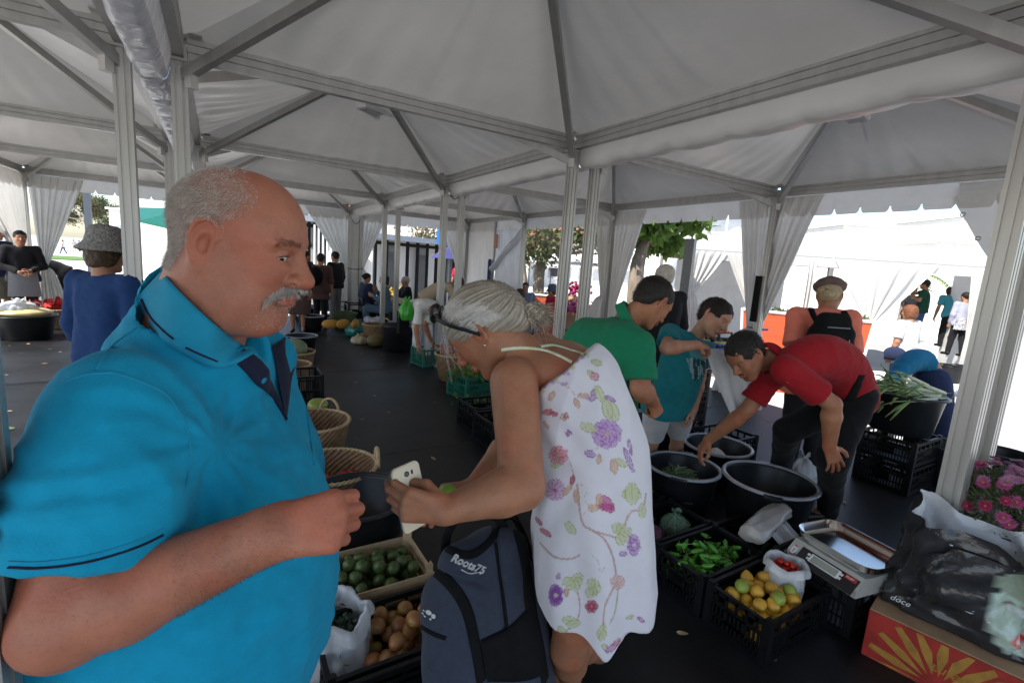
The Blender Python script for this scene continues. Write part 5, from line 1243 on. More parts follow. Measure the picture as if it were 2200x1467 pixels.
# man in red polo reaching into the bean tub
J = dict(head=P(1602, 765, 2.55), neck=P(1655, 772, 2.62), shL=P(1690, 795, 2.42), shR=P(1655, 812, 2.80), spine=P(1775, 775, 2.72), hipL=P(1838, 850, 2.78), hipR=P(1818, 862, 3.05),
         elR=P(1606, 880, 2.82), wrR=P(1522, 945, 3.0), elL=P(1788, 868, 2.42), wrL=P(1782, 960, 2.52), knL=P(1790, 985, 2.78), knR=P(1692, 925, 3.1))
J['anL'] = V(*G(1775, 1120)[:2], .08); J['anR'] = V(*G(1670, 1045)[:2], .08); J['toeL'] = J['anL']-rgt*.2-awy*.03-UPZ*.04; J['toeR'] = J['anR']-rgt*.2-UPZ*.04
J['fwd'] = nrm(-rgt*.66-UPZ*.62-awy*.34); J['up'] = nrm(UPZ*.72-rgt*.66); J['chestf'] = -UPZ
J['hdR'] = P(1492, 985, 3.05)-J['wrR']; J['hnR'] = -UPZ*.6+rgt*.6+awy*.1; J['htR'] = -awy+rgt*.3-UPZ*.3
J['hdL'] = P(1800, 1010, 2.55)-J['wrL']; J['hnL'] = awy; J['htL'] = rgt
red = cloth('red_pique', (.30, .010, .016), sc_=300, st=.3, n=.06)
rt, rc, RR_, rhs = person('man in red polo shirt leaning down with one hand in the bean tub', J, dict(s=1.0, hs=.98, h=.009, hh=.0036, hv=.0032, ch=.006, fine=True, skin='tan', ra=(.052, .043, .047, .030), nr=.054,
    look=(.8, 0, -.6), hands=.97, handR=dict(curl=.42, spread=.35, thumb=(.7, .5)), handL=dict(curl=.22, spread=.35, thumb=(.9, .1)), face=dict(eye=.0022, nose=1.05, stub=(.8, .8, .85), brow=(.3, .28, .25)),
    sect=[(.10, .12, .08), (.28, .11, .108), (.5, .085, .112), (.75, .08, .115), (1.0, .08, .115)],
    top=dict(mat=red, sleeve=.72, ws=1.5, off=.012, hem=.05, flare=.0, wr=.0032, name='polo_shirt'), bottom=dict(mat=cloth('charcoal_jeans', (.007, .0075, .009), n=.12), len=2, off=.014, name='trousers'),
    hair=dict(style='short', mat=HAIR['pepper'], th=.009, rough=.003, n=7000, l=.014, r=.0005), shoe=M['black']))
F_n = nrm(rc+RR_@V(-.03, 0, -.06)-J['neck']); collar(J['neck']+F_n*.03, F_n, -awy*.3-UPZ, .062, .086, .026, .02, .5, red, rt)
rk = beltkids(rt); tr_ = bvh([rk['polo_shirt']])
m_ = ribbon(tr_, [(1852, 805), (1838, 835), (1822, 868)], .05, .003, 24, .004)
if m_.v: m_.build('belt_bag_strap', M['blackfab'], rt, smooth=True)
p_, n_ = surf(tr_, 1690, 822, .003)
if p_ is not None: text('shirt_lettering', 'ewing', .028, p_, nrm(P(1712, 814, 2.4)-P(1690, 822, 2.4)), nrm(P(1690, 800, 2.4)-P(1690, 822, 2.4)), M['print'], rt, .3, .0006)
# woman in salmon shirt with a small black rucksack and a flat cap
a0 = math.atan2(awy[1], awy[0]); g0 = P(1768, 700, 3.75)
J = pose('stand', (g0[0], g0[1], 0), a0-.10, 1.66, look=-.5, tilt=.25, arms='clasp')
J['shL'] = P(1712, 680, 3.75); J['shR'] = P(1826, 688, 3.70); J['elL'] = P(1702, 780, 3.65); J['elR'] = P(1828, 800, 3.6); J['neck'] = P(1778, 662, 3.78); J['head'] = P(1782, 636, 3.80)
J['wrL'] = P(1740, 800, 3.9); J['wrR'] = P(1800, 850, 3.9)
salm = cloth('salmon_jersey', (.72, .20, .14), n=.05)
st_, sc_h, SR, shs = person('woman in salmon T-shirt and brown flat cap with a small black rucksack, seen from behind', J, dict(s=1.12, hs=1.02, h=.011, hh=.006, fem=1, skin='tan', top=dict(mat=salm, sleeve=.62, ws=1.45, off=.014, hem=.1, wr=.004, name='t_shirt'),
    bottom=dict(mat=cloth('dark_trousers', (.018, .018, .022)), len=2), hair=dict(style='bun', mat=HAIR['blond'], th=.006, bz=-.015, rough=.003, n=2500, l=.03, r=.0008), hat=dict(style='flat', mat=cloth('brown_tweed', (.13, .09, .085), n=.2, sc_=90, st=.6)), shoe=M['black']))
sk_ = beltkids(st_); ts_ = bvh([sk_['t_shirt']])
rp = empty('rucksack', P(1792, 760, 3.5), 'small black rucksack on the back of the woman in the salmon T-shirt', 'rucksack')
SB = SDF(P(1790, 755, 3.5)-.3, P(1790, 755, 3.5)+.3, .009); bd = nrm(V(_f[0], _f[1], 0)); c0 = P(1790, 690, 3.52)
for z_, w_, r in ((0, .05, .055), (-.10, .07, .07), (-.22, .085, .08), (-.34, .085, .08)): SB.cone(c0+V(0, 0, z_)+rgt*w_*1.25, c0+V(0, 0, z_)-rgt*w_*1.25, r*1.1, r*1.1, .05)
v, q = SB.mesh(); v = v+vnormals(v, q)*(.004*vnoise(v, 24, 2))[:, None]; link('pack_body', to_mesh('pack_body', v, q, M['blackfab']), rp)
for pts in ([(1752, 648), (1742, 665), (1760, 700), (1772, 720)], [(1812, 670), (1822, 690), (1812, 715), (1805, 730)]):
    m_ = ribbon(ts_, pts, .045, .006, 20, .006)
    if m_.v: m_.build('shoulder_strap', M['blackfab'], rp, smooth=True)
mb = MB(); mb.tube([c0+V(0, 0, -.04)-bd*.075+rgt*t for t in np.linspace(-.08, .08, 8)], .004, 6); mb.tube([c0+V(0, 0, z_)-bd*(.085)+rgt*.085 for z_ in (-.12, -.2, -.28)], .003, 6); mb.build('zip', M['grey'], rp)
mb = MB(); mb.box(c0+V(0, 0, -.24)-bd*.083, (.035, .004, .012), frame(bd)[:, [1, 0, 2]]); mb.build('logo_tab', M['print'], rp)
# ---------------------------------------------------------------- crates, tubs, baskets and what is in them
def crate(x0, x1, y0, y1, z0, h, label, m_='black', rz=0.0, group=None, fill=True, slots=True):
    """stacking produce crate: posts at the corners, two rails, slotted sides, lattice floor"""
    cx, cy = (x0+x1)/2, (y0+y1)/2; w_, d_ = x1-x0, y1-y0; R = rotz(rz); o = V(cx, cy, z0); mb = MB(); t_ = .012
    B = lambda c, s_: mb.box(o+R@V(*c), s_, R)
    B((0, 0, .008), (w_-.01, d_-.01, .012))
    for sx in (-1, 1):
        for sy in (-1, 1): B((sx*(w_/2-.018), sy*(d_/2-.018), h/2), (.036, .036, h)); B((sx*(w_/2-.016), sy*(d_/2-.016), h+.006), (.026, .026, .012))
    for s_, ax in ((w_, 0), (d_, 1)):
        for sg in (-1, 1):
            def at(u, z, su, sz, th=t_):
                c = (u, sg*(d_/2-th/2), z) if ax == 0 else (sg*(w_/2-th/2), u, z); B(c, (su, th, sz) if ax == 0 else (th, su, sz))
            at(0, h-.012, s_-.07, .024, .018); at(0, h*.66, s_-.07, .016); at(0, .02, s_-.07, .03); at(0, h*.36, s_-.07, .012)
            if fill: at(0, h*.50, s_*.30, h*.32)
            if slots:
                n = int(s_/.024)
                for k in range(n): at(-s_/2+.035+(s_-.07)*(k+.5)/n, h*.36, .007, h*.6, .009)
                for k in range(5): at(-s_/2+.035+(s_-.07)*(k+.5)/5, h*.83, .012, h*.3, .010)
    ob = mb.build('crate', M[m_], None); return tag(ob, label, 'crate', group)
def tub(c, r, h, label, m_='tub', rim='tubrim', handles=True, group=None, name='tub', n=44, tilt=None, cat='tub'):
    t = empty(name, c, label, cat, group); c = V(c); rb = r*.80
    mb = MB(); mb.lathe([(0, .004), (rb-.01, .004), (rb, .015), (r*.97, h-.02), (r*.985, h-.004), (r*.955, h-.004), (r*.94, h-.02), (rb-.02, .022), (0, .020)], c, n); mb.build('tub_body', M[m_], t, smooth=True)
    mb = MB(); mb.lathe([(r*.955, h-.006), (r*.96, h+.004), (r*1.03, h+.006), (r*1.055, h-.002), (r*1.05, h-.010), (r*.975, h-.010)], c, n); mb.build('tub_rim', M[rim], t, smooth=True)
    if handles:
        mb = MB()
        for a in (0.6, 0.6+math.pi):
            d = V(math.cos(a), math.sin(a), 0); l = V(-d[1], d[0], 0); mb.box(c+d*r*1.07+V(0, 0, h-.004), (.05, .10, .012), np.stack([d, l, V(0, 0, 1)], 1))
        mb.build('handle', M[m_], t)
    return t
def basket(c, r, h, label, handles=(0.5, 3.6), group=None, name='wicker_basket'):
    t = empty(name, c, label, 'basket', group); c = V(c); mb = MB(); n = 72; rows = 16
    A = []
    for side, sgn in ((0, 1), (1, -1)):
        for k in range(rows+1) if side == 0 else range(rows, -1, -1):
            z = h*k/rows; rr = r*(.70+.30*(k/rows)**.75)-(0.012 if side else 0); row = []
            for i in range(n): a = 6.28318*i/n; w_ = .0045*(1 if (i+k) % 2 else -1)*(1 if side == 0 else -1); row.append(c+V((rr+w_)*math.cos(a), (rr+w_)*math.sin(a), z+.003*math.sin(a*3+k)))
            A.append(row)
    mb.grid(A, cv=True); mb.lathe([(0, .006), (r*.72, .006)], c, 30); mb.build('basket_body', M['wicker'], t, smooth=False)
    mb = MB(); N_ = 120
    for s_ in (0, math.pi): mb.tube([c+V((r+.007*math.cos(26*a+s_))*math.cos(a), (r+.007*math.cos(26*a+s_))*math.sin(a), h+.007*math.sin(26*a+s_)) for a in np.linspace(0, 6.2832, N_)], .008, 6)
    mb.build('basket_rim', M['wickerlight'], t, smooth=True)
    for a in handles:
        d = V(math.cos(a), math.sin(a), 0); l = V(-d[1], d[0], 0); mb = MB()
        mb.tube([c+d*(r+.004)+l*.075*math.cos(q)+V(0, 0, h-.01+.10*math.sin(q)) for q in np.linspace(0, math.pi, 26)], .013, 8, flat=.75); mb.build('handle', M['wickerlight'], t, smooth=True)
    return t
def heap(proto_fn, n, x0, x1, y0, y1, z0, z1, rad, label, cat, group, name, seed=0, protos=3, flatz=.85, dome=.3):
    """many loose fruits, each its own object, settled in layers"""
    rg = np.random.RandomState(seed); ms = [proto_fn(rg) for _ in range(protos)]; out = []; pos = []
    tries = 0; cx, cy = (x0+x1)/2, (y0+y1)/2
    while len(pos) < n and tries < 16000:
        tries += 1; p = V(rg.uniform(x0+rad, x1-rad), rg.uniform(y0+rad, y1-rad), 0)
        top = z1+dome*rad*2*(1-((p[0]-cx)/(x1-x0)*2)**2)*(1-((p[1]-cy)/(y1-y0)*2)**2); p[2] = z0
        for q in pos:
            dd = math.hypot(p[0]-q[0], p[1]-q[1])
            if dd < 2*rad: p[2] = max(p[2], q[2]+math.sqrt(max(0, 4*rad*rad*flatz-dd*dd)))
        if p[2] > top: continue
        pos.append(p)
    for i, p in enumerate(pos):
        o = bpy.data.objects.new(name, ms[i % protos]); COL.objects.link(o); o.location = tuple(p); o.rotation_euler = tuple(rg.uniform(0, 6.28, 3)); tag(o, label, cat, group); out.append(o)
    return out
def fruitmesh(name, m_, r, shape, n=14, k=10, wob=.03):
    def f(rg):
        mb = MB(); mb.ball((0, 0, 0), (1, 1, 1), n, k); v = mb.v[0]; th = np.arccos(np.clip(v[:, 2], -1, 1)); s_ = shape(th)
        ph = rg.rand(3)*6; v = v*s_[:, None]*r*(1+wob*np.sin(3*v[:, :1]+ph[0])*np.cos(2*v[:, 1:2]+ph[1])); mb.v[0] = v; return mb.mesh(name, m_, smooth=True)
    return f
fig_sh = lambda th: np.stack([1-.0*th, 1-.0*th, 1+.22*np.exp(-(th/.45)**2)], 1).T[2]*(1-.04*np.cos(2*th))
lemon_sh = lambda th: 1.0+.30*np.exp(-(th/.35)**2)+.24*np.exp(-((math.pi-th)/.35)**2)
plum_sh = lambda th: 1+.06*np.cos(2*th)
m_fig = mat('green_fig', (.055, .085, .018), .42, noise=(34, .4), bump=(20, .2)); m_lem = mat('lemon', (.62, .34, .035), .38, noise=(12, .18), bump=(90, .4, .002)); m_lime = mat('lime', (.24, .30, .04), .38, noise=(12, .2), bump=(90, .4, .002))
m_plum = mat('plum_yellow', (.34, .22, .05), .4, noise=(26, .3), ramp=(.28, .08, .03)); m_plum2 = mat('plum_red', (.26, .05, .02), .4, noise=(26, .3), ramp=(.30, .17, .05))
m_tom = mat('cherry_tomato', (.50, .022, .010), .22, noise=(12, .15)); m_pep = mat('padron_pepper', (.06, .22, .02), .22, noise=(14, .35), bump=(16, .4, .004)); m_pep2 = mat('padron_pepper_dark', (.018, .075, .012), .22, noise=(14, .35), bump=(16, .4, .004))
m_app = mat('green_apple', (.26, .32, .05), .3, noise=(12, .25)); m_on = mat('onion', (.34, .13, .07), .4, noise=(16, .25), aniso=(1, 1, .2)); m_pot = mat('potato', (.36, .25, .13), .7, noise=(14, .2)); m_bean = mat('green_bean', (.13, .20, .075), .5, noise=(20, .25)); m_stalk = mat('stalk', (.16, .22, .05), .6)
def pepper(rg, m_=None):
    mb = MB(); L_ = rg.uniform(.055, .085); r = rg.uniform(.0115, .015); bend = rg.uniform(-.45, .45); n = 10; A = []
    for t in np.linspace(0, 1, 9):
        rr = r*(1-.25*t)*min(1, (t+.02)*7)**.5*min(1, (1.0-t)*4.5+.02)**.5; c = V(bend*L_*t*t, 0, -L_*t)
        A.append([c+V(rr*(1+.14*math.cos(3*a+t*2))*math.cos(a), rr*(1+.14*math.cos(3*a+t*2))*math.sin(a), 0) for a in np.linspace(0, 6.283, n, endpoint=False)])
    mb.grid(A, cv=True); mb.tube([(0, 0, -.002), (.002, .001, .012), (.008, .003, .026)], [.003, .0018, .0018], 5, m=1)
    return mb.mesh('pepper', [m_ or m_pep, m_stalk], smooth=True)
# --- right cluster
crate(1.92, 2.42, .93, 1.24, 0.002, .20, 'black slatted crate of lemons with a bag of cherry tomatoes in it', group='black produce crates on the right')
heap(fruitmesh('lemon', m_lem, .030, lemon_sh), 46, 1.95, 2.32, .96, 1.22, .045, .165, .031, 'yellow lemon heaped in the front crate', 'lemon', 'lemons in the front crate', 'lemon', 1, dome=.9)
for p in ((2.09, 1.0, .225), (2.02, 1.13, .22), (2.22, 1.02, .205)):
    o = bpy.data.objects.new('lime', fruitmesh('lime', m_lime, .031, lemon_sh)(np.random.RandomState(int(p[0]*100)))); COL.objects.link(o); o.location = p; o.rotation_euler = (1.4, p[0]*9, 2); tag(o, 'greenish unripe lemon lying among the yellow ones', 'lemon', 'green lemons in the front crate')
crate(1.92, 2.42, 1.255, 1.565, 0.002, .20, 'black slatted crate full of small green peppers', group='black produce crates on the right')
heap(pepper, 150, 1.95, 2.39, 1.28, 1.54, .05, .20, .018, 'small glossy green pepper heaped in the crate behind the lemons', 'pepper', 'green peppers in the crate', 'green_pepper', 2, protos=5, dome=1.4)
heap(lambda rg: pepper(rg, m_pep2), 50, 1.95, 2.39, 1.28, 1.54, .04, .14, .017, 'small dark green pepper heaped in the crate behind the lemons', 'pepper', 'dark green peppers in the crate', 'green_pepper', 3, protos=4, dome=1.0)
crate(1.90, 2.42, 1.58, 1.89, 0.002, .20, 'black crate with bagged purple and green vegetables, behind the pepper crate', group='black produce crates on the right')
crate(1.92, 2.40, 1.91, 2.2, 0.002, .20, 'black crate of yellow-green figs next to the floral dress', group='black produce crates on the right')
heap(fruitmesh('green_fruit', m_app, .026, fig_sh), 34, 1.95, 2.37, 1.93, 2.18, .05, .17, .026, 'yellow-green fruit in the crate beside the floral dress', 'fruit', 'yellow-green fruits in the crate', 'green_fruit', 4, dome=1.2)
crate(2.44, 2.90, 1.26, 1.60, 0.002, .18, 'low black crate with a few dark peppers, under the plastic film roll', group='black produce crates on the right')
heap(lambda rg: pepper(rg, m_pep2), 16, 2.47, 2.72, 1.36, 1.58, .04, .09, .018, 'dark green pepper in the low crate beside the round tub', 'pepper', 'dark peppers in the low crate', 'green_pepper', 5, protos=3)
crate(2.44, 2.98, .84, 1.24, 0.002, .235, 'black latticed crate carrying the kitchen scale', group='black produce crates on the right')
def bagmesh(c, r, h, open_=True, seed=0, rimr=1.0, fold=.03, n=56, lean=(0, 0)):
    rg = np.random.RandomState(seed); ph = rg.rand(6)*6; A = []
    prof = [(0, 0), (.75, .0), (1.0, .10), (1.04, .35), (.98, .6), (.86, .80), (.80*rimr, .92), (.82*rimr, 1.0), (.90*rimr, 1.0), (1.0*rimr, .90), (1.03*rimr, .78)]
    if not open_: prof = [(0, 0), (.75, 0), (1.0, .12), (1.05, .4), (.9, .68), (.5, .85), (.16, .92), (.22, 1.05), (.34, 1.12)]
    for k, (pr, pz) in enumerate(prof):
        row = []
        for i in range(n):
            a = 6.28318*i/n; w_ = 1+fold*(math.sin(5*a+ph[0]+pz*3)+.7*math.sin(9*a+ph[1]-pz*5)+.5*math.sin(17*a+ph[2])*(pz > .3)); row.append(V(c)+V(r*pr*w_*math.cos(a)+lean[0]*pz, r*pr*w_*math.sin(a)+lean[1]*pz, h*pz+h*fold*1.2*math.sin(4*a+ph[3])*(pz > .7)))
        A.append(row)
    mb = MB(); mb.grid(A, cv=True); return mb
tag(bagmesh((2.30, 1.09, .13), .085, .16, seed=3, fold=.04, rimr=1.15).build('plastic_bag', M['bag'], None, smooth=True), 'open white plastic bag of cherry tomatoes standing in the lemon crate', 'plastic bag')
heap(fruitmesh('cherry_tomato', m_tom, .0125, plum_sh), 46, 2.235, 2.365, 1.025, 1.155, .215, .245, .0128, 'red cherry tomato in the open white bag', 'tomato', 'cherry tomatoes in the white bag', 'cherry_tomato', 6, dome=1.5)
tag(bagmesh((2.05, 1.73, .06), .10, .16, open_=False, seed=5, fold=.06).build('plastic_bag', mat('purple_bag', (.10, .03, .055), .22, noise=(14, .4), bump=(30, .8, .01)), None, smooth=True), 'knotted clear bag of purple vegetables in the crate', 'plastic bag')
tag(bagmesh((2.30, 1.74, .06), .09, .15, open_=False, seed=6, fold=.03).build('plastic_bag', mat('green_bag', (.09, .16, .10), .25, noise=(60, .6), bump=(60, 1, .01)), None, smooth=True), 'clear bag of small green beads of vegetable in the crate', 'plastic bag')
A_ = ('black tub of green beans by the reaching hand', 'black tub with crumpled paper inside, behind the bean tub', 'largest black tub with a few potatoes, beside the man in red', 'black tub behind the boy in white shorts')
tubA = tub((2.68, 2.03, .002), .24, .33, A_[0], group='round black tubs on the floor')
tub((3.29, 2.20, .002), .245, .33, A_[1], group='round black tubs on the floor'); tub((3.02, 1.62, .002), .275, .35, A_[2], group='round black tubs on the floor'); tub((3.28, 2.82, .002), .26, .33, A_[3], group='round black tubs on the floor')
tub((3.55, 3.35, .002), .24, .32, 'black tub beyond the boy with a green rim', group='round black tubs on the floor'); 
rg = np.random.RandomState(9)
def bean(rg_):
    L_ = rg_.uniform(.12, .17); mb = MB(); mb.tube([(x*L_, .018*math.sin(x*3), .0) for x in np.linspace(0, 1, 9)], [.002, .005, .0062, .0058, .0062, .0058, .006, .005, .0015], 6, flat=.6); return mb.mesh('bean', m_bean, smooth=True)
bm = [bean(rg) for _ in range(5)]
for i in range(110):
    o = bpy.data.objects.new('green_bean', bm[i % 5]); COL.objects.link(o); a = rg.uniform(0, 6.28); r_ = .085*math.sqrt(rg.rand()); b3 = rg.uniform(0, 6.28); o.location = (2.66+r_*math.cos(a)-.07*math.cos(b3), 2.03+r_*math.sin(a)-.07*math.sin(b3), .225+.04*(1-r_/.1)+rg.uniform(0, .045)); o.rotation_euler = (rg.uniform(-.3, .3), rg.uniform(-.25, .25), b3); tag(o, 'long pale green bean in the tub', 'bean', 'green beans in the tub')
mb = MB(); mb.lathe([(0, .225), (.12, .205), (.2, .16)], (2.68, 2.03, 0), 24, wob=lambda a, z: .1*np.sin(5*a)); tag(mb.build('bean_heap', m_bean, None, smooth=True), 'layer of beans below the loose top ones in the tub', 'beans')
heap(fruitmesh('potato', m_pot, .034, lambda th: 1+.25*np.cos(th)**2), 9, 2.98, 3.2, 1.46, 1.62, .05, .10, .036, 'brown potato at the bottom of the largest tub', 'potato', 'potatoes in the largest tub', 'potato', 8)
for k, (x, y, a) in enumerate(((3.24, 2.16, .4), (3.35, 2.19, 1.2))):
    mb = MB(); A = [[V(x, y, .17)+rotz(a)@V(u*.16, v*.10, .07*math.sin(2.3*u+1)*math.cos(2*v)+.02*math.sin(5*u*v+k)+.05*u) for v in np.linspace(-1, 1, 9)] for u in np.linspace(-.6, .6, 9)]; mb.grid(A); tag(mb.build('paper_sheet', M['white'], None, smooth=True), ('crumpled white paper, left sheet in the black tub', 'crumpled white paper, right sheet in the black tub')[k], 'paper')
# roll of thin film bags
c = G(1650, 1118, .27); d = nrm(G(1705, 1072, .27)-G(1600, 1160, .27)); l = np.cross(V(0, 0, 1), d); A = []
for i in range(30):
    t = -.25+.46*i/29; row = []
    for j in range(24):
        a = 6.283*j/24; r_ = .053*(1+.10*math.sin(3*a+t*9)+.05*math.sin(7*a-t*20)); row.append(c+d*t+l*r_*1.25*math.cos(a)+V(0, 0, r_*.8*math.sin(a)))
    A.append(row)
mb = MB(); mb.grid(A, cv=True); mb.f += [tuple(range(24))[::-1], tuple(range(29*24, 30*24))]; mb.m += [0, 0]
tag(mb.build('film_roll', mat('film_roll', (.50, .47, .44), .25, noise=(10, .12), bump=(14, .8, .01), transl=.1), None, smooth=True), 'thick roll of translucent produce bags lying between tub and scale', 'bag roll')
A = [[c+d*(.02+.13*u)-l*(.05+.09*v)+V(0, 0, -.02+.02*math.sin(6*u)-.07*v) for v in np.linspace(0, 1, 8)] for u in np.linspace(-1, 1, 12)]; mb = MB(); mb.grid(A); mb.build('loose_bag_end', M['bag'], bpy.data.objects['film_roll'], smooth=True)
# --- the scale
sc0 = G(1690, 1190, .245); sx = nrm(G(1838, 1285, .245)-G(1690, 1188, .245)); sy = np.cross(V(0, 0, 1), sx); RS = np.stack([sx, sy, V(0, 0, 1)], 1); SW, SD, SH = .345, .30, .085
SL_ = lambda x, y, z: sc0+RS@V(x, y, z)
ts = empty('kitchen_scale', SL_(SW/2, SD/2, 0), 'electronic market scale with a stainless tray and grey display, on a crate', 'scale')
mb = MB(); prof = [(0, 0), (0, .035), (.05, SH), (SD, SH), (SD, 0)]; mb.prism([(y, z) for y, z in prof], SL_(0, 0, 0), SL_(SW, 0, 0), sy, (0, 0, 1)); mb.build('scale_housing', M['scaleb'], ts)
fn = nrm(np.cross(sx, SL_(0, .05, SH)-SL_(0, 0, .035))); fu = nrm(SL_(0, .05, SH)-SL_(0, 0, .035)); fo = lambda x, y, z=.0: SL_(0, 0, .035)+sx*x+fu*y+fn*z
def plate(x0, x1, y0, y1, z, m_, name): mb = MB(); mb.box(fo((x0+x1)/2, (y0+y1)/2, z), (x1-x0, y1-y0, .002), np.stack([sx, fu, fn], 1)); return mb.build(name, M[m_], ts)
plate(.055, .335, -.030, .050, .0012, 'scaleblk', 'front_panel'); plate(.110, .255, .000, .042, .0026, 'white', 'display_frame'); plate(.120, .245, .004, .038, .0040, 'lcd', 'display')
lab = plate(.275, .325, .028, .046, .0030, 'redlab', 'brand_label'); text('label_lettering', 'RUBY', .0135, fo(.279, .0325, .0044), sx, fu, M['print'], lab, .3, .0003)
for x, y in ((.100, .030), (.104, .010), (.262, .030), (.262, .010)): plate(x-.006, x+.006, y-.006, y+.006, .0034, 'print', 'key_mark')
mb = MB(); mb.lathe([(0, .0008), (.016, .0008), (.018, 0)], fo(.028, .012, .001), 28, 0, np.stack([sx*.7, fu*1.6, fn], 1)); mb.build('left_badge', M['white'], ts); text('badge_lettering', 'DIBAL', .010, fo(.033, -.004, .003), fu, -sx, M['scaleblk'], ts, 0, .0003)
for y in (-.014, .034): plate(.020, .036, y-.004, y+.003, .0024, 'redlab', 'badge_arc')
mb = MB(); mb.box(SL_(SW/2, SD/2+.02, SH+.008), (.24, .2, .014), RS); mb.build('tray_carrier', M['scaleb'], ts)
def rr3(w_, h_, r, z): return [SL_(SW/2+.01+x, SD/2+.02+y, SH+.018+z) for x, y in rrect(w_, h_, r, 6)]
mb = MB(); rings = [rr3(.30, .21, .05, .0), rr3(.345, .255, .06, .004), rr3(.365, .275, .065, .012), rr3(.385, .295, .072, .048), rr3(.392, .302, .075, .050), rr3(.390, .300, .074, .0475), rr3(.380, .290, .071, .046), rr3(.358, .268, .064, .013), rr3(.340, .250, .058, .0065), rr3(.29, .2, .05, .003)]
mb.grid(np.array(rings), cv=True); k_ = len(rings[0]); mb.f += [tuple(range(k_))[::-1], tuple(range(9*k_, 10*k_))]; mb.m += [0, 0]; mb.build('weighing_tray', M['inox'], ts, smooth=True)
# white plastic bag by the knee
tag(bagmesh(G(1718, 1040, .0)+V(0, 0, .004), .125, .24, open_=False, seed=12, fold=.07).build('plastic_bag', M['bag'], None, smooth=True), 'crumpled white plastic bag on the floor by the knee of the man in red', 'plastic bag')
# --- red carton
A0_ = G(1872, 1298, .24)*V(1, 1, 0); dx = nrm(G(2195, 1446, .24)*V(1, 1, 0)-A0_); dy = V(-dx[1], dx[0], 0); E_ = A0_+dy*.34; RC = np.stack([dx, dy, V(0, 0, 1)], 1)
ct = empty('fruit_carton', E_, 'open red and yellow banana carton under the black shopping bag', 'carton'); CW, CD, CH = .56, .34, .215
CLc = lambda x, y, z: E_+RC@V(x, y, z)
mb = MB()
for c_, s_ in (((CW/2, -CD, CH/2), (CW, .006, CH)), ((CW/2, 0, CH/2), (CW, .006, CH)), ((0, -CD/2, CH/2), (.006, CD-.012, CH)), ((CW, -CD/2, CH/2), (.006, CD-.012, CH)), ((CW/2, -CD/2, .004), (CW-.01, CD-.01, .006))): mb.box(CLc(*c_), s_, RC)
mb.build('carton_walls', M['card'], ct)
mb = MB(); mb.box(CLc(CW/2, -CD/2, CH+.004), (CW, CD, .005), RC); mb.build('carton_lid', M['cardbrown'], ct)
fp = lambda x, z, o=.0045: CLc(x, -CD-o, z)
mb = MB()   # yellow palm-like sunburst printed on the front
for k in range(9):
    a = math.radians(200-20*k-10); c0 = (.25, .02); L0, L1, w0 = .05, .23, .013
    pts = [(c0[0]+L0*math.cos(a), c0[1]+L0*math.sin(a)), (c0[0]+L1*.6*math.cos(a-.13), c0[1]+L1*.6*math.sin(a-.13)), (c0[0]+L1*math.cos(a-.05), c0[1]+L1*math.sin(a-.05)), (c0[0]+L1*1.02*math.cos(a+.05), c0[1]+L1*1.02*math.sin(a+.05)), (c0[0]+L1*.6*math.cos(a+.13), c0[1]+L1*.6*math.sin(a+.13))]
    pts = [(min(max(x, .004), CW-.004), min(max(z, .004), CH-.004)) for x, z in pts]; mb.add([fp(x, z) for x, z in pts], [tuple(range(5))])
mb.build('printed_sunburst', M['cardyel'], ct)
mb = MB(); mb.lathe([(.045, .0005), (.050, .0005)], fp(.44, .13, .0052), 30, 0, np.stack([dx, V(0, 0, 1), -dy], 1)); mb.build('printed_ring', M['cardyel'], ct)
text('carton_lettering', 'Madeira', .060, fp(.42, .115, .0056), -dx, (0, 0, -1), M['cardyel'], ct, .25, .0004); text('lid_lettering', 'Banana da', .03, CLc(.33, -.20, CH+.008), dx, dy, M['card'], ct, .3, .0003)
# --- black woven shopping bag on the carton
bagm = mat('woven_black_bag', (.030, .030, .033), .20, noise=(8, .4), bump=(6, .9, .02), vcol=True); bagin = mat('woven_bag_lining', (.55, .56, .58), .4, noise=(8, .1), bump=(10, .7, .01))
bc0 = E_+dx*.29-dy*.16+V(0, 0, CH+.01)
bt_ = empty('shopping_bag', bc0, 'large glossy black woven shopping bag printed with a pale face, on the carton', 'shopping bag')
def bagring(t, inner=0.0, n=72):
    """t: 0 base .. 1 mouth"""
    z = CH+.012+.45*t; out = []; hw, hd = .245*(1-.10*t)-inner, .10+.055*t-inner
    for i in range(n):
        a = 6.28318*i/n; c_, s_ = math.cos(a), math.sin(a); e_ = .55; x = hw*abs(c_)**e_*np.sign(c_); y = hd*abs(s_)**e_*np.sign(s_)
        w_ = .010*math.sin(4*a+5*t)+.008*math.sin(9*a-7*t+1)+.006*(1-2*abs(math.sin(3*a+8*t+2*math.sin(5*t))))+.005*(1-2*abs(math.sin(7*a-11*t))); x += w_*c_*2; y += w_*s_*2*(1 if t > .1 else .3)
        zz = z+(t > .6)*(t-.6)/.4*(.014*math.sin(3*a)+.010*math.sin(7*a))+.05*t*(-c_)*.8-.03*t*max(0, -s_)
        out.append(bc0*V(1, 1, 0)+RC@V(x-.02, y+.0, 0)+V(0, 0, zz))
    return out
mb = MB(); ro = [bagring(t) for t in np.linspace(0, 1, 40)]; mb.grid(ro, cv=True); mb.f.append(tuple(range(72))[::-1]); mb.m.append(0)
vv = np.vstack(mb.v); rel = (vv-CLc(0, 0, 0))@RC; fx, fz, fy = rel[:, 0], vv[:, 2], rel[:, 1]
C = np.ones((len(vv), 3)); front = rel[:, 1] < np.median(rel[:, 1])
def on(m_, c_): C[m_ & front] = V(c_)/V(.030, .030, .033)*1.0
FX, FZ = .44, .40        # centre of the printed face in carton axes
u, w2 = (fx-FX)/.10, (fz-FZ)/.15
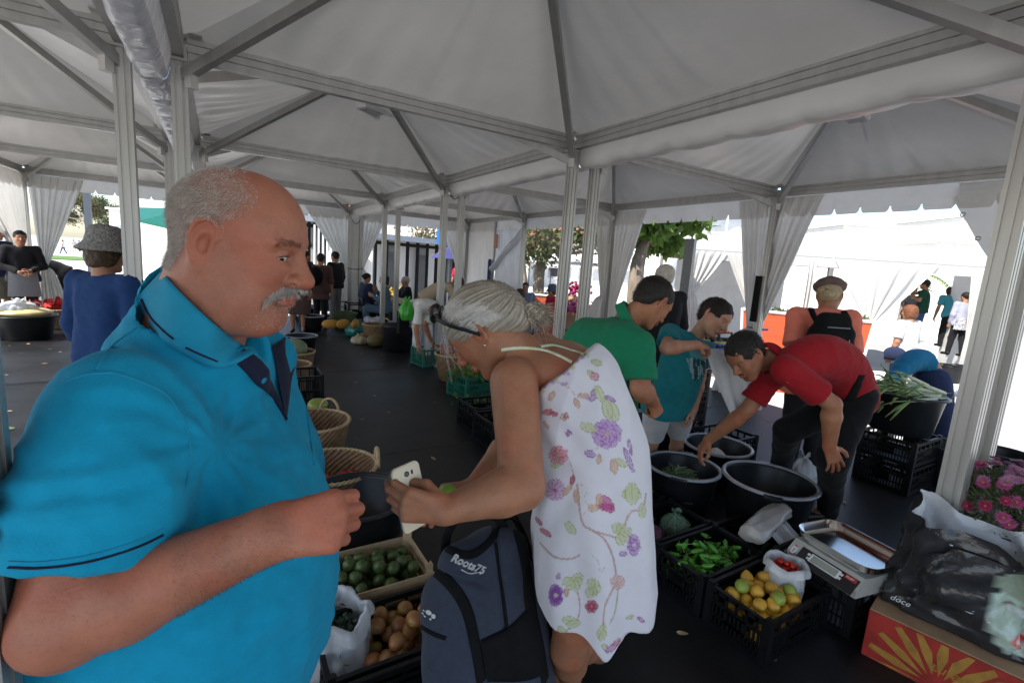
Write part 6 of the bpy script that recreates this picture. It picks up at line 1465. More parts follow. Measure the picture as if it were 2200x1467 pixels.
on((u**2+w2**2 < 1) & (u > -1.1+.35*np.abs(w2)), (.42, .52, .45)); on(((u-.15)**2/1.3+(w2-.85)**2*5 < 1), (.30, .36, .28))
on(((u+.28)/.28)**2+((w2-.18)/.07)**2 < 1, (.62, .66, .68)); on(((u+.28)/.09)**2+((w2-.18)/.07)**2 < 1, (.16, .26, .42)); on(((u+.28)/.03)**2+((w2-.18)/.025)**2 < 1, (.02, .02, .02)); on((np.abs(w2-.32-.06*np.cos(u*5)) < .035) & (u < .1) & (u > -.62), (.16, .12, .08))
on(((u-.05)/.25)**2+((w2+.55)/.13)**2 < 1, (.55, .05, .04)); on(((u-.05)/.17)**2+((w2+.5)/.04)**2 < 1, (.6, .6, .58)); on((np.abs(u+.02-.12*(w2+.1)) < .03) & (w2 < .1) & (w2 > -.25), (.30, .36, .30))
mb.build('bag_body', bagm, bt_, smooth=True, colors=C)
mb = MB(); mb.grid([bagring(t, .004) for t in np.linspace(.25, 1, 20)][::-1], cv=True); mb.build('bag_lining', bagin, bt_, smooth=True)
for s_, oy in ((-1, -.13), (1, .16)):
    mb = MB(); pts = [bc0*V(1, 1, 0)+RC@V(x, oy*(1-.0*x), 0)+V(0, 0, CH+.34+.05*math.cos(x*5)-.05*abs(x)/.15*(abs(x) > .1)) for x in np.linspace(-.15, .10, 12)]; mb.tube(pts, .011, 6, flat=.25); mb.build('bag_handle', M['black'], bt_, smooth=True)
text('bag_lettering', 'doce', .035, CLc(.05, -.295, CH+.065), dx, (0, 0, 1), M['print'], bt_, .3, .0004)
# --- bouquet of pink asters in a bucket
fb = P(2160, 1090, 2.15); fbz = fb[2]; fb = V(fb[0], fb[1], 0)
tub((fb[0], fb[1], .002), .15, .32, 'black bucket holding the pink asters', handles=False, group=None, name='flower_bucket', cat='bucket')
fl = empty('aster_bouquet', fb+V(0, 0, .3), 'large bunch of pink and magenta asters behind the shopping bag', 'bouquet')
rg = np.random.RandomState(21); pinks = [mat('aster_pink', (.52, .10, .26), .5, noise=(40, .2), transl=.3), mat('aster_magenta', (.45, .03, .14), .5, noise=(40, .2), transl=.3), mat('aster_lilac', (.48, .22, .38), .5, noise=(40, .2), transl=.3)]
core = mat('aster_core', (.34, .16, .05), .7)
def aster(c, n_, r, m_):
    mb = MB(); F = frame(n_, (0.1, .2, 1)); N_ = 26
    for ring, (rr, lift) in enumerate(((1, .1), (.72, .4), (.45, .75))):
        for k in range(N_ if ring < 2 else 14):
            a = 6.283*k/(N_ if ring < 2 else 14)+ring*.1+rg.uniform(-.06, .06); d0 = F[:, 1]*math.cos(a)+F[:, 2]*math.sin(a); s0 = np.cross(F[:, 0], d0); L_ = r*rr*rg.uniform(.85, 1.1); p1 = c+d0*L_+F[:, 0]*L_*lift; w_ = r*.085
            mb.add([c-s0*w_*.4, c+s0*w_*.4, c+d0*L_*.6+F[:, 0]*L_*lift*.8+s0*w_, p1, c+d0*L_*.6+F[:, 0]*L_*lift*.8-s0*w_], [(0, 1, 2, 3, 4)])
    mb.ball(c+F[:, 0]*r*.18, r*.2, 8, 6, m=1); return mb.build('aster_flower', [m_, core], fl)
top_c = fb+V(0, 0, fbz)
for i in range(125):
    a, b = rg.uniform(0, 6.28), math.acos(rg.uniform(-.12, 1)); n_ = V(math.sin(b)*math.cos(a), math.sin(b)*math.sin(a), math.cos(b)); c_ = top_c+n_*V(.21, .21, .21)*rg.uniform(.88, 1.08)
    aster(c_, n_+V(-.1, -.25, .1), rg.uniform(.022, .032), pinks[(2 if n_[2] > .62 and rg.rand() < .6 else (1 if rg.rand() < .35 else 0))])
mb = MB(); vs = []
for i in range(3600):     # ferny foliage between the flowers
    a, b = rg.uniform(0, 6.28), math.acos(rg.uniform(-.75, 1)); n_ = V(math.sin(b)*math.cos(a), math.sin(b)*math.sin(a), math.cos(b)); p = top_c+n_*.20*rg.uniform(.5, .98)-V(0, 0, .02); d0 = nrm(n_+rg.normal(size=3)*.6); s0 = nrm(np.cross(d0, rg.normal(size=3))); L_ = rg.uniform(.015, .04); w_ = L_*.14
    mb.add([p, p+d0*L_*.5+s0*w_, p+d0*L_, p+d0*L_*.5-s0*w_], [(0, 1, 2, 3)])
mb.build('bouquet_foliage', M['leaf3'], fl)
mb = MB(); 
for i in range(40):
    a = rg.uniform(0, 6.28); r_ = rg.uniform(0, .1); mb.tube([fb+V(r_*.5*math.cos(a), r_*.5*math.sin(a), .06), fb+V(r_*1.6*math.cos(a), r_*1.6*math.sin(a), .48)], .003, 5)
mb.build('flower_stem', m_stalk, fl)
fz = mat('green_filler', (.20, .24, .09), .6, noise=(50, .3)); mb = MB()
for i in range(900):
    p = top_c+V(-.02, -.16, -.12)+rg.normal(size=3)*V(.08, .035, .05); mb.ball(p, rg.uniform(.002, .0045), 5, 4)
mb.build('filler_buds', fz, fl, smooth=True)
# --- tubs, crates at the right behind
crate(4.62, 5.12, 1.4, 1.8, .002, .22, 'black crate at the bottom of the stack under the leek tub', group='crates under the leek tub'); crate(4.62, 5.12, 1.4, 1.8, .235, .20, 'upper black crate under the leek tub', group='crates under the leek tub')
tub((4.86, 1.62, .45), .27, .33, 'dark grey tub of leeks raised on crates', rim='tub')
lt = empty('leek_bunch', (4.8, 1.65, .74), 'bunch of leeks with white roots lying across the raised tub', 'leeks'); rg = np.random.RandomState(31)
lwhite = mat('leek_white', (.52, .56, .40), .5, noise=(20, .15)); lgreen = mat('leek_green', (.24, .36, .14), .5, noise=(20, .3))
for i in range(26):
    d0 = nrm(V(-.75, .35, .12)+rg.normal(size=3)*.12); p0 = V(4.93, 1.56, .80)+rg.normal(size=3)*V(.07, .09, .025); mb = MB()
    mb.tube([p0-d0*.02, p0+d0*.14, p0+d0*.22], [.014, .0145, .012], 8, m=0); e_ = p0+d0*.22
    for q in range(3): dd = nrm(d0+rg.normal(size=3)*.25-V(0, 0, .15)); mb.tube([e_, e_+dd*.10, e_+dd*.2-V(0, 0, .03)], [.013, .016, .004], 6, m=1, flat=.25)
    for q in range(4): mb.tube([p0-d0*.02, p0-d0*.05+rg.normal(size=3)*.02], [.0015, .0005], 4, m=0)
    mb.build('leek', [lwhite, lgreen], lt, smooth=True)
tub((5.28, 1.42, .002), .21, .34, 'low black tub with green string, left of the near right posts', rim='tub'); tub((5.75, 1.16, -.0), .2, .30, 'black tub partly hidden behind the near right posts', rim='tub')
tub((4.15, .62, .002), .24, .42, 'tall black tub at the right edge', rim='tubrim'); tag(bagmesh((4.05, .86, .002), .17, .5, open_=False, seed=20, fold=.05).build('sack', mat('dark_green_sack', (.045, .06, .052), .3, noise=(6, .3), bump=(12, .9, .02)), None, smooth=True), 'dark green plastic sack standing at the right edge', 'sack')
crate(3.62, 4.10, 2.35, 2.75, .002, .24, 'black crate with a white tag behind the man in red', group='crates behind the boy'); crate(3.60, 4.08, 2.9, 3.3, .002, .24, 'bottom black crate behind the boy', group='crates behind the boy'); crate(3.60, 4.08, 2.9, 3.3, .25, .24, 'middle black crate behind the boy', group='crates behind the boy'); crate(3.60, 4.08, 2.9, 3.3, .50, .22, 'top black crate of white produce behind the boy', group='crates behind the boy')
crate(2.95, 3.45, 3.55, 3.95, .002, .30, 'low black crate below the onions behind the floral dress'); crate(2.95, 3.45, 3.55, 3.95, .31, .16, 'black crate of brown onions behind the floral dress')
heap(fruitmesh('onion', m_on, .034, fig_sh), 40, 2.98, 3.42, 3.58, 3.92, .36, .46, .036, 'brown onion in the crate behind the dress', 'onion', 'brown onions in the crate', 'onion', 10, dome=.6)
# plastic bag held up by the boy
p0, p1 = P(1512, 748, 2.72), P(1500, 900, 2.9); A = []
for i in range(22):
    t = i/21; row = []
    for j in range(26):
        u = j/25; L_ = P(1516+22*t+35*t*t, 745+150*t, 2.74+.1*t); Rr = P(1522+88*min(1, t*2.6)**.8+30*t, 748+20*t+105*t*t, 2.78+.1*t); row.append(L_*(1-u)+Rr*u-awy*(.05*math.sin(u*7+3*t)*t*(1-t*.3)+.02*math.sin(u*19+t*4)*t))
    A.append(row)
mb = MB(); mb.grid(A); tag(mb.build('carrier_bag', M['bag'], None, smooth=True), 'white plastic carrier bag held open by the boy in teal', 'plastic bag')
# ---------------------------------------------------------------- the left-hand goods and the backpack
# wooden crate of green figs
wx0, wx1, wy0, wy1 = .24, .80, 1.84, 2.17
wc_t = empty('wooden_crate', ((wx0+wx1)/2, (wy0+wy1)/2, 0), 'pale wooden slat crate of green figs behind the clenched fist', 'crate')
mb = MB()
for z in (.05, .115, .18):
    for y in (wy0, wy1): mb.box(((wx0+wx1)/2, y, z), (wx1-wx0, .007, .052))
    for x in (wx0+.004, wx1-.004): mb.box((x, (wy0+wy1)/2, z), (.007, wy1-wy0-.008, .052))
for k in range(6): mb.box((wx0+.05+k*(wx1-wx0-.1)/5, (wy0+wy1)/2, .012), (.075, wy1-wy0-.02, .006))
mb.build('slat', M['wood'], wc_t)
for sx in (0, 1):
    for sy in (0, 1):
        mb = MB(); x = (wx0+.022, wx1-.022)[sx]; y = (wy0+.018, wy1-.018)[sy]; mb.prism([(-.016, -.014), (.018, -.014), (-.016, .018)], (x, y, .005), (x, y, .245), ((1, -1)[sx], 0, 0), (0, (1, -1)[sy], 0)); mb.build('corner_post', M['wood'], wc_t)
heap(fruitmesh('green_fig', m_fig, .030, fig_sh), 78, wx0+.01, wx1-.01, wy0+.01, wy1-.01, .04, .16, .030, 'dull green fig heaped in the wooden crate', 'fig', 'green figs in the wooden crate', 'green_fig', 11, protos=5, dome=1.0)
crate(.27, .84, 1.46, 1.80, .002, .19, 'black slatted crate of red and yellow plums in front of the figs', group='black produce crates by the backpack')
heap(fruitmesh('plum', m_plum, .032, plum_sh), 26, .44, .82, 1.48, 1.78, .05, .15, .033, 'yellowish plum blushed with red in the black crate', 'plum', 'yellow plums in the crate', 'plum', 12, protos=4, dome=1.0)
heap(fruitmesh('red_plum', m_plum2, .032, plum_sh), 22, .42, .82, 1.48, 1.78, .06, .17, .033, 'reddish brown plum in the black crate by the backpack', 'plum', 'red plums in the crate', 'plum', 13, protos=4, dome=1.2)
crate(.20, .86, 1.02, 1.44, .002, .19, 'empty black crate below the plum crate at the bottom edge', group='black produce crates by the backpack')
heap(fruitmesh('green_plum', mat('plum_green', (.16, .15, .03), .4, noise=(26, .3), ramp=(.30, .18, .04)), .031, plum_sh), 12, .44, .82, 1.48, 1.78, .08, .19, .033, 'greenish plum on top of the black crate by the backpack', 'plum', 'green plums in the crate', 'plum', 18, protos=3, dome=1.6)
bgL = G(722, 1395, .10)
tag(bagmesh((bgL[0], bgL[1], .03), .125, .24, seed=8, fold=.06, rimr=1.05).build('plastic_bag', M['bag'], None, smooth=True), 'open white plastic bag of dark green leaves at the bottom, next to the turquoise shirt', 'plastic bag')
rg = np.random.RandomState(17); mb = MB()
for i in range(500):
    p = V(bgL[0], bgL[1], .17)+rg.normal(size=3)*V(.04, .04, .022); d0 = nrm(rg.normal(size=3)); s0 = nrm(np.cross(d0, rg.normal(size=3))); L_ = rg.uniform(.02, .04); mb.add([p, p+d0*L_*.5+s0*L_*.25, p+d0*L_, p+d0*L_*.5-s0*L_*.25], [(0, 1, 2, 3)])
tag(mb.build('leafy_greens', mat('dark_greens', (.03, .06, .03), .6, noise=(10, .4)), None), 'dark leafy greens inside the open white bag', 'greens', kind='stuff')
tub((.60, 2.46, .002), .27, .33, 'wide black tub behind the wooden crate, under the clenched fist', rim='tub')
heap(fruitmesh('apple', m_plum2, .034, plum_sh), 8, .5, .8, 2.3, 2.5, .03, .08, .036, 'dark red apple at the bottom of the wide black tub', 'apple', 'dark apples in the wide tub', 'apple', 14)
basket((.56, 2.95, .002), .27, .30, 'wide wicker basket of tomatoes with a looped cane handle, beside the phone', (-.15, 3.0))
heap(fruitmesh('tomato', m_tom, .036, lambda th: 1-.12*np.cos(th)**2), 26, .38, .76, 2.78, 3.12, .12, .19, .037, 'red tomato in the wide wicker basket', 'tomato', 'tomatoes in the wicker basket', 'tomato', 15)
basket((.54, 3.62, .002), .27, .38, 'deep wicker basket with a pale handle, level with the shirt pocket', (.9, 4.0))
crate(.36, .84, 4.35, 4.75, .002, .22, 'lower of two black crates past the deep wicker basket', group='black crates on the left of the aisle'); crate(.36, .84, 4.80, 5.22, .002, .42, 'tall black crate on the left of the aisle', group='black crates on the left of the aisle')
tag((lambda m_: m_.build('cabbage', m_app, None, smooth=True))(MB().ball((.72, 4.42, .25), (.09, .09, .06), 16, 10)), 'pale green cabbage on the black crate by the pocket of the turquoise shirt', 'cabbage')
basket((.62, 5.75, .002), .24, .34, 'wicker basket below the chin of the balding man', (), group='baskets left of the aisle'); basket((.75, 6.4, .002), .25, .36, 'farther wicker basket holding a pale pumpkin', (), group='baskets left of the aisle')
tag((lambda m_: m_.build('pumpkin', mat('pumpkin_grey', (.20, .24, .13), .6, noise=(10, .3)), None, smooth=True))(MB().ball((.75, 6.4, .40), (.17, .17, .12), 20, 12)), 'pale grey-green pumpkin in the far wicker basket', 'pumpkin')
crate(.5, 1.0, 7.1, 7.5, .002, .3, 'black crate behind the pumpkin basket', group='black crates on the left of the aisle'); tub((1.05, 8.0, .002), .24, .3, 'black tub near the feet of the woman in black')
# --- backpack on its folding trolley
def PB(px, py, d): return P(px, py, d)
bp = empty('backpack', P(1040, 1330, 1.36), 'navy blue backpack with black zips standing in front of the floral dress', 'backpack')
BK = SDF(P(1040, 1330, 1.36)-.42, P(1040, 1330, 1.36)+.42, .0045)
for a_, b_, r1, r2 in ((P(1085, 1190, 1.42), P(1105, 1490, 1.46), .070, .10), (P(1040, 1195, 1.42), P(1040, 1490, 1.45), .075, .10), (P(1112, 1240, 1.50), P(1135, 1480, 1.52), .07, .09)): BK.cone(a_, b_, r1, r2, .06)
for a_, b_, r1, r2 in ((P(985, 1215, 1.36), P(1000, 1480, 1.36), .062, .085), (P(945, 1280, 1.34), P(960, 1490, 1.34), .052, .068)): BK.cone(a_, b_, r1, r2, .05)
v, q = BK.mesh(); X_, Y_ = pxof(v); nn = vnormals(v, q)
crease = -.010*np.exp(-((Y_-(1232+.30*(X_-960)))/9)**2)*np.clip((1075-X_)/40, 0, 1)-.008*np.exp(-((X_-(1068+.09*(Y_-1160)))/6)**2)*(Y_ > 1120)+.0035*vnoise(v, 18, 2)+.003*np.sin((X_*.7+Y_)*.05+1.5*np.sin(X_*.02))
pb_ = link('pack_body', to_mesh('pack_body', v+nn*crease[:, None], q, M['navy']), bp); tbk = bvh([pb_])
def bkrib(pts, w_, name, m_, off=.002, th=.002, n=40, par=None):
    m2 = ribbon(tbk, pts, w_, off, n, th)
    if m2.v: return m2.build(name, m_, par or bp, smooth=True)
bkrib([(884, 1262), (900, 1238), (935, 1228), (975, 1262), (1003, 1310), (1020, 1380), (1034, 1462)], .030, 'pocket_zip_flap', M['blackfab'], .003, .004)
bkrib([(1064, 1165), (1072, 1225), (1082, 1290), (1090, 1352)], .011, 'zip', M['blackfab'], .002); bkrib([(886, 1330), (910, 1348), (935, 1362), (958, 1370)], .011, 'zip', M['blackfab'], .003)
bkrib([(925, 1150), (965, 1180), (1010, 1192), (1050, 1165), (1075, 1125)], .022, 'top_piping', M['blackfab'], .003); bkrib([(1108, 1120), (1128, 1200), (1140, 1300), (1160, 1400), (1172, 1462)], .045, 'back_panel_edge', M['blackfab'], .002)
def patch(U, L_, name, m_, bul=.006): return flap(U, L_, name, m_, bp, tbk, bul, .006, .006, 24, 8)
patch([(1034, 1375), (1062, 1362), (1095, 1345), (1122, 1318), (1140, 1300)], [(1048, 1464), (1080, 1464), (1112, 1464), (1140, 1460), (1165, 1450)], 'mesh_pocket', M['blackfab'], .012)
p0_ = P(968, 1100, 1.40)
for pts, r in (([P(955, 1192, 1.40), P(965, 1140, 1.38), P(1000, 1108, 1.38), P(1050, 1104, 1.40), P(1082, 1132, 1.43), P(1100, 1180, 1.46)], .017), ([P(1060, 1150, 1.46), P(1085, 1110, 1.46), P(1115, 1130, 1.50), P(1150, 1230, 1.56), P(1180, 1330, 1.58), P(1182, 1420, 1.56)], .020), ([P(1075, 1118, 1.48), P(1100, 1100, 1.5), P(1135, 1170, 1.54), P(1160, 1300, 1.56)], .014)):
    mb = MB(); mb.tube(bez(pts, 30), r, 8, flat=.35); mb.build('strap', M['blackfab'], bp, smooth=True)
pa, na = surf(tbk, 972, 1206, .018); pc, _n = surf(tbk, 1034, 1230, .014); pu, _n = surf(tbk, 978, 1182, .018)
if pa is not None and pc is not None:
    text('pack_lettering', 'Roots75', .030, pa, pc-pa, (pu-pa) if pu is not None else V(0, 0, 1), M['print'], bp, .35, .003, .0006)
    bkrib([(990, 1222), (1008, 1230), (1028, 1228)], .0022, 'lettering_swash', M['print'], .004, .0006, 16)
for cx, cy, rx, ry in ((922, 1314, 9, 6), (932, 1322, 6, 6), (912, 1310, 4, 2), (910, 1316, 4, 2), (914, 1322, 4, 2), (926, 1328, 3, 3)):
    p_, n_ = surf(tbk, cx, cy, .003)
    if p_ is not None: F = frame(n_); mb = MB(); mb.ball(p_, V(.0006, rx*.0011, ry*.0011), 10, 6, 0, F); mb.build('leaf_emblem', M['print'], bp)
bq = P(1085, 1467, 1.45); tr = empty('folding_trolley', (bq[0], bq[1], 0), 'small folding chrome trolley under the navy backpack', 'trolley')
mb = MB(); mb.box((bq[0], bq[1], .30), (.34, .26, .03)); mb.build('platform', M['black'], tr)
for s_ in (-1, 1):
    mb = MB(); mb.tube([(bq[0]+s_*.13, bq[1]-.1, .07), (bq[0]+s_*.13, bq[1], .30), (bq[0]+s_*.13, bq[1]+.12, .31)], .010, 8); mb.build('chrome_rail', M['inox'], tr, smooth=True)
    mb = MB(); mb.lathe([(.012, -.015), (.065, -.015), (.07, 0), (.065, .015), (.012, .015)], (bq[0]+s_*.17, bq[1]-.1, .072), 24, 0, np.array([[0, 0, 1.], [0, 1, 0], [-1, 0, 0]])); mb.build('wheel', M['black'], tr, smooth=True)
# --- goods along the right side of the aisle, far to near
def gcrate(px, py, w_, d_, h, label, m_='greenplastic', rz=.2):
    g = G(px, py, 0); crate(g[0]-w_/2, g[0]+w_/2, g[1]-d_/2, g[1]+d_/2, .002, h, label, m_, rz)
    return g
g1 = gcrate(925, 782, .5, .36, .26, 'dark green plastic crate the white-trousered woman reaches into'); g2 = gcrate(1015, 848, .5, .40, .27, 'green plastic crate of leafy vegetables near the chin of the grey-haired woman')
g3 = G(975, 815, 0); basket((g3[0], g3[1], .002), .27, .36, 'wicker basket of onions and roots between two green crates', ())
heap(fruitmesh('onion', m_on, .034, fig_sh), 34, g3[0]-.2, g3[0]+.2, g3[1]-.2, g3[1]+.2, .30, .38, .036, 'onion heaped on the basket between the green crates', 'onion', 'onions on the basket', 'onion', 16, dome=1)
rg = np.random.RandomState(5)
def leafpile(c, s_, n, m_, name, label, L_=.06):
    mb = MB()
    for i in range(n):
        p = V(c)+rg.normal(size=3)*V(s_); d0 = nrm(rg.normal(size=3)+V(0, 0, .4)); s0 = nrm(np.cross(d0, rg.normal(size=3))); l_ = L_*rg.uniform(.6, 1.4); mb.add([p, p+d0*l_*.5+s0*l_*.35, p+d0*l_, p+d0*l_*.5-s0*l_*.35], [(0, 1, 2, 3)])
    return tag(mb.build(name, m_, None), label, 'greens', kind='stuff')
leafpile((g2[0], g2[1], .28), (.15, .12, .04), 260, M['leaf2'], 'lettuce_leaves', 'loose lettuce leaves filling the green crate'); leafpile((g2[0]-.1, g2[1]-.3, .03), (.15, .1, .01), 40, M['leaf2'], 'fallen_leaves', 'torn lettuce leaves fallen in front of the green crate')
leafpile((g3[0], g3[1], .40), (.12, .12, .03), 70, mat('carrot_red', (.30, .07, .03), .5, noise=(8, .4)), 'red_roots', 'red carrots and dry leaves on the wicker basket', .09)
b4 = G(1045, 955, 0); crate(b4[0]-.05, b4[0]+.45, b4[1]-.2, b4[1]+.2, .002, .25, 'black crate on the aisle floor behind the bare upper arm', group='black crates right of the aisle'); crate(b4[0], b4[0]+.5, b4[1]+.25, b4[1]+.65, .002, .25, 'second black crate farther down the aisle', group='black crates right of the aisle')
g5 = G(855, 752, 0); tub((g5[0], g5[1], .002), .30, .44, 'large dark tub next to the white trousers', rim='tub')
g6 = G(808, 735, 0); basket((g6[0], g6[1], .002), .25, .34, 'small wicker basket beside the large dark tub', (.5,))
for k, (px, py, r) in enumerate(((790, 735, .12), (808, 745, .14))):
    g = G(px, py, 0); tag(MB().ball((g[0], g[1], r*.8), (r*1.25, r, r*.8), 20, 12).build('melon', mat('melon', (.17, .12, .04), .5, noise=(8, .3)), None, smooth=True), ('smaller yellow-brown melon on the floor left of the basket', 'bigger yellow-brown melon on the floor in front of the basket')[k], 'melon')
g = G(765, 722, 0); tag(bagmesh((g[0], g[1], 0), .20, .30, open_=False, seed=30, fold=.05).build('plastic_bag', mat('teal_bag', (.01, .13, .11), .25, bump=(14, .8, .01)), None, smooth=True), 'teal plastic bag on the floor of the aisle', 'plastic bag')
g = G(772, 738, 0); tag(bagmesh((g[0], g[1], 0), .15, .16, open_=False, seed=31, fold=.05).build('plastic_bag', mat('beige_bag', (.45, .36, .24), .3, bump=(14, .8, .01)), None, smooth=True), 'small beige bag of bread in front of the teal bag', 'plastic bag')
g = G(800, 712, 0); tag(bagmesh((g[0], g[1], 0), .18, .3, seed=32, fold=.05).build('plastic_bag', M['bag'], None, smooth=True), 'white bag behind the small wicker basket', 'plastic bag')
g = G(862, 700, 0); tag(bagmesh((g[0]-.1, g[1], .30), .20, .36, seed=33, fold=.04).build('plastic_bag', mat('cream_bag', (.55, .48, .30), .35, bump=(14, .8, .01)), None, smooth=True), 'open cream paper bag left of the white trousers', 'plastic bag')
tub((*G(740, 705, 0)[:2], .002), .27, .34, 'olive yellow tub in the far aisle', m_='leaf3', rim='leaf3'); g = G(740, 690, .5)
for k in range(3): tag(MB().ball((g[0]+.20*k-.2, g[1]+.1, .44), (.14, .05, .08), 16, 10, 0, rotz(.5*k)).build('squash_slice', mat('squash', (.42, .20, .03), .6, noise=(8, .2)), None, smooth=True), ('left slice of orange squash on the far tub', 'middle slice of orange squash on the far tub', 'right slice of orange squash on the far tub')[k], 'squash')
for k, (px, py, h_) in enumerate(((770, 700, .5), (800, 700, .62), (835, 705, .55), (700, 668, .35), (720, 680, .4))):
    g = G(px, py, 0); crate(g[0]-.26, g[0]+.26, g[1]-.1, g[1]+.3, .002, h_, ('dark crate stack behind the teal bag', 'tallest dark crate behind the squash', 'dark crate in front of the seated woman in denim', 'dark crate far down the aisle', 'dark crate beside the curtain posts')[k], slots=False, group='dark crates at the end of the aisle')
for k, (px, py) in enumerate(((690, 660), (655, 690), (668, 712))):
    g = G(px, py, 0); tub((g[0], g[1], .002), .25, .32, ('black tub far down the aisle behind the woman in black', 'black tub left of the woman in black', 'nearer black tub left of the woman in black')[k])
rg2 = rg; g = G(850, 668, 0); fbk = empty('flower_bucket', (g[0], g[1], 0), 'bucket of yellow flowers in front of the far curtain', 'flowers')
mb = MB(); mb.lathe([(0, 0), (.12, 0), (.16, .3), (.15, .3)], (g[0], g[1], .0), 20); mb.build('bucket', M['black'], fbk, smooth=True)
mb = MB()
for i in range(60): p = V(g[0], g[1], .55)+rg.normal(size=3)*V(.14, .14, .10); mb.ball(p, .035, 6, 4)
mb.build('yellow_flowers', mat('yellow_flower', (.55, .34, .02), .7, noise=(9, .3)), fbk); mb = MB()
for i in range(300): p = V(g[0], g[1], .45)+rg.normal(size=3)*V(.15, .15, .12); d0 = nrm(rg.normal(size=3)); mb.add([p, p+d0*.05+V(.012, 0, 0), p+d0*.1], [(0, 1, 2)])
mb.build('flower_leaves', M['leaf'], fbk)
# left row: upturned tub with a draped bag, baskets of peppers
g = G(58, 727, 0); tub((g[0], g[1], .002), .36, .36, 'large dark tub in the left row with pumpkin slices under a white bag', rim='tub'); tag(MB().ball((g[0], g[1], .40), (.32, .30, .08), 24, 10).build('pumpkin_slices', mat('pumpkin_cut', (.60, .46, .22), .5, noise=(7, .25)), None, smooth=True), 'pale cut pumpkin lying on the large tub in the left row', 'pumpkin'); tag(bagmesh((g[0]-.06, g[1], .42), .20, .16, open_=False, seed=41, fold=.07).build('plastic_bag', M['bag'], None, smooth=True), 'white plastic bag on the cut pumpkin in the left row', 'plastic bag')
g = G(125, 705, 0); basket((g[0], g[1], .002), .33, .34, 'wicker basket of red peppers beside the large dark tub', (1.2,), group='baskets in the left row'); leafpile((g[0], g[1], .40), (.16, .16, .03), 90, mat('red_pepper', (.35, .02, .02), .3, noise=(8, .4)), 'red_peppers', 'long red peppers heaped on the left-row basket', .12)
g = G(105, 668, 0); crate(g[0]-.3, g[0]+.3, g[1]-.2, g[1]+.2, .002, .3, 'dark green crate by the knees of the woman in the black cardigan', 'greenplastic'); leafpile((g[0], g[1], .33), (.2, .15, .03), 90, M['leaf3'], 'green_tops', 'leafy vegetable tops in the left-row crate', .1)
# ---------------------------------------------------------------- people farther off
GZ = -.75
def yawdir(v): return math.atan2(v[1], v[0])
TO_CAM = lambda p: math.atan2(-p[1], -p[0])
def far(label, g, yaw, H, top, bottom, hair='dark', hs='short', kind='stand', skin='olive', fem=0, group=None, hat=None, h=None, sleeve=.7, z=0, blen=2.0, skirt=None, hem=.06, shoe='black', top_k={}, **k):
    g = V(g[0], g[1], z); d = math.hypot(g[0], g[1]); J = pose(kind, g, yaw, H, **k); s = H/1.72
    bt = dict(mat=bottom, len=blen)
    if skirt: bt = dict(mat=bottom, skirt=skirt)
    cfg = dict(s=s*1.02, hs=s*1.02, h=h or max(.010, min(.022, d*.0017)), hv=max(.005, min(.009, d*.0007)), hh=max(.005, min(.010, d*.0009)), skin=skin, fem=fem, top=dict(mat=top, sleeve=sleeve, ws=1.4, off=.014, hem=hem, wr=.004, name='top', **top_k), bottom=bt, shoe=M[shoe], ra=(.050, .041, .042, .027))
    if hair: cfg['hair'] = dict(style=hs, mat=HAIR[hair], th=.010, rough=.004)
    if hat: cfg['hat'] = hat
    return person(label, J, cfg, group)
C_ = {k: cloth('cloth_'+k, c, n=.08) for k, c in dict(black=(.012, .012, .014), navy=(.022, .03, .07), blue=(.012, .04, .13), white=(.66, .65, .63), beige=(.42, .33, .24), denim=(.07, .12, .17), jeans=(.05, .08, .17), redj=(.42, .015, .04), redt=(.45, .012, .05), khaki=(.16, .135, .09), grey=(.17, .17, .18), greyblue=(.16, .2, .3), lilac=(.30, .31, .38), tealt=(.06, .30, .36), dkgreen=(.012, .06, .035), skyt=(.010, .13, .23), paleblue=(.30, .45, .62), pink=(.6, .12, .2), cream=(.62, .55, .48), brown=(.09, .05, .045)).items()}
V2 = lambda px, py, z=0: G(px, py, z)
AW = yawdir(awy); RT = yawdir(rgt)
# left row
g = V2(8, 694); far('elderly man in profile at the left edge, dark scarf and khaki apron', g, RT, 1.66, C_['navy'], C_['khaki'], 'grey', 'short', skirt=.55, arms='clasp')
g = V2(60, 702); far('woman in black cardigan and white top standing with folded hands', g, TO_CAM(g)+.1, 1.60, C_['black'], C_['black'], 'dark', 'short', fem=1, arms='clasp', sleeve=1.9, top_k=dict())
wb = bpy.data.objects['person.%03d' % 0] if False else None
g = V2(60, 702); mb = MB(); pf_ = g+nrm(V(-g[0], -g[1], 0))*.135; F = frame(V(-g[0], -g[1], 0))
mb.grid([[pf_+F[:, 1]*.17*u*(1+.2*v)+V(0, 0, .95-.42*v)+F[:, 0]*(.03*math.cos(u*1.4)) for v in np.linspace(0, 1, 8)] for u in np.linspace(-1, 1, 9)]); tag(mb.build('waist_apron', C_['grey'], None, smooth=True), 'grey waist apron worn over black trousers by the woman in the cardigan', 'apron')
g = V2(130, 672); far('person in dark clothes and black cap stooping beside the crates on the left', g, AW+2.2, 1.60, C_['black'], C_['black'], None, 'short', kind='bend', bend=1.25, hat=dict(style='cap', mat=M['blackfab']), sleeve=1.8)
hw = P(222, 560, 2.95)
far('woman in royal blue sweater and grey woven hat, seen from behind', (hw[0], hw[1]), AW-.15, 1.62, C_['blue'], C_['navy'], 'brown', 'bob', fem=1, sleeve=1.45, h=.011, hem=.16, tilt=.15, look=-.2,
    hat=dict(style='bucket', mat=mat('woven_hat', (.20, .19, .18), .9, noise=(95, .75), bump=(120, 1, .004)), brim=.035))
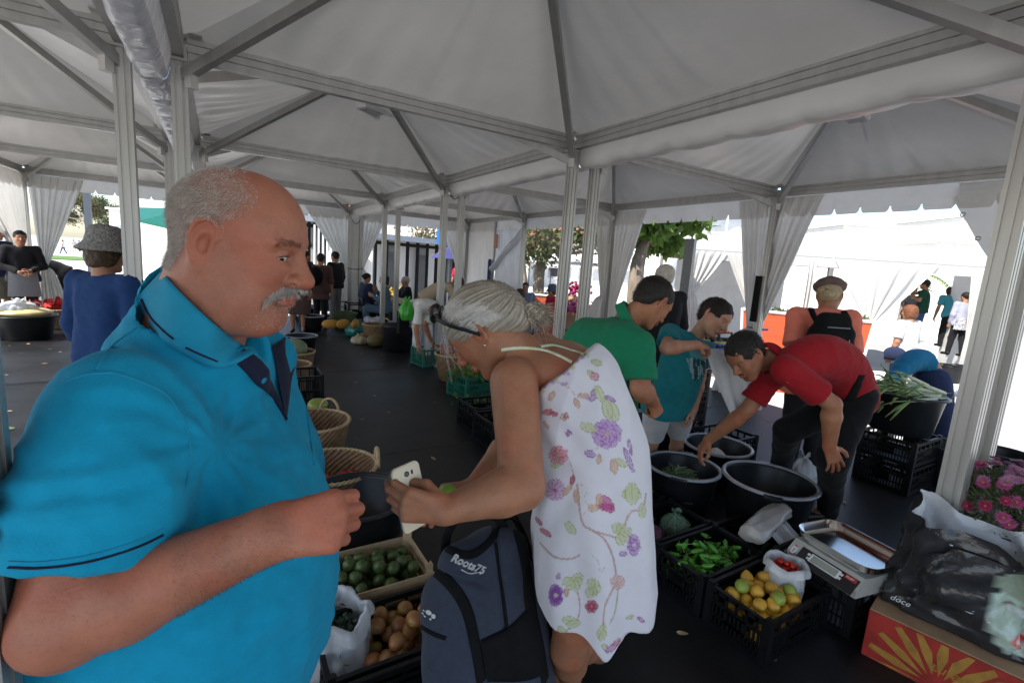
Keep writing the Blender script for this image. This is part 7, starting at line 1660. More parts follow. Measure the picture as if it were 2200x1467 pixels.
# end of the aisle
g = V2(688, 704); far('woman in black with a small backpack walking away barefoot down the aisle', g, AW+.1, 1.56, C_['brown'], C_['black'], 'dark', 'short', fem=1, kind='walk', stride=.04, sleeve=1.2, hem=.2, shoe='redlab')
mb = MB(); mb.ball((g[0]-.12, g[1]-.12, 1.10), (.15, .10, .20), 18, 12, 0, frame(awy)[:, [1, 0, 2]]); tag(mb.build('small_backpack', M['blackfab'], None, smooth=True), 'small black backpack worn by the woman walking down the aisle', 'backpack')
g = V2(733, 668); far('grey-haired man in pale blue shirt beyond the end of the aisle', g, AW+.4, 1.60, C_['tealt'], C_['khaki'], 'grey', 'short')
g = V2(720, 690); far('short-haired person in dark jacket facing the stalls near the far curtain', g, AW+1.2, 1.62, C_['black'], C_['grey'], 'dark', 'short', sleeve=1.8)
g = V2(640, 715); far('woman in dark dress half hidden behind the nose of the balding man', g, TO_CAM(g), 1.60, C_['black'], C_['brown'], 'dark', 'bob', fem=1, sleeve=1.8, skirt=.6)
g = V2(870, 690); far('man in charcoal jacket squatting among the crates behind the white trousers', g, math.pi, 1.66, C_['black'], C_['navy'], 'grey', 'short', kind='squat', arms='reach', sleeve=1.8)
g = V2(785, 690); far('seated woman in a dark shawl behind the squash slices', g, 0.3, 1.55, C_['navy'], C_['black'], 'dark', 'bun', kind='sit', fem=1, sleeve=1.9, arms='clasp')
g = V2(655, 690); far('person in jeans partly hidden by the balding man', g, AW-.5, 1.60, C_['navy'], C_['jeans'], 'dark', 'short')
g = V2(825, 706); far('woman in denim jacket seated on a stool touching her chin', g, math.pi-.35, 1.58, C_['denim'], C_['denim'], 'dark', 'curly', kind='sit', fem=1, arms='chin', sleeve=1.85, seat=.27)
mb = MB(); mb.lathe([(0, 0), (.15, 0), (.14, .40), (0, .40)], (g[0]-.02, g[1], .002), 18); tag(mb.build('stool', M['black'], None, smooth=True), 'black stool under the woman in the denim jacket', 'stool')
g = V2(812, 652, GZ); far('woman with a dark ponytail in white top stooping outside the far opening', g, math.pi-.2, 1.62, C_['white'], C_['beige'], 'brown', 'tail', kind='bend', bend=.75, fem=1, z=GZ)
g = V2(806, 632, GZ); far('ginger-haired woman in white standing in the sun beyond the curtain', g, TO_CAM(g), 1.62, C_['white'], C_['white'], 'red', 'bob', fem=1, z=GZ)
g = V2(905, 752); tt, hc_, hR_, hss = far('person in beige cardigan bending to the right behind the white-trousered woman', g+V(.35, .5, 0), RT+.15, 1.68, C_['beige'], C_['grey'], 'brown', 'short', kind='bend', bend=1.05, sleeve=1.8, arms='reach')
g = V2(905, 778); J_ = None
far('woman in white trousers and top stooping head down over the green crate', g, TO_CAM(g)+.35, 1.60, C_['white'], C_['white'], 'dark', 'short', kind='bend', bend=1.5, fem=1, sleeve=.8, h=.012, wrL=V(g1[0]-.02, g1[1]-.02, .38), elL=V(g1[0]-.12, g1[1]-.0, .62), skin='tan', shoe='redlab')
mb = bagmesh(g+V(-.24, .05, .66), .12, .30, open_=False, seed=90, fold=.09); tag(mb.build('green_bag', mat('lime_bag', (.06, .42, .05), .3, noise=(6, .2), bump=(14, .8, .01)), None, smooth=True), 'bright green plastic bag slung on the back of the stooping woman', 'bag')
cable(tuple(g+V(-.12, .1, 1.0)), tuple(g+V(.1, -.25, .85)), .10, .010, 'black bag strap across the stooping woman in white'); tag(bpy.data.objects['cable.004'] if 'cable.004' in bpy.data.objects else tt, None)
mb = MB(); mb.box(g+V(-.28, .1, .62), (.16, .14, .34)); tag(mb.build('handbag', M['blackfab'], None), 'black handbag hanging beside the white trousers', 'handbag')
g = V2(985, 672); far('woman in red T-shirt seen from behind by the far right post', g, AW+.1, 1.62, C_['redt'], C_['grey'], 'brown', 'short', fem=1)
g = V2(1018, 668); far('dark-haired man in grey shirt seated by the flat white wall', g, TO_CAM(g)-.3, 1.65, C_['grey'], C_['navy'], 'dark', 'short', kind='sit')
g = V2(1122, 712); far('smiling woman in pale blue shirt seated behind the curly-haired one', g, TO_CAM(g), 1.60, C_['greyblue'], C_['navy'], 'dark', 'short', kind='sit', fem=1, sleeve=1.8)
g = V2(1108, 768); far('person with brown curly hair and grey top seated with their back to the aisle', g, AW+.2, 1.60, C_['grey'], C_['navy'], 'brown', 'curly', kind='sit', sleeve=1.8)
g = V2(1180, 722); far('woman in red jacket and navy sun hat sitting on a folding chair', g, math.pi-.15, 1.58, C_['redj'], C_['jeans'], 'brown', 'bob', kind='sit', fem=1, sleeve=1.85, arms='clasp', hat=dict(style='bucket', mat=M['darkcap'], brim=.045))
ch = empty('folding_chair', g, 'black folding chair under the woman in the red jacket', 'chair'); mb = MB(); mb.box(g+V(-.05, 0, .40), (.36, .36, .03)); mb.build('seat', M['blackfab'], ch)
for s_ in (-1, 1):
    for a, b in ((-.2, .15), (.15, -.2)): mb = MB(); mb.tube([g+V(a, .17*s_, .01), g+V(b, .17*s_, .42)], .011, 6); mb.build('leg', M['aludark'], ch)
mb = MB(); mb.box(g+V(.17, 0, .68), (.02, .36, .2)); mb.build('backrest', M['blackfab'], ch)
g = V2(1205, 728); tub((g[0]+.25, g[1]-.1, .002), .22, .2, 'black handled basket beside the folding chair', rim='tub')
g = V2(1280, 690); far('child in blue headscarf and pink top beyond the gutter posts', g+V(1.2, 2, 0), TO_CAM(g), 1.35, C_['pink'], C_['navy'], None, 'short', z=GZ, hat=dict(style='cap', mat=C_['blue']))
g = P(1418, 700, 4.9); far('white-haired man in black jacket standing behind the green polo shirt', (g[0], g[1]), AW+.3, 1.70, C_['black'], C_['black'], 'white', 'short', sleeve=1.9, h=.014)
g = V2(1528, 700, GZ); far('woman in navy top and grey apron leaning over in the neighbouring marquee', g, RT+.1, 1.66, C_['navy'], C_['navy'], 'dark', 'bun', kind='bend', bend=.3, fem=1, arms='reach', blen=.9, z=GZ)
g = P(1822, 690, 9.5); far('grey-haired person sitting low behind the woman in salmon', (g[0], g[1]), TO_CAM(g)-.7, 1.55, C_['grey'], C_['grey'], 'grey', 'short', kind='sit', z=GZ+.1)
# neighbouring marquee on the right
PZ = -.42
def hd(px, py, d, H, frac=.93):    # stand a figure so its head is seen there
    p = P(px, py, d); return (p[0], p[1], p[2]-H*frac)
g = hd(1990, 612, 13.0, 1.70); far('man in dark green T-shirt pointing left in the neighbouring marquee', g, RT+2.3, 1.70, C_['dkgreen'], C_['jeans'], 'pepper', 'short', z=g[2], arms='point')
g = hd(1963, 626, 14.0, 1.58); far('woman in grey vest facing the camera under the pointing arm', g, TO_CAM(g), 1.58, C_['grey'], C_['navy'], 'dark', 'short', fem=1, z=g[2], arms='reach')
g = hd(2052, 626, 12.6, 1.60); far('dark-haired woman in turquoise T-shirt bending away, left of the lilac sweater', g, AW-.25, 1.64, C_['tealt'], C_['black'], 'brown', 'bob', fem=1, kind='bend', bend=.35, z=g[2])
g = hd(2076, 640, 11.9, 1.58); far('woman in lilac sweater with a patterned apron tied behind', g, AW-.1, 1.60, C_['lilac'], C_['black'], 'dark', 'tail', fem=1, z=g[2], sleeve=1.9, stride=.06)
mb = MB(); F = frame(awy); b_ = V(*g)-F[:, 0]*.16
mb.grid([[b_+F[:, 1]*.19*u*(1+.15*v)+V(0, 0, .98-.30*v)+F[:, 0]*.10*abs(u)**2 for v in np.linspace(0, 1, 10)] for u in np.linspace(-1, 1, 15)]); tag(mb.build('patterned_apron', mat('patterned_cloth', (.06, .06, .08), .9, noise=(26, .2), ramp=(.6, .6, .62)), None, smooth=True), 'black and white patterned apron over the lilac sweater', 'apron')
g = hd(2092, 632, 13.3, 1.60); far('dark-haired person in black top behind the lilac sweater', g, AW, 1.60, C_['black'], C_['black'], 'dark', 'short', z=g[2])
wp = P(1958, 672, 7.3); far('woman with short auburn hair in bright white blouse crossing in the sunshine', (wp[0], wp[1]), AW+.35, 1.56, C_['white'], C_['brown'], 'red', 'curly', fem=1, z=wp[2]-1.45, sleeve=.8, hem=.14, h=.014)
hb2 = V(wp[0]-.24, wp[1]+.02, wp[2]-.62); mb = MB(); mb.ball(hb2, (.05, .14, .10), 18, 12, 0, rotz(.3)); mb.box(hb2-V(0, 0, .03), (.07, .24, .15), rotz(.3)); ob = tag(mb.build('shoulder_bag', C_['navy'], None, smooth=True), 'dark blue shoulder bag at the hip of the woman in the white blouse', 'handbag'); mb = MB(); mb.tube([hb2+V(0, 0, .1), V(wp[0]-.10, wp[1]-.02, wp[2]-.28), V(wp[0]+.12, wp[1], wp[2]-.12)], .01, 6); mb.build('bag_strap', C_['navy'], ob)
# bent figure in blue and navy beyond the leek tub
J = dict(shL=P(1918, 812, 5.25), shR=P(1925, 806, 5.6), neck=P(1900, 845, 5.35), head=P(1885, 880, 5.35), spine=P(1975, 772, 5.6), hipL=P(2010, 818, 5.5), hipR=P(2000, 815, 5.75), elL=P(1925, 880, 5.3), wrL=P(1915, 930, 5.3), elR=P(1905, 880, 5.7), wrR=P(1900, 930, 5.7), knL=P(2025, 890, 5.35), knR=P(2010, 885, 5.6), anL=P(2030, 985, 5.35), anR=P(2015, 975, 5.6))
J['toeL'] = J['anL']-rgt*.2; J['toeR'] = J['anR']-rgt*.2; J['fwd'] = nrm(-rgt*.3-UPZ); J['up'] = nrm(-rgt*1.0+UPZ*.2)
person('person in bright blue top and navy trousers bent double behind the leek tub', J, dict(s=1.05, h=.014, hh=.010, hv=.008, skin='tan', top=dict(mat=C_['skyt'], sleeve=.6, ws=1.4, off=.012, hem=-.16, name='top'), bottom=dict(mat=C_['navy'], len=2, off=.045), hair=dict(style='short', mat=HAIR['dark']), shoe=M['black']))
# pedestrians on the square, far left
for k, (px, py, c1, c2, yw, lab) in enumerate(((104, 540, 'paleblue', 'jeans', 1.8, 'pedestrian in pale blue at the left side of the lawn'), (110, 542, 'skyt', 'navy', .3, 'pedestrian in turquoise top beyond the left curtain'), (137, 545, 'white', 'jeans', 3.0, 'pedestrian in white striding with legs apart past the tree'), (160, 540, 'cream', 'cream', 2.0, 'pedestrian in pale clothes right of the one in white'), (171, 540, 'paleblue', 'black', 1.2, 'pedestrian in blue and black next to the grey lamp post'))):
    g = V2(px, py, GZ); far(lab, g, yw, 1.66, C_[c1], C_[c2], 'dark', 'short', kind='walk', stride=.16 if k == 2 else .04, z=GZ, h=.028, group='pedestrians on the square')
# ---------------------------------------------------------------- beyond the marquee
M['winpale'] = mat('shaded_window', (.30, .32, .34), .3, noise=(3, .2))  # grey base colour stands for sky reflected in the glass
def tree(label, base, h, crown_c, crown_r, leafm, n, L_, trunk_r=.16, seed=0, lean=(0, 0), droop=0., name='tree', blossom=None, trunkm='bark', lean_pts=None):
    rg = np.random.RandomState(seed); base = V(base); cc = V(crown_c); t = empty(name, base, label, 'tree')
    mb = MB(); pts = lean_pts or bez([base, lerp(base, cc, .35)+V(.12, .05, 0), lerp(base, cc, .75), cc], 14); mb.tube(pts, np.linspace(trunk_r, trunk_r*.3, len(pts)), 12)
    lobes = []
    for i in range(16):
        d = nrm(rg.normal(size=3)+V(0, 0, .2)); e_ = cc+d*V(crown_r)*rg.uniform(.55, .95); s_ = pts[int(len(pts)*rg.uniform(.5, .95))]
        mb.tube(bez([s_, lerp(s_, e_, .5)+rg.normal(size=3)*.08*crown_r[0], e_], 7), np.linspace(trunk_r*.42, .012, 7), 6); lobes.append((e_, rg.uniform(.28, .5)))
    mb.build('trunk', M[trunkm], t, smooth=True)
    c = []; k = len(lobes)
    idx = rg.randint(0, k, n); P_ = np.array([lobes[i][0] for i in idx])+rg.normal(size=(n, 3))*np.array([lobes[i][1] for i in idx])[:, None]*V(crown_r)*.42
    d0 = nrm(rg.normal(size=(n, 3))+V(0, 0, -droop)); s0 = nrm(np.cross(d0, rg.normal(size=(n, 3)))); l_ = (L_*rg.uniform(.6, 1.3, n))[:, None]
    vs = np.stack([P_, P_+d0*l_*.45+s0*l_*.24, P_+d0*l_, P_+d0*l_*.45-s0*l_*.24], 1).reshape(-1, 3); fs = np.arange(4*n).reshape(-1, 4)
    mi = np.zeros(n, int); mats = [leafm]
    if blossom: mats.append(blossom); mi[(rg.rand(n) < .28) & (np.sin(idx*1.7) > -.3)] = 1
    link('crown', to_mesh('crown', vs, fs, mats, smooth=False, mi=mi.tolist()), t); return t
b_ = V2(184, 546, GZ); cp = P(182, 452, math.hypot(b_[0], b_[1])*.98); tree('round tree with rust-coloured blossom on the lawn beyond the left curtain', b_, 5, cp, (4.4, 4.4, 3.4), M['leaf3'], 22000, .30, .2, 3, blossom=M['blossom'])
g = P(1370, 700, 10.6); tb_ = V(g[0], g[1], GZ); cp = P(1408, 470, 10.6); tree('leafy bright green tree with a rough trunk behind the outer curtain', tb_, 5, cp, (1.0, 1.0, .75), M['leaf2'], 5200, .26, .20, 5, droop=.8, lean_pts=bez([tb_, P(1366, 600, 10.6), P(1378, 540, 10.6), P(1384, 500, 10.6), cp+V(0, 0, .5)], 14))
g = P(1160, 640, 15.5); tb_ = V(g[0], g[1], GZ); tree('pale bare-trunked tree forking behind the red planter', tb_, 5, P(1215, 500, 15.5), (2.4, 2.4, 1.2), M['leaf3'], 5200, .20, .22, 7, blossom=M['blossom'], trunkm='bark', lean_pts=bez([tb_, P(1158, 590, 15.5), P(1168, 545, 15.5), P(1160, 500, 15.5), P(1165, 455, 15.5)], 14))
g = P(1130, 640, 24); tree('blossoming tree farther back behind the white side wall', V(g[0], g[1], GZ), 5, P(1120, 505, 24), (2.6, 2.6, 1.6), M['leaf3'], 4000, .22, .2, 8, blossom=M['blossom'])
g = P(1000, 620, 26); tree('sparse tree beside the blue sign', V(g[0], g[1], GZ), 5, P(975, 500, 26), (2.2, 2.2, 1.8), M['leaf3'], 3200, .22, .2, 9, blossom=M['blossom'])
# palm in the far right opening
pb0, pb1 = P(1948, 650, 22), P(1972, 590, 22); pt_ = empty('palm_tree', V(pb0[0], pb0[1], GZ), 'slanting palm seen through the neighbouring marquee', 'tree'); mb = MB(); mb.tube(bez([V(pb0[0], pb0[1], GZ), pb0, pb1], 12), .22, 10); mb.build('trunk', M['bark'], pt_, smooth=True); mb = MB(); rg = np.random.RandomState(2)
for k in range(22):
    a = k*.9; d = V(math.cos(a), math.sin(a), .5); pts = [pb1+d*t*V(1.5, 1.5, 1)+V(0, 0, -1.2*t*t) for t in np.linspace(0, 1, 8)]
    for i in range(7):
        tq = nrm(pts[i+1]-pts[i]); sd_ = nrm(np.cross(tq, V(0, 0, 1)))
        for s_ in (-1, 1):
            for q in range(2): p = lerp(pts[i], pts[i+1], q*.5); mb.add([p, p+sd_*s_*.28+tq*.1-V(0, 0, .1), p+tq*.06], [(0, 1, 2)])
mb.build('fronds', M['leaf2'], pt_)
# lawn and kerbs
lw = V2(130, 556, GZ); mb = MB(); mb.box((lw[0]+1, lw[1]+2, GZ+.03), (16, 9, .10)); tag(mb.build('lawn', M['grass']), kind='structure')
g = P(196, 560, 13.5); lp = empty('lamp_post', (g[0], g[1], GZ), 'plain square grey lamp post in front of the rust-blossomed tree', 'lamp post'); mb = MB(); mb.box((g[0], g[1], 2.5), (.15, .15, 6.1)); mb.box((g[0], g[1], GZ+.05), (.4, .4, .1)); mb.build('post_shaft', M['steel'], lp); mb = MB(); mb.box((g[0], g[1], 5.6), (.5, .2, .1)); mb.build('lamp_head', M['grey'], lp)
# leaning-looking square pillar of galvanised steel
g = P(1470, 640, 6.9); mb = MB(); mb.box((g[0], g[1], (2.13+GZ)/2), (.20, .12, 2.13-GZ), rotz(.5)); mb.box((g[0], g[1], GZ+.02), (.34, .26, .04), rotz(.5)); tag(mb.build('steel_pillar', M['steel']), 'grey speckled steel pillar standing outside behind the boy', 'pillar')
# white kiosk and green awning, left
g0 = P(425, 600, 17); kk = empty('market_stall', (g0[0], g0[1], GZ), 'white stall with a green-edged awning beyond the left posts', 'stall'); gx = rgt
mb = MB(); mb.box((g0[0], g0[1]+2.0, .9), (2.8, 2.2, 2.6), frame(rgt)); mb.build('wall', M['plaster'], kk)
mb = MB(); a0_, a1_, b0_, b1_ = P(258, 448, 16), P(400, 452, 16), P(300, 478, 14.5), P(420, 505, 14.5); mb.add([a0_, a1_, b1_, b0_, a0_+V(0, 0, .05), a1_+V(0, 0, .05), b1_+V(0, 0, .05), b0_+V(0, 0, .05)], [(0, 1, 2, 3), (7, 6, 5, 4), (0, 4, 5, 1), (1, 5, 6, 2), (2, 6, 7, 3), (3, 7, 4, 0)]); mb.build('awning', M['greenplastic'], kk)
fn_ = empty('railing', P(330, 560, 15)*V(1, 1, 0)+V(0, 0, GZ), 'low white picket railing before the stall', 'fence'); mb = MB()
for k in range(26): p = P(300+4.5*k, 566, 15); mb.box((p[0], p[1], GZ+.5), (.035, .02, .95), frame(rgt))
p0, p1 = P(300, 566, 15), P(412, 566, 15)
for z in (.2, .85): mb.tube([V(p0[0], p0[1], GZ+z), V(p1[0], p1[1], GZ+z)], .02, 6)
mb.build('pickets', M['white'], fn_)
# glass pavilion behind the far opening
def pavilion(px0, px1, d0, d1, ztop, label, nwin):
    a, b = P(px0, 560, d0), P(px1, 560, d1); a, b = V(a[0], a[1], 0), V(b[0], b[1], 0); L_ = np.linalg.norm(b-a); t = (b-a)/L_; n_ = V(-t[1], t[0], 0); R = np.stack([t, n_, V(0, 0, 1)], 1); mid = (a+b)/2
    o = empty('glass_pavilion', (mid[0], mid[1], GZ), label, 'pavilion'); mb = MB(); mb.box(mid+n_*2+V(0, 0, ztop+.1), (L_+.6, 4.6, .22), R); mb.build('roof', M['grey'], o)
    mb = MB(); mb.box(mid+n_*2.2+V(0, 0, (ztop+GZ)/2), (L_-.2, 3.6, ztop-GZ), R); mb.build('inner_wall', M['plaster'], o)
    mb = MB()
    for k in range(nwin+1): mb.box(a+t*L_*k/nwin+V(0, 0, (ztop+GZ)/2), (.10, .12, ztop-GZ), R)
    for z in (GZ+.15, ztop-.15): mb.box(mid+V(0, 0, z), (L_, .1, .14), R)
    mb.build('mullion', M['blackfab'], o)
    for k in range(0, nwin):
        if k % 3 == 1: mb = MB(); mb.box(a+t*L_*(k+.5)/nwin+V(0, 0, (ztop+GZ)/2), (L_/nwin-.16, .03, ztop-GZ-.4), R); mb.build('window', M['glassdark'], o)
    return o
pavilion(806, 975, 20, 23, 2.3, 'low glazed pavilion with dark mullions behind the far gutter posts', 8); pavilion(640, 712, 19, 19.5, 2.75, 'dark glazed kiosk with white bars left of the far curtain', 6)
g = P(668, 540, 18.6)
for k in range(5): p = P(676+9*k, 540, 18.4); mb = MB(); mb.tube([V(p[0], p[1], GZ), V(p[0], p[1], 2.6)], .035, 6); tag(mb.build('bar', M['white']), ('first', 'second', 'third', 'fourth', 'fifth')[k]+' white upright bar from the left before the dark kiosk', 'bar', 'white bars before the kiosk')
g = P(954, 540, 19); sg_ = empty('road_sign', (g[0], g[1], GZ), 'blue rectangular sign with white symbols beside the far post', 'sign'); R = frame(V(-g[0], -g[1], 0)); c = P(954, 509, 19); mb = MB(); mb.box(c, (.03, .56, .62), R); mb.build('sign_plate', M['blue'], sg_); text('sign_symbol', 'P', .5, c+R[:, 0]*.02-R[:, 1]*(-.02)-V(0, 0, .16), -R[:, 1]*-1 if False else np.cross(V(0, 0, 1), R[:, 0]), (0, 0, 1), M['print'], sg_); mb = MB(); mb.tube([V(g[0], g[1], GZ), V(g[0], g[1], c[2])-R[:, 0]*.05], .03, 8); mb.build('sign_post', M['steel'], sg_)
# stack of dark chairs / baskets near the far curtain
g = V2(738, 640, GZ); g = P(738, 600, 13.6); mb = MB(); mb.lathe([(0, 0)]+[(.26+.03*(k % 2), .06*k) for k in range(26)]+[(0, 1.56)], (g[0], g[1], GZ), 24); tag(mb.build('chair_stack', M['glassdark'], None), 'tall stack of dark nested chairs outside beside the far curtain', 'chair stack')
# parasols
def parasol(px, py, d, r, m_, label):
    c = P(px, py, d); t = empty('parasol', (c[0], c[1], GZ), label, 'parasol'); mb = MB(); mb.lathe([(r, 0), (r*.5, .28), (0, .5)], c, 8); mb.build('parasol_cloth', m_, t); mb = MB(); mb.tube([V(c[0], c[1], GZ), c+V(0, 0, .5)], .03, 8); mb.build('parasol_pole', M['steel'], t)
pur = cloth('violet_canvas', (.05, .05, .16)); parasol(965, 556, 19, .8, pur, 'small violet parasol right of the pavilion')
parasol(1185, 566, 22, 2.4, M['white'], 'broad white parasol behind the pale tree trunk'); parasol(1262, 566, 20, 1.8, M['white'], 'white parasol behind the gutter posts')
# red planters
def planter(P0, P1, d0, d1, ztop, depth, label, name='planter', taper=.25, plants=True):
    a, b = P(P0, 600, d0), P(P1, 600, d1); a, b = V(a[0], a[1], 0), V(b[0], b[1], 0); L_ = np.linalg.norm(b-a); t = (b-a)/L_; n_ = V(-t[1], t[0], 0); n_ = n_*np.sign(np.dot(n_, a)); o = empty(name, ((a+b)/2)[0:2].tolist()+[GZ], label, 'planter')
    q = [a, b, b+n_*depth, a+n_*depth]; cen = sum(q)/4; lo = [cen+(p-cen)*(1-taper*.5)+V(0, 0, GZ) for p in q]; hi = [p+V(0, 0, ztop) for p in q]
    mb = MB(); mb.add(lo+hi, [(0, 1, 5, 4), (1, 2, 6, 5), (2, 3, 7, 6), (3, 0, 4, 7), (3, 2, 1, 0)]); mb.build('planter_wall', M['redpanel'], o)
    mb = MB()
    for i in range(4): mb.tube([hi[i], hi[(i+1) % 4]], .035, 6); mb.tube([lo[i], hi[i]], .03, 6)
    mb.build('planter_frame', M['white'], o); mb = MB(); mb.add([p-V(0, 0, .06) for p in hi], [(0, 1, 2, 3)]); mb.build('soil', M['soil'], o)
    if plants:
        rg = np.random.RandomState(int(P0)); n = int(260*L_); mb = MB()
        for i in range(n): p = a+t*rg.uniform(.1, L_-.1)+n_*rg.uniform(.1, depth-.1)+V(0, 0, ztop-.04); d = nrm(rg.normal(size=3)*V(1, 1, .4)+V(0, 0, .6)); s_ = nrm(np.cross(d, rg.normal(size=3))); l_ = rg.uniform(.08, .2); mb.add([p, p+d*l_*.5+s_*l_*.2, p+d*l_, p+d*l_*.5-s_*l_*.2], [(0, 1, 2, 3)])
        mb.build('ground_cover', M['leaf3'], o)
    return o
planter(1604, 1896, 10.6, 9.3, .98, 1.4, 'long red-brown tapered planter behind the red polo shirt'); planter(1325, 1445, 11.2, 10.9, .62, 1.4, 'red-brown planter below the leafy tree, behind the white-haired man'); planter(1137, 1212, 14.0, 13.6, .80, 1.4, 'orange-red planter with a grey bucket on its edge'); planter(1262, 1300, 13.0, 12.8, .7, 1.2, 'narrow red planter behind the gutter posts')
c = P(1191, 594, 13.2); mb = MB(); mb.lathe([(0, 0), (.12, 0), (.155, .25), (.165, .25), (.165, .23)], c, 24); tag(mb.build('bucket', M['grey'], None, smooth=True), 'light grey bucket standing on the orange-red planter', 'bucket')
for k, (px, py, d, m_) in enumerate(((1240, 660, 12.0, pinks[0]), (1236, 622, 14.0, pinks[1]))):
    c = P(px, py, d); t = empty('flower_pot', c*V(1, 1, 0)+V(0, 0, GZ), ('pot of pink flowers on a crate between the gutter posts', 'pot of deep red flowers farther behind')[k], 'flowers'); mb = MB(); rg = np.random.RandomState(k)
    for i in range(70): mb.ball(c+rg.normal(size=3)*V(.16, .16, .09), .05, 6, 4)
    mb.build('blooms', m_, t); mb = MB(); mb.box((c[0], c[1], (c[2]-.2+GZ)/2), (.3, .3, c[2]-.2-GZ)); mb.build('pot_box', M['wood'], t)
# --- neighbouring marquee
NA, NB = P(1478, 560, 12.6), P(2125, 560, 11.6); NA, NB = V(NA[0], NA[1], 0), V(NB[0], NB[1], 0); nt_ = nrm(NB-NA); nn_ = V(-nt_[1], nt_[0], 0); nn_ = nn_*np.sign(np.dot(nn_, NA)); NL = np.linalg.norm(NB-NA); nw = NL/2; RN = np.stack([nt_, nn_, V(0, 0, 1)], 1); NE = 2.30
N3 = lambda u, v, z: NA+nt_*u+nn_*v+V(0, 0, z)
mb = MB(); mb.box(N3(NL/2, 2.3, PZ-.17), (NL+1.2, 4.8, .33), RN); fl_ = tag(mb.build('neighbour_platform', M['white']), kind='structure'); mb = MB(); mb.box(N3(NL/2, 2.3, PZ+.004), (NL+1.1, 4.7, .012), RN); tag(mb.build('neighbour_floor', M['floor']), kind='structure')
for m_i in range(2):
    u0, u1 = nw*m_i, nw*(m_i+1); c = N3((u0+u1)/2, 2.2, NE+.9); o = empty('market_tent', (c[0], c[1], PZ), ('sunlit white marquee bay of the neighbouring row, left one', 'sunlit white marquee bay of the neighbouring row, right one')[m_i], 'tent', 'bays of the neighbouring marquee')
    q = [N3(u0, 0, NE), N3(u1, 0, NE), N3(u1, 4.4, NE), N3(u0, 4.4, NE)]; mb = MB()
    for k in range(4): mb.grid([[lerp(lerp(q[k], q[(k+1) % 4], u), c, v)+V(0, 0, -.12*math.sin(math.pi*v)) for v in np.linspace(0, 1, 10)] for u in np.linspace(0, 1, 12)])
    mb.build('canopy', M['canopy'], o, smooth=True)
    for u, v in ((u0, 0), (u1, 0), (u0, 4.4), (u1, 4.4)): mb = MB(); mb.box(N3(u, v, (NE+PZ)/2), (.10, .10, NE-PZ), RN); mb.build('pole', M['alu'], o)
    for v in (0, 4.4): mb = MB(); mb.box(N3((u0+u1)/2, v, NE-.02), (u1-u0-.12, .06, .12), RN); mb.build('beam', M['alu'], o)
    mb = MB(); mb.box(N3(u0, 2.2, NE-.02), (.06, 4.2, .12), RN); mb.build('beam', M['alu'], o)
def nsheet(label, u0, u1, v0, v1, z0, z1, mt_, seed, amp=.03):
    A = [[N3(lerp(u0, u1, i/30), lerp(v0, v1, i/30), lerp(z1, z0, j/12))+nn_*amp*math.sin(i*.8+seed) for j in range(13)] for i in range(31)]; mb = MB(); mb.grid(A); return tag(mb.build('tent_side_wall', M[mt_], None, smooth=True), label, 'side wall')
px2u = lambda px: np.dot(P(px, 560, 12)*1.0-NA, nt_) if False else float(np.linalg.solve(np.array([[nt_[0], -P(px, 560, 1)[0]], [nt_[1], -P(px, 560, 1)[1]]]), -NA[:2])[0])
nsheet('grey-white back wall of the neighbouring marquee, left part', px2u(1550)-.3, px2u(1700), 4.42, 4.42, PZ, NE, 'vinyl', 1); nsheet('grey-white back wall of the neighbouring marquee, middle part', px2u(1700), px2u(1850), 4.42, 4.42, PZ, NE, 'vinyl', 2); nsheet('grey side wall at the right end of the neighbouring marquee', NL, NL, .2, 1.0, PZ, NE, 'vinyl', 4)
nsheet('short valance along the front of the neighbouring marquee', 0, NL, -.05, -.05, NE-.22, NE, 'vinyl', 0, .004)
def ncurt(label, u0, u1, ut, zt, low=None, pl=5): curtain(label, N3(u0, -.08, NE), N3(u1, -.08, NE), N3(ut, -.10, zt), N3(low[0], -.1, PZ) if low else None, N3(low[1], -.1, PZ) if low else None, pl, .05, 'vinyl', .08, int(u0*10)+40, n=40)
ncurt('sunlit curtain at the left end of the neighbouring marquee', px2u(1478), px2u(1560), px2u(1492), 1.2, (px2u(1485), px2u(1520)))
ncurt('white sunlit curtain falling behind the blue-tied post', px2u(1556), px2u(1625), px2u(1640), .55, (px2u(1600), px2u(1640)))
ncurt('great white triangular curtain gathered to a point above the planter', px2u(1790), px2u(2016), px2u(1888), .75)
ncurt('narrow white curtain strip left of the flat cap', px2u(1736), px2u(1754), px2u(1742), -.1, (px2u(1738), px2u(1746)), 2)
ncurt('folded curtain at the right end of the neighbouring marquee', px2u(2085), px2u(2120), px2u(2110), .6, (px2u(2100), px2u(2122)), 4)
rg = np.random.RandomState(77)
for k, (px, d, m_, lab) in enumerate(((1985, 11.6, 'wood', 'wooden crate of produce at the front of the neighbouring platform, left'), (2012, 11.5, 'bluebin', 'blue crate of produce at the front of the neighbouring platform'), (1542, 13.2, 'black', 'black crate of tomatoes under the leaning woman'), (1505, 13.0, 'wood', 'small reddish crate in the shade of the neighbouring marquee'), (1560, 12.9, 'bluebin', 'blue tub below the black crate in the neighbouring marquee'))):
    g = P(px, 740, d); crate(g[0]-.3, g[0]+.3, g[1]-.2, g[1]+.2, PZ+.01, .32 if k != 2 else .6, lab, m_, slots=False); mb = MB()
    for i in range(26): mb.ball((g[0]+rg.uniform(-.25, .25), g[1]+rg.uniform(-.15, .15), PZ+(.34 if k != 2 else .62)), .05, 8, 5)
    tag(mb.build('produce_heap', (m_tom, m_lime, m_on, m_lem, m_app)[k], None, smooth=True), 'mixed produce heaped in the '+lab.split(' of ')[0].replace(' in the shade of the neighbouring marquee', ''), 'produce', kind='stuff')
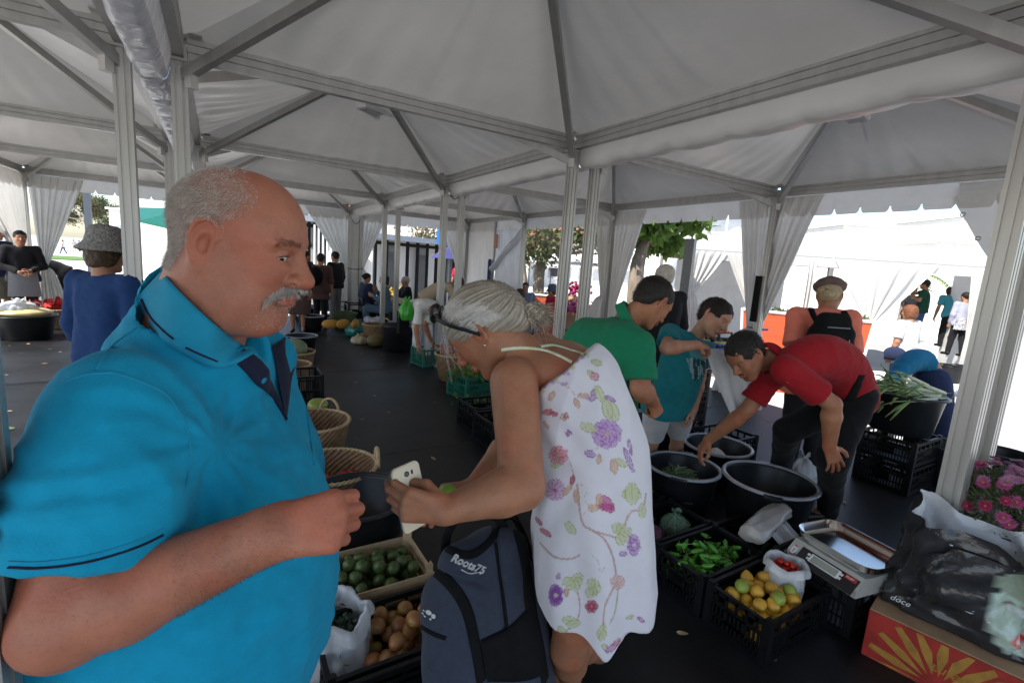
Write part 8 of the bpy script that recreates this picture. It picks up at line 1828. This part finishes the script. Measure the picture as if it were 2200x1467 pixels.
for k, px in enumerate((2050, 2080)): g = P(px, 760, 11.2); tub((g[0], g[1], PZ+.01), .27, .4, ('dark blue tub on the neighbouring platform beside the lilac sweater', 'dark tub on the neighbouring platform near the posts')[k], rim='tub')
# hanging jacket, far houses
mb = MB(); mb.grid([[V(6.03-.03*math.sin(u*6), 11.22+.12*u, 1.72-.55*v-.05*abs(u)) for v in np.linspace(0, 1, 10)] for u in np.linspace(-1, 1, 12)]); tag(mb.build('hanging_jacket', C_['jeans'], None, smooth=True), 'blue jacket hanging by the exit notice on the side wall', 'jacket')
def house(px0, px1, d, ztop, label, floors=2, roof=True, nwin=5, arch=False, depth=9, wallm='plaster'):
    a, b = P(px0, 560, d), P(px1, 560, d); a, b = V(a[0], a[1], 0), V(b[0], b[1], 0); L_ = np.linalg.norm(b-a); t = (b-a)/L_; n_ = V(-t[1], t[0], 0); n_ = n_*np.sign(np.dot(n_, a)); R = np.stack([t, n_, V(0, 0, 1)], 1); mid = (a+b)/2
    o = empty('building', (mid[0], mid[1], GZ), label, 'building'); mb = MB(); mb.box(mid+n_*depth/2+V(0, 0, (ztop+GZ)/2), (L_, depth, ztop-GZ), R); mb.build('wall', M[wallm], o)
    if roof: mb = MB(); mb.prism([(-depth/2-.6, 0), (depth/2+.6, 0), (depth/2+.6, .15), (0, depth*.28), (-depth/2-.6, .15)], a+n_*depth/2-t*.5+V(0, 0, ztop+.003), b+n_*depth/2+t*.5+V(0, 0, ztop+.003), n_, (0, 0, 1)); mb.build('roof', M['tilered'], o)
    else: mb = MB(); mb.box(mid+n_*depth/2+V(0, 0, ztop+.12), (L_+.5, depth+.5, .22), R); mb.build('cornice', M['white'], o)
    fh = (ztop-GZ)/floors
    for fl2 in range(floors):
        for k in range(nwin):
            c = a+t*L_*(k+.5)/nwin+V(0, 0, GZ+fh*(fl2+.55))-n_*.02; mb = MB(); mb.box(c, (1.0, .08, 1.5), R)
            if arch: mb.ball(c+V(0, 0, .75), (.5, .045, .5), 16, 8, 0, R)
            w_ = mb.build('window', M['winpale'], o); mb = MB(); mb.box(c-n_*.03-V(0, 0, .82), (1.25, .14, .10), R); mb.build('sill', M['white'], w_)
    return o
house(600, 760, 42, 5.2, 'low white house with a red tiled roof behind the kiosk', 1, True, 6); house(1440, 1660, 34, 7.5, 'white building with arched upper windows beyond the steel pillar', 2, False, 6, True); house(1800, 1990, 40, 6.7, 'tall white house wall above the neighbouring marquee', 1, False, 0); house(2010, 2090, 36, 5.4, 'small pale house by the eyeleted flap', 1, False, 0)
house(2100, 2500, 38, 8, 'white house at the far right edge behind the posts', 2, False, 6); house(780, 1130, 55, 5.5, 'long pale building behind the pavilion and blue sign', 1, False, 9); house(1140, 1430, 60, 6, 'pale row building behind the white parasols', 2, True, 9); house(240, 590, 60, 5, 'low pale building behind the green-edged awning', 1, False, 8)
bpy.context.view_layer.update()
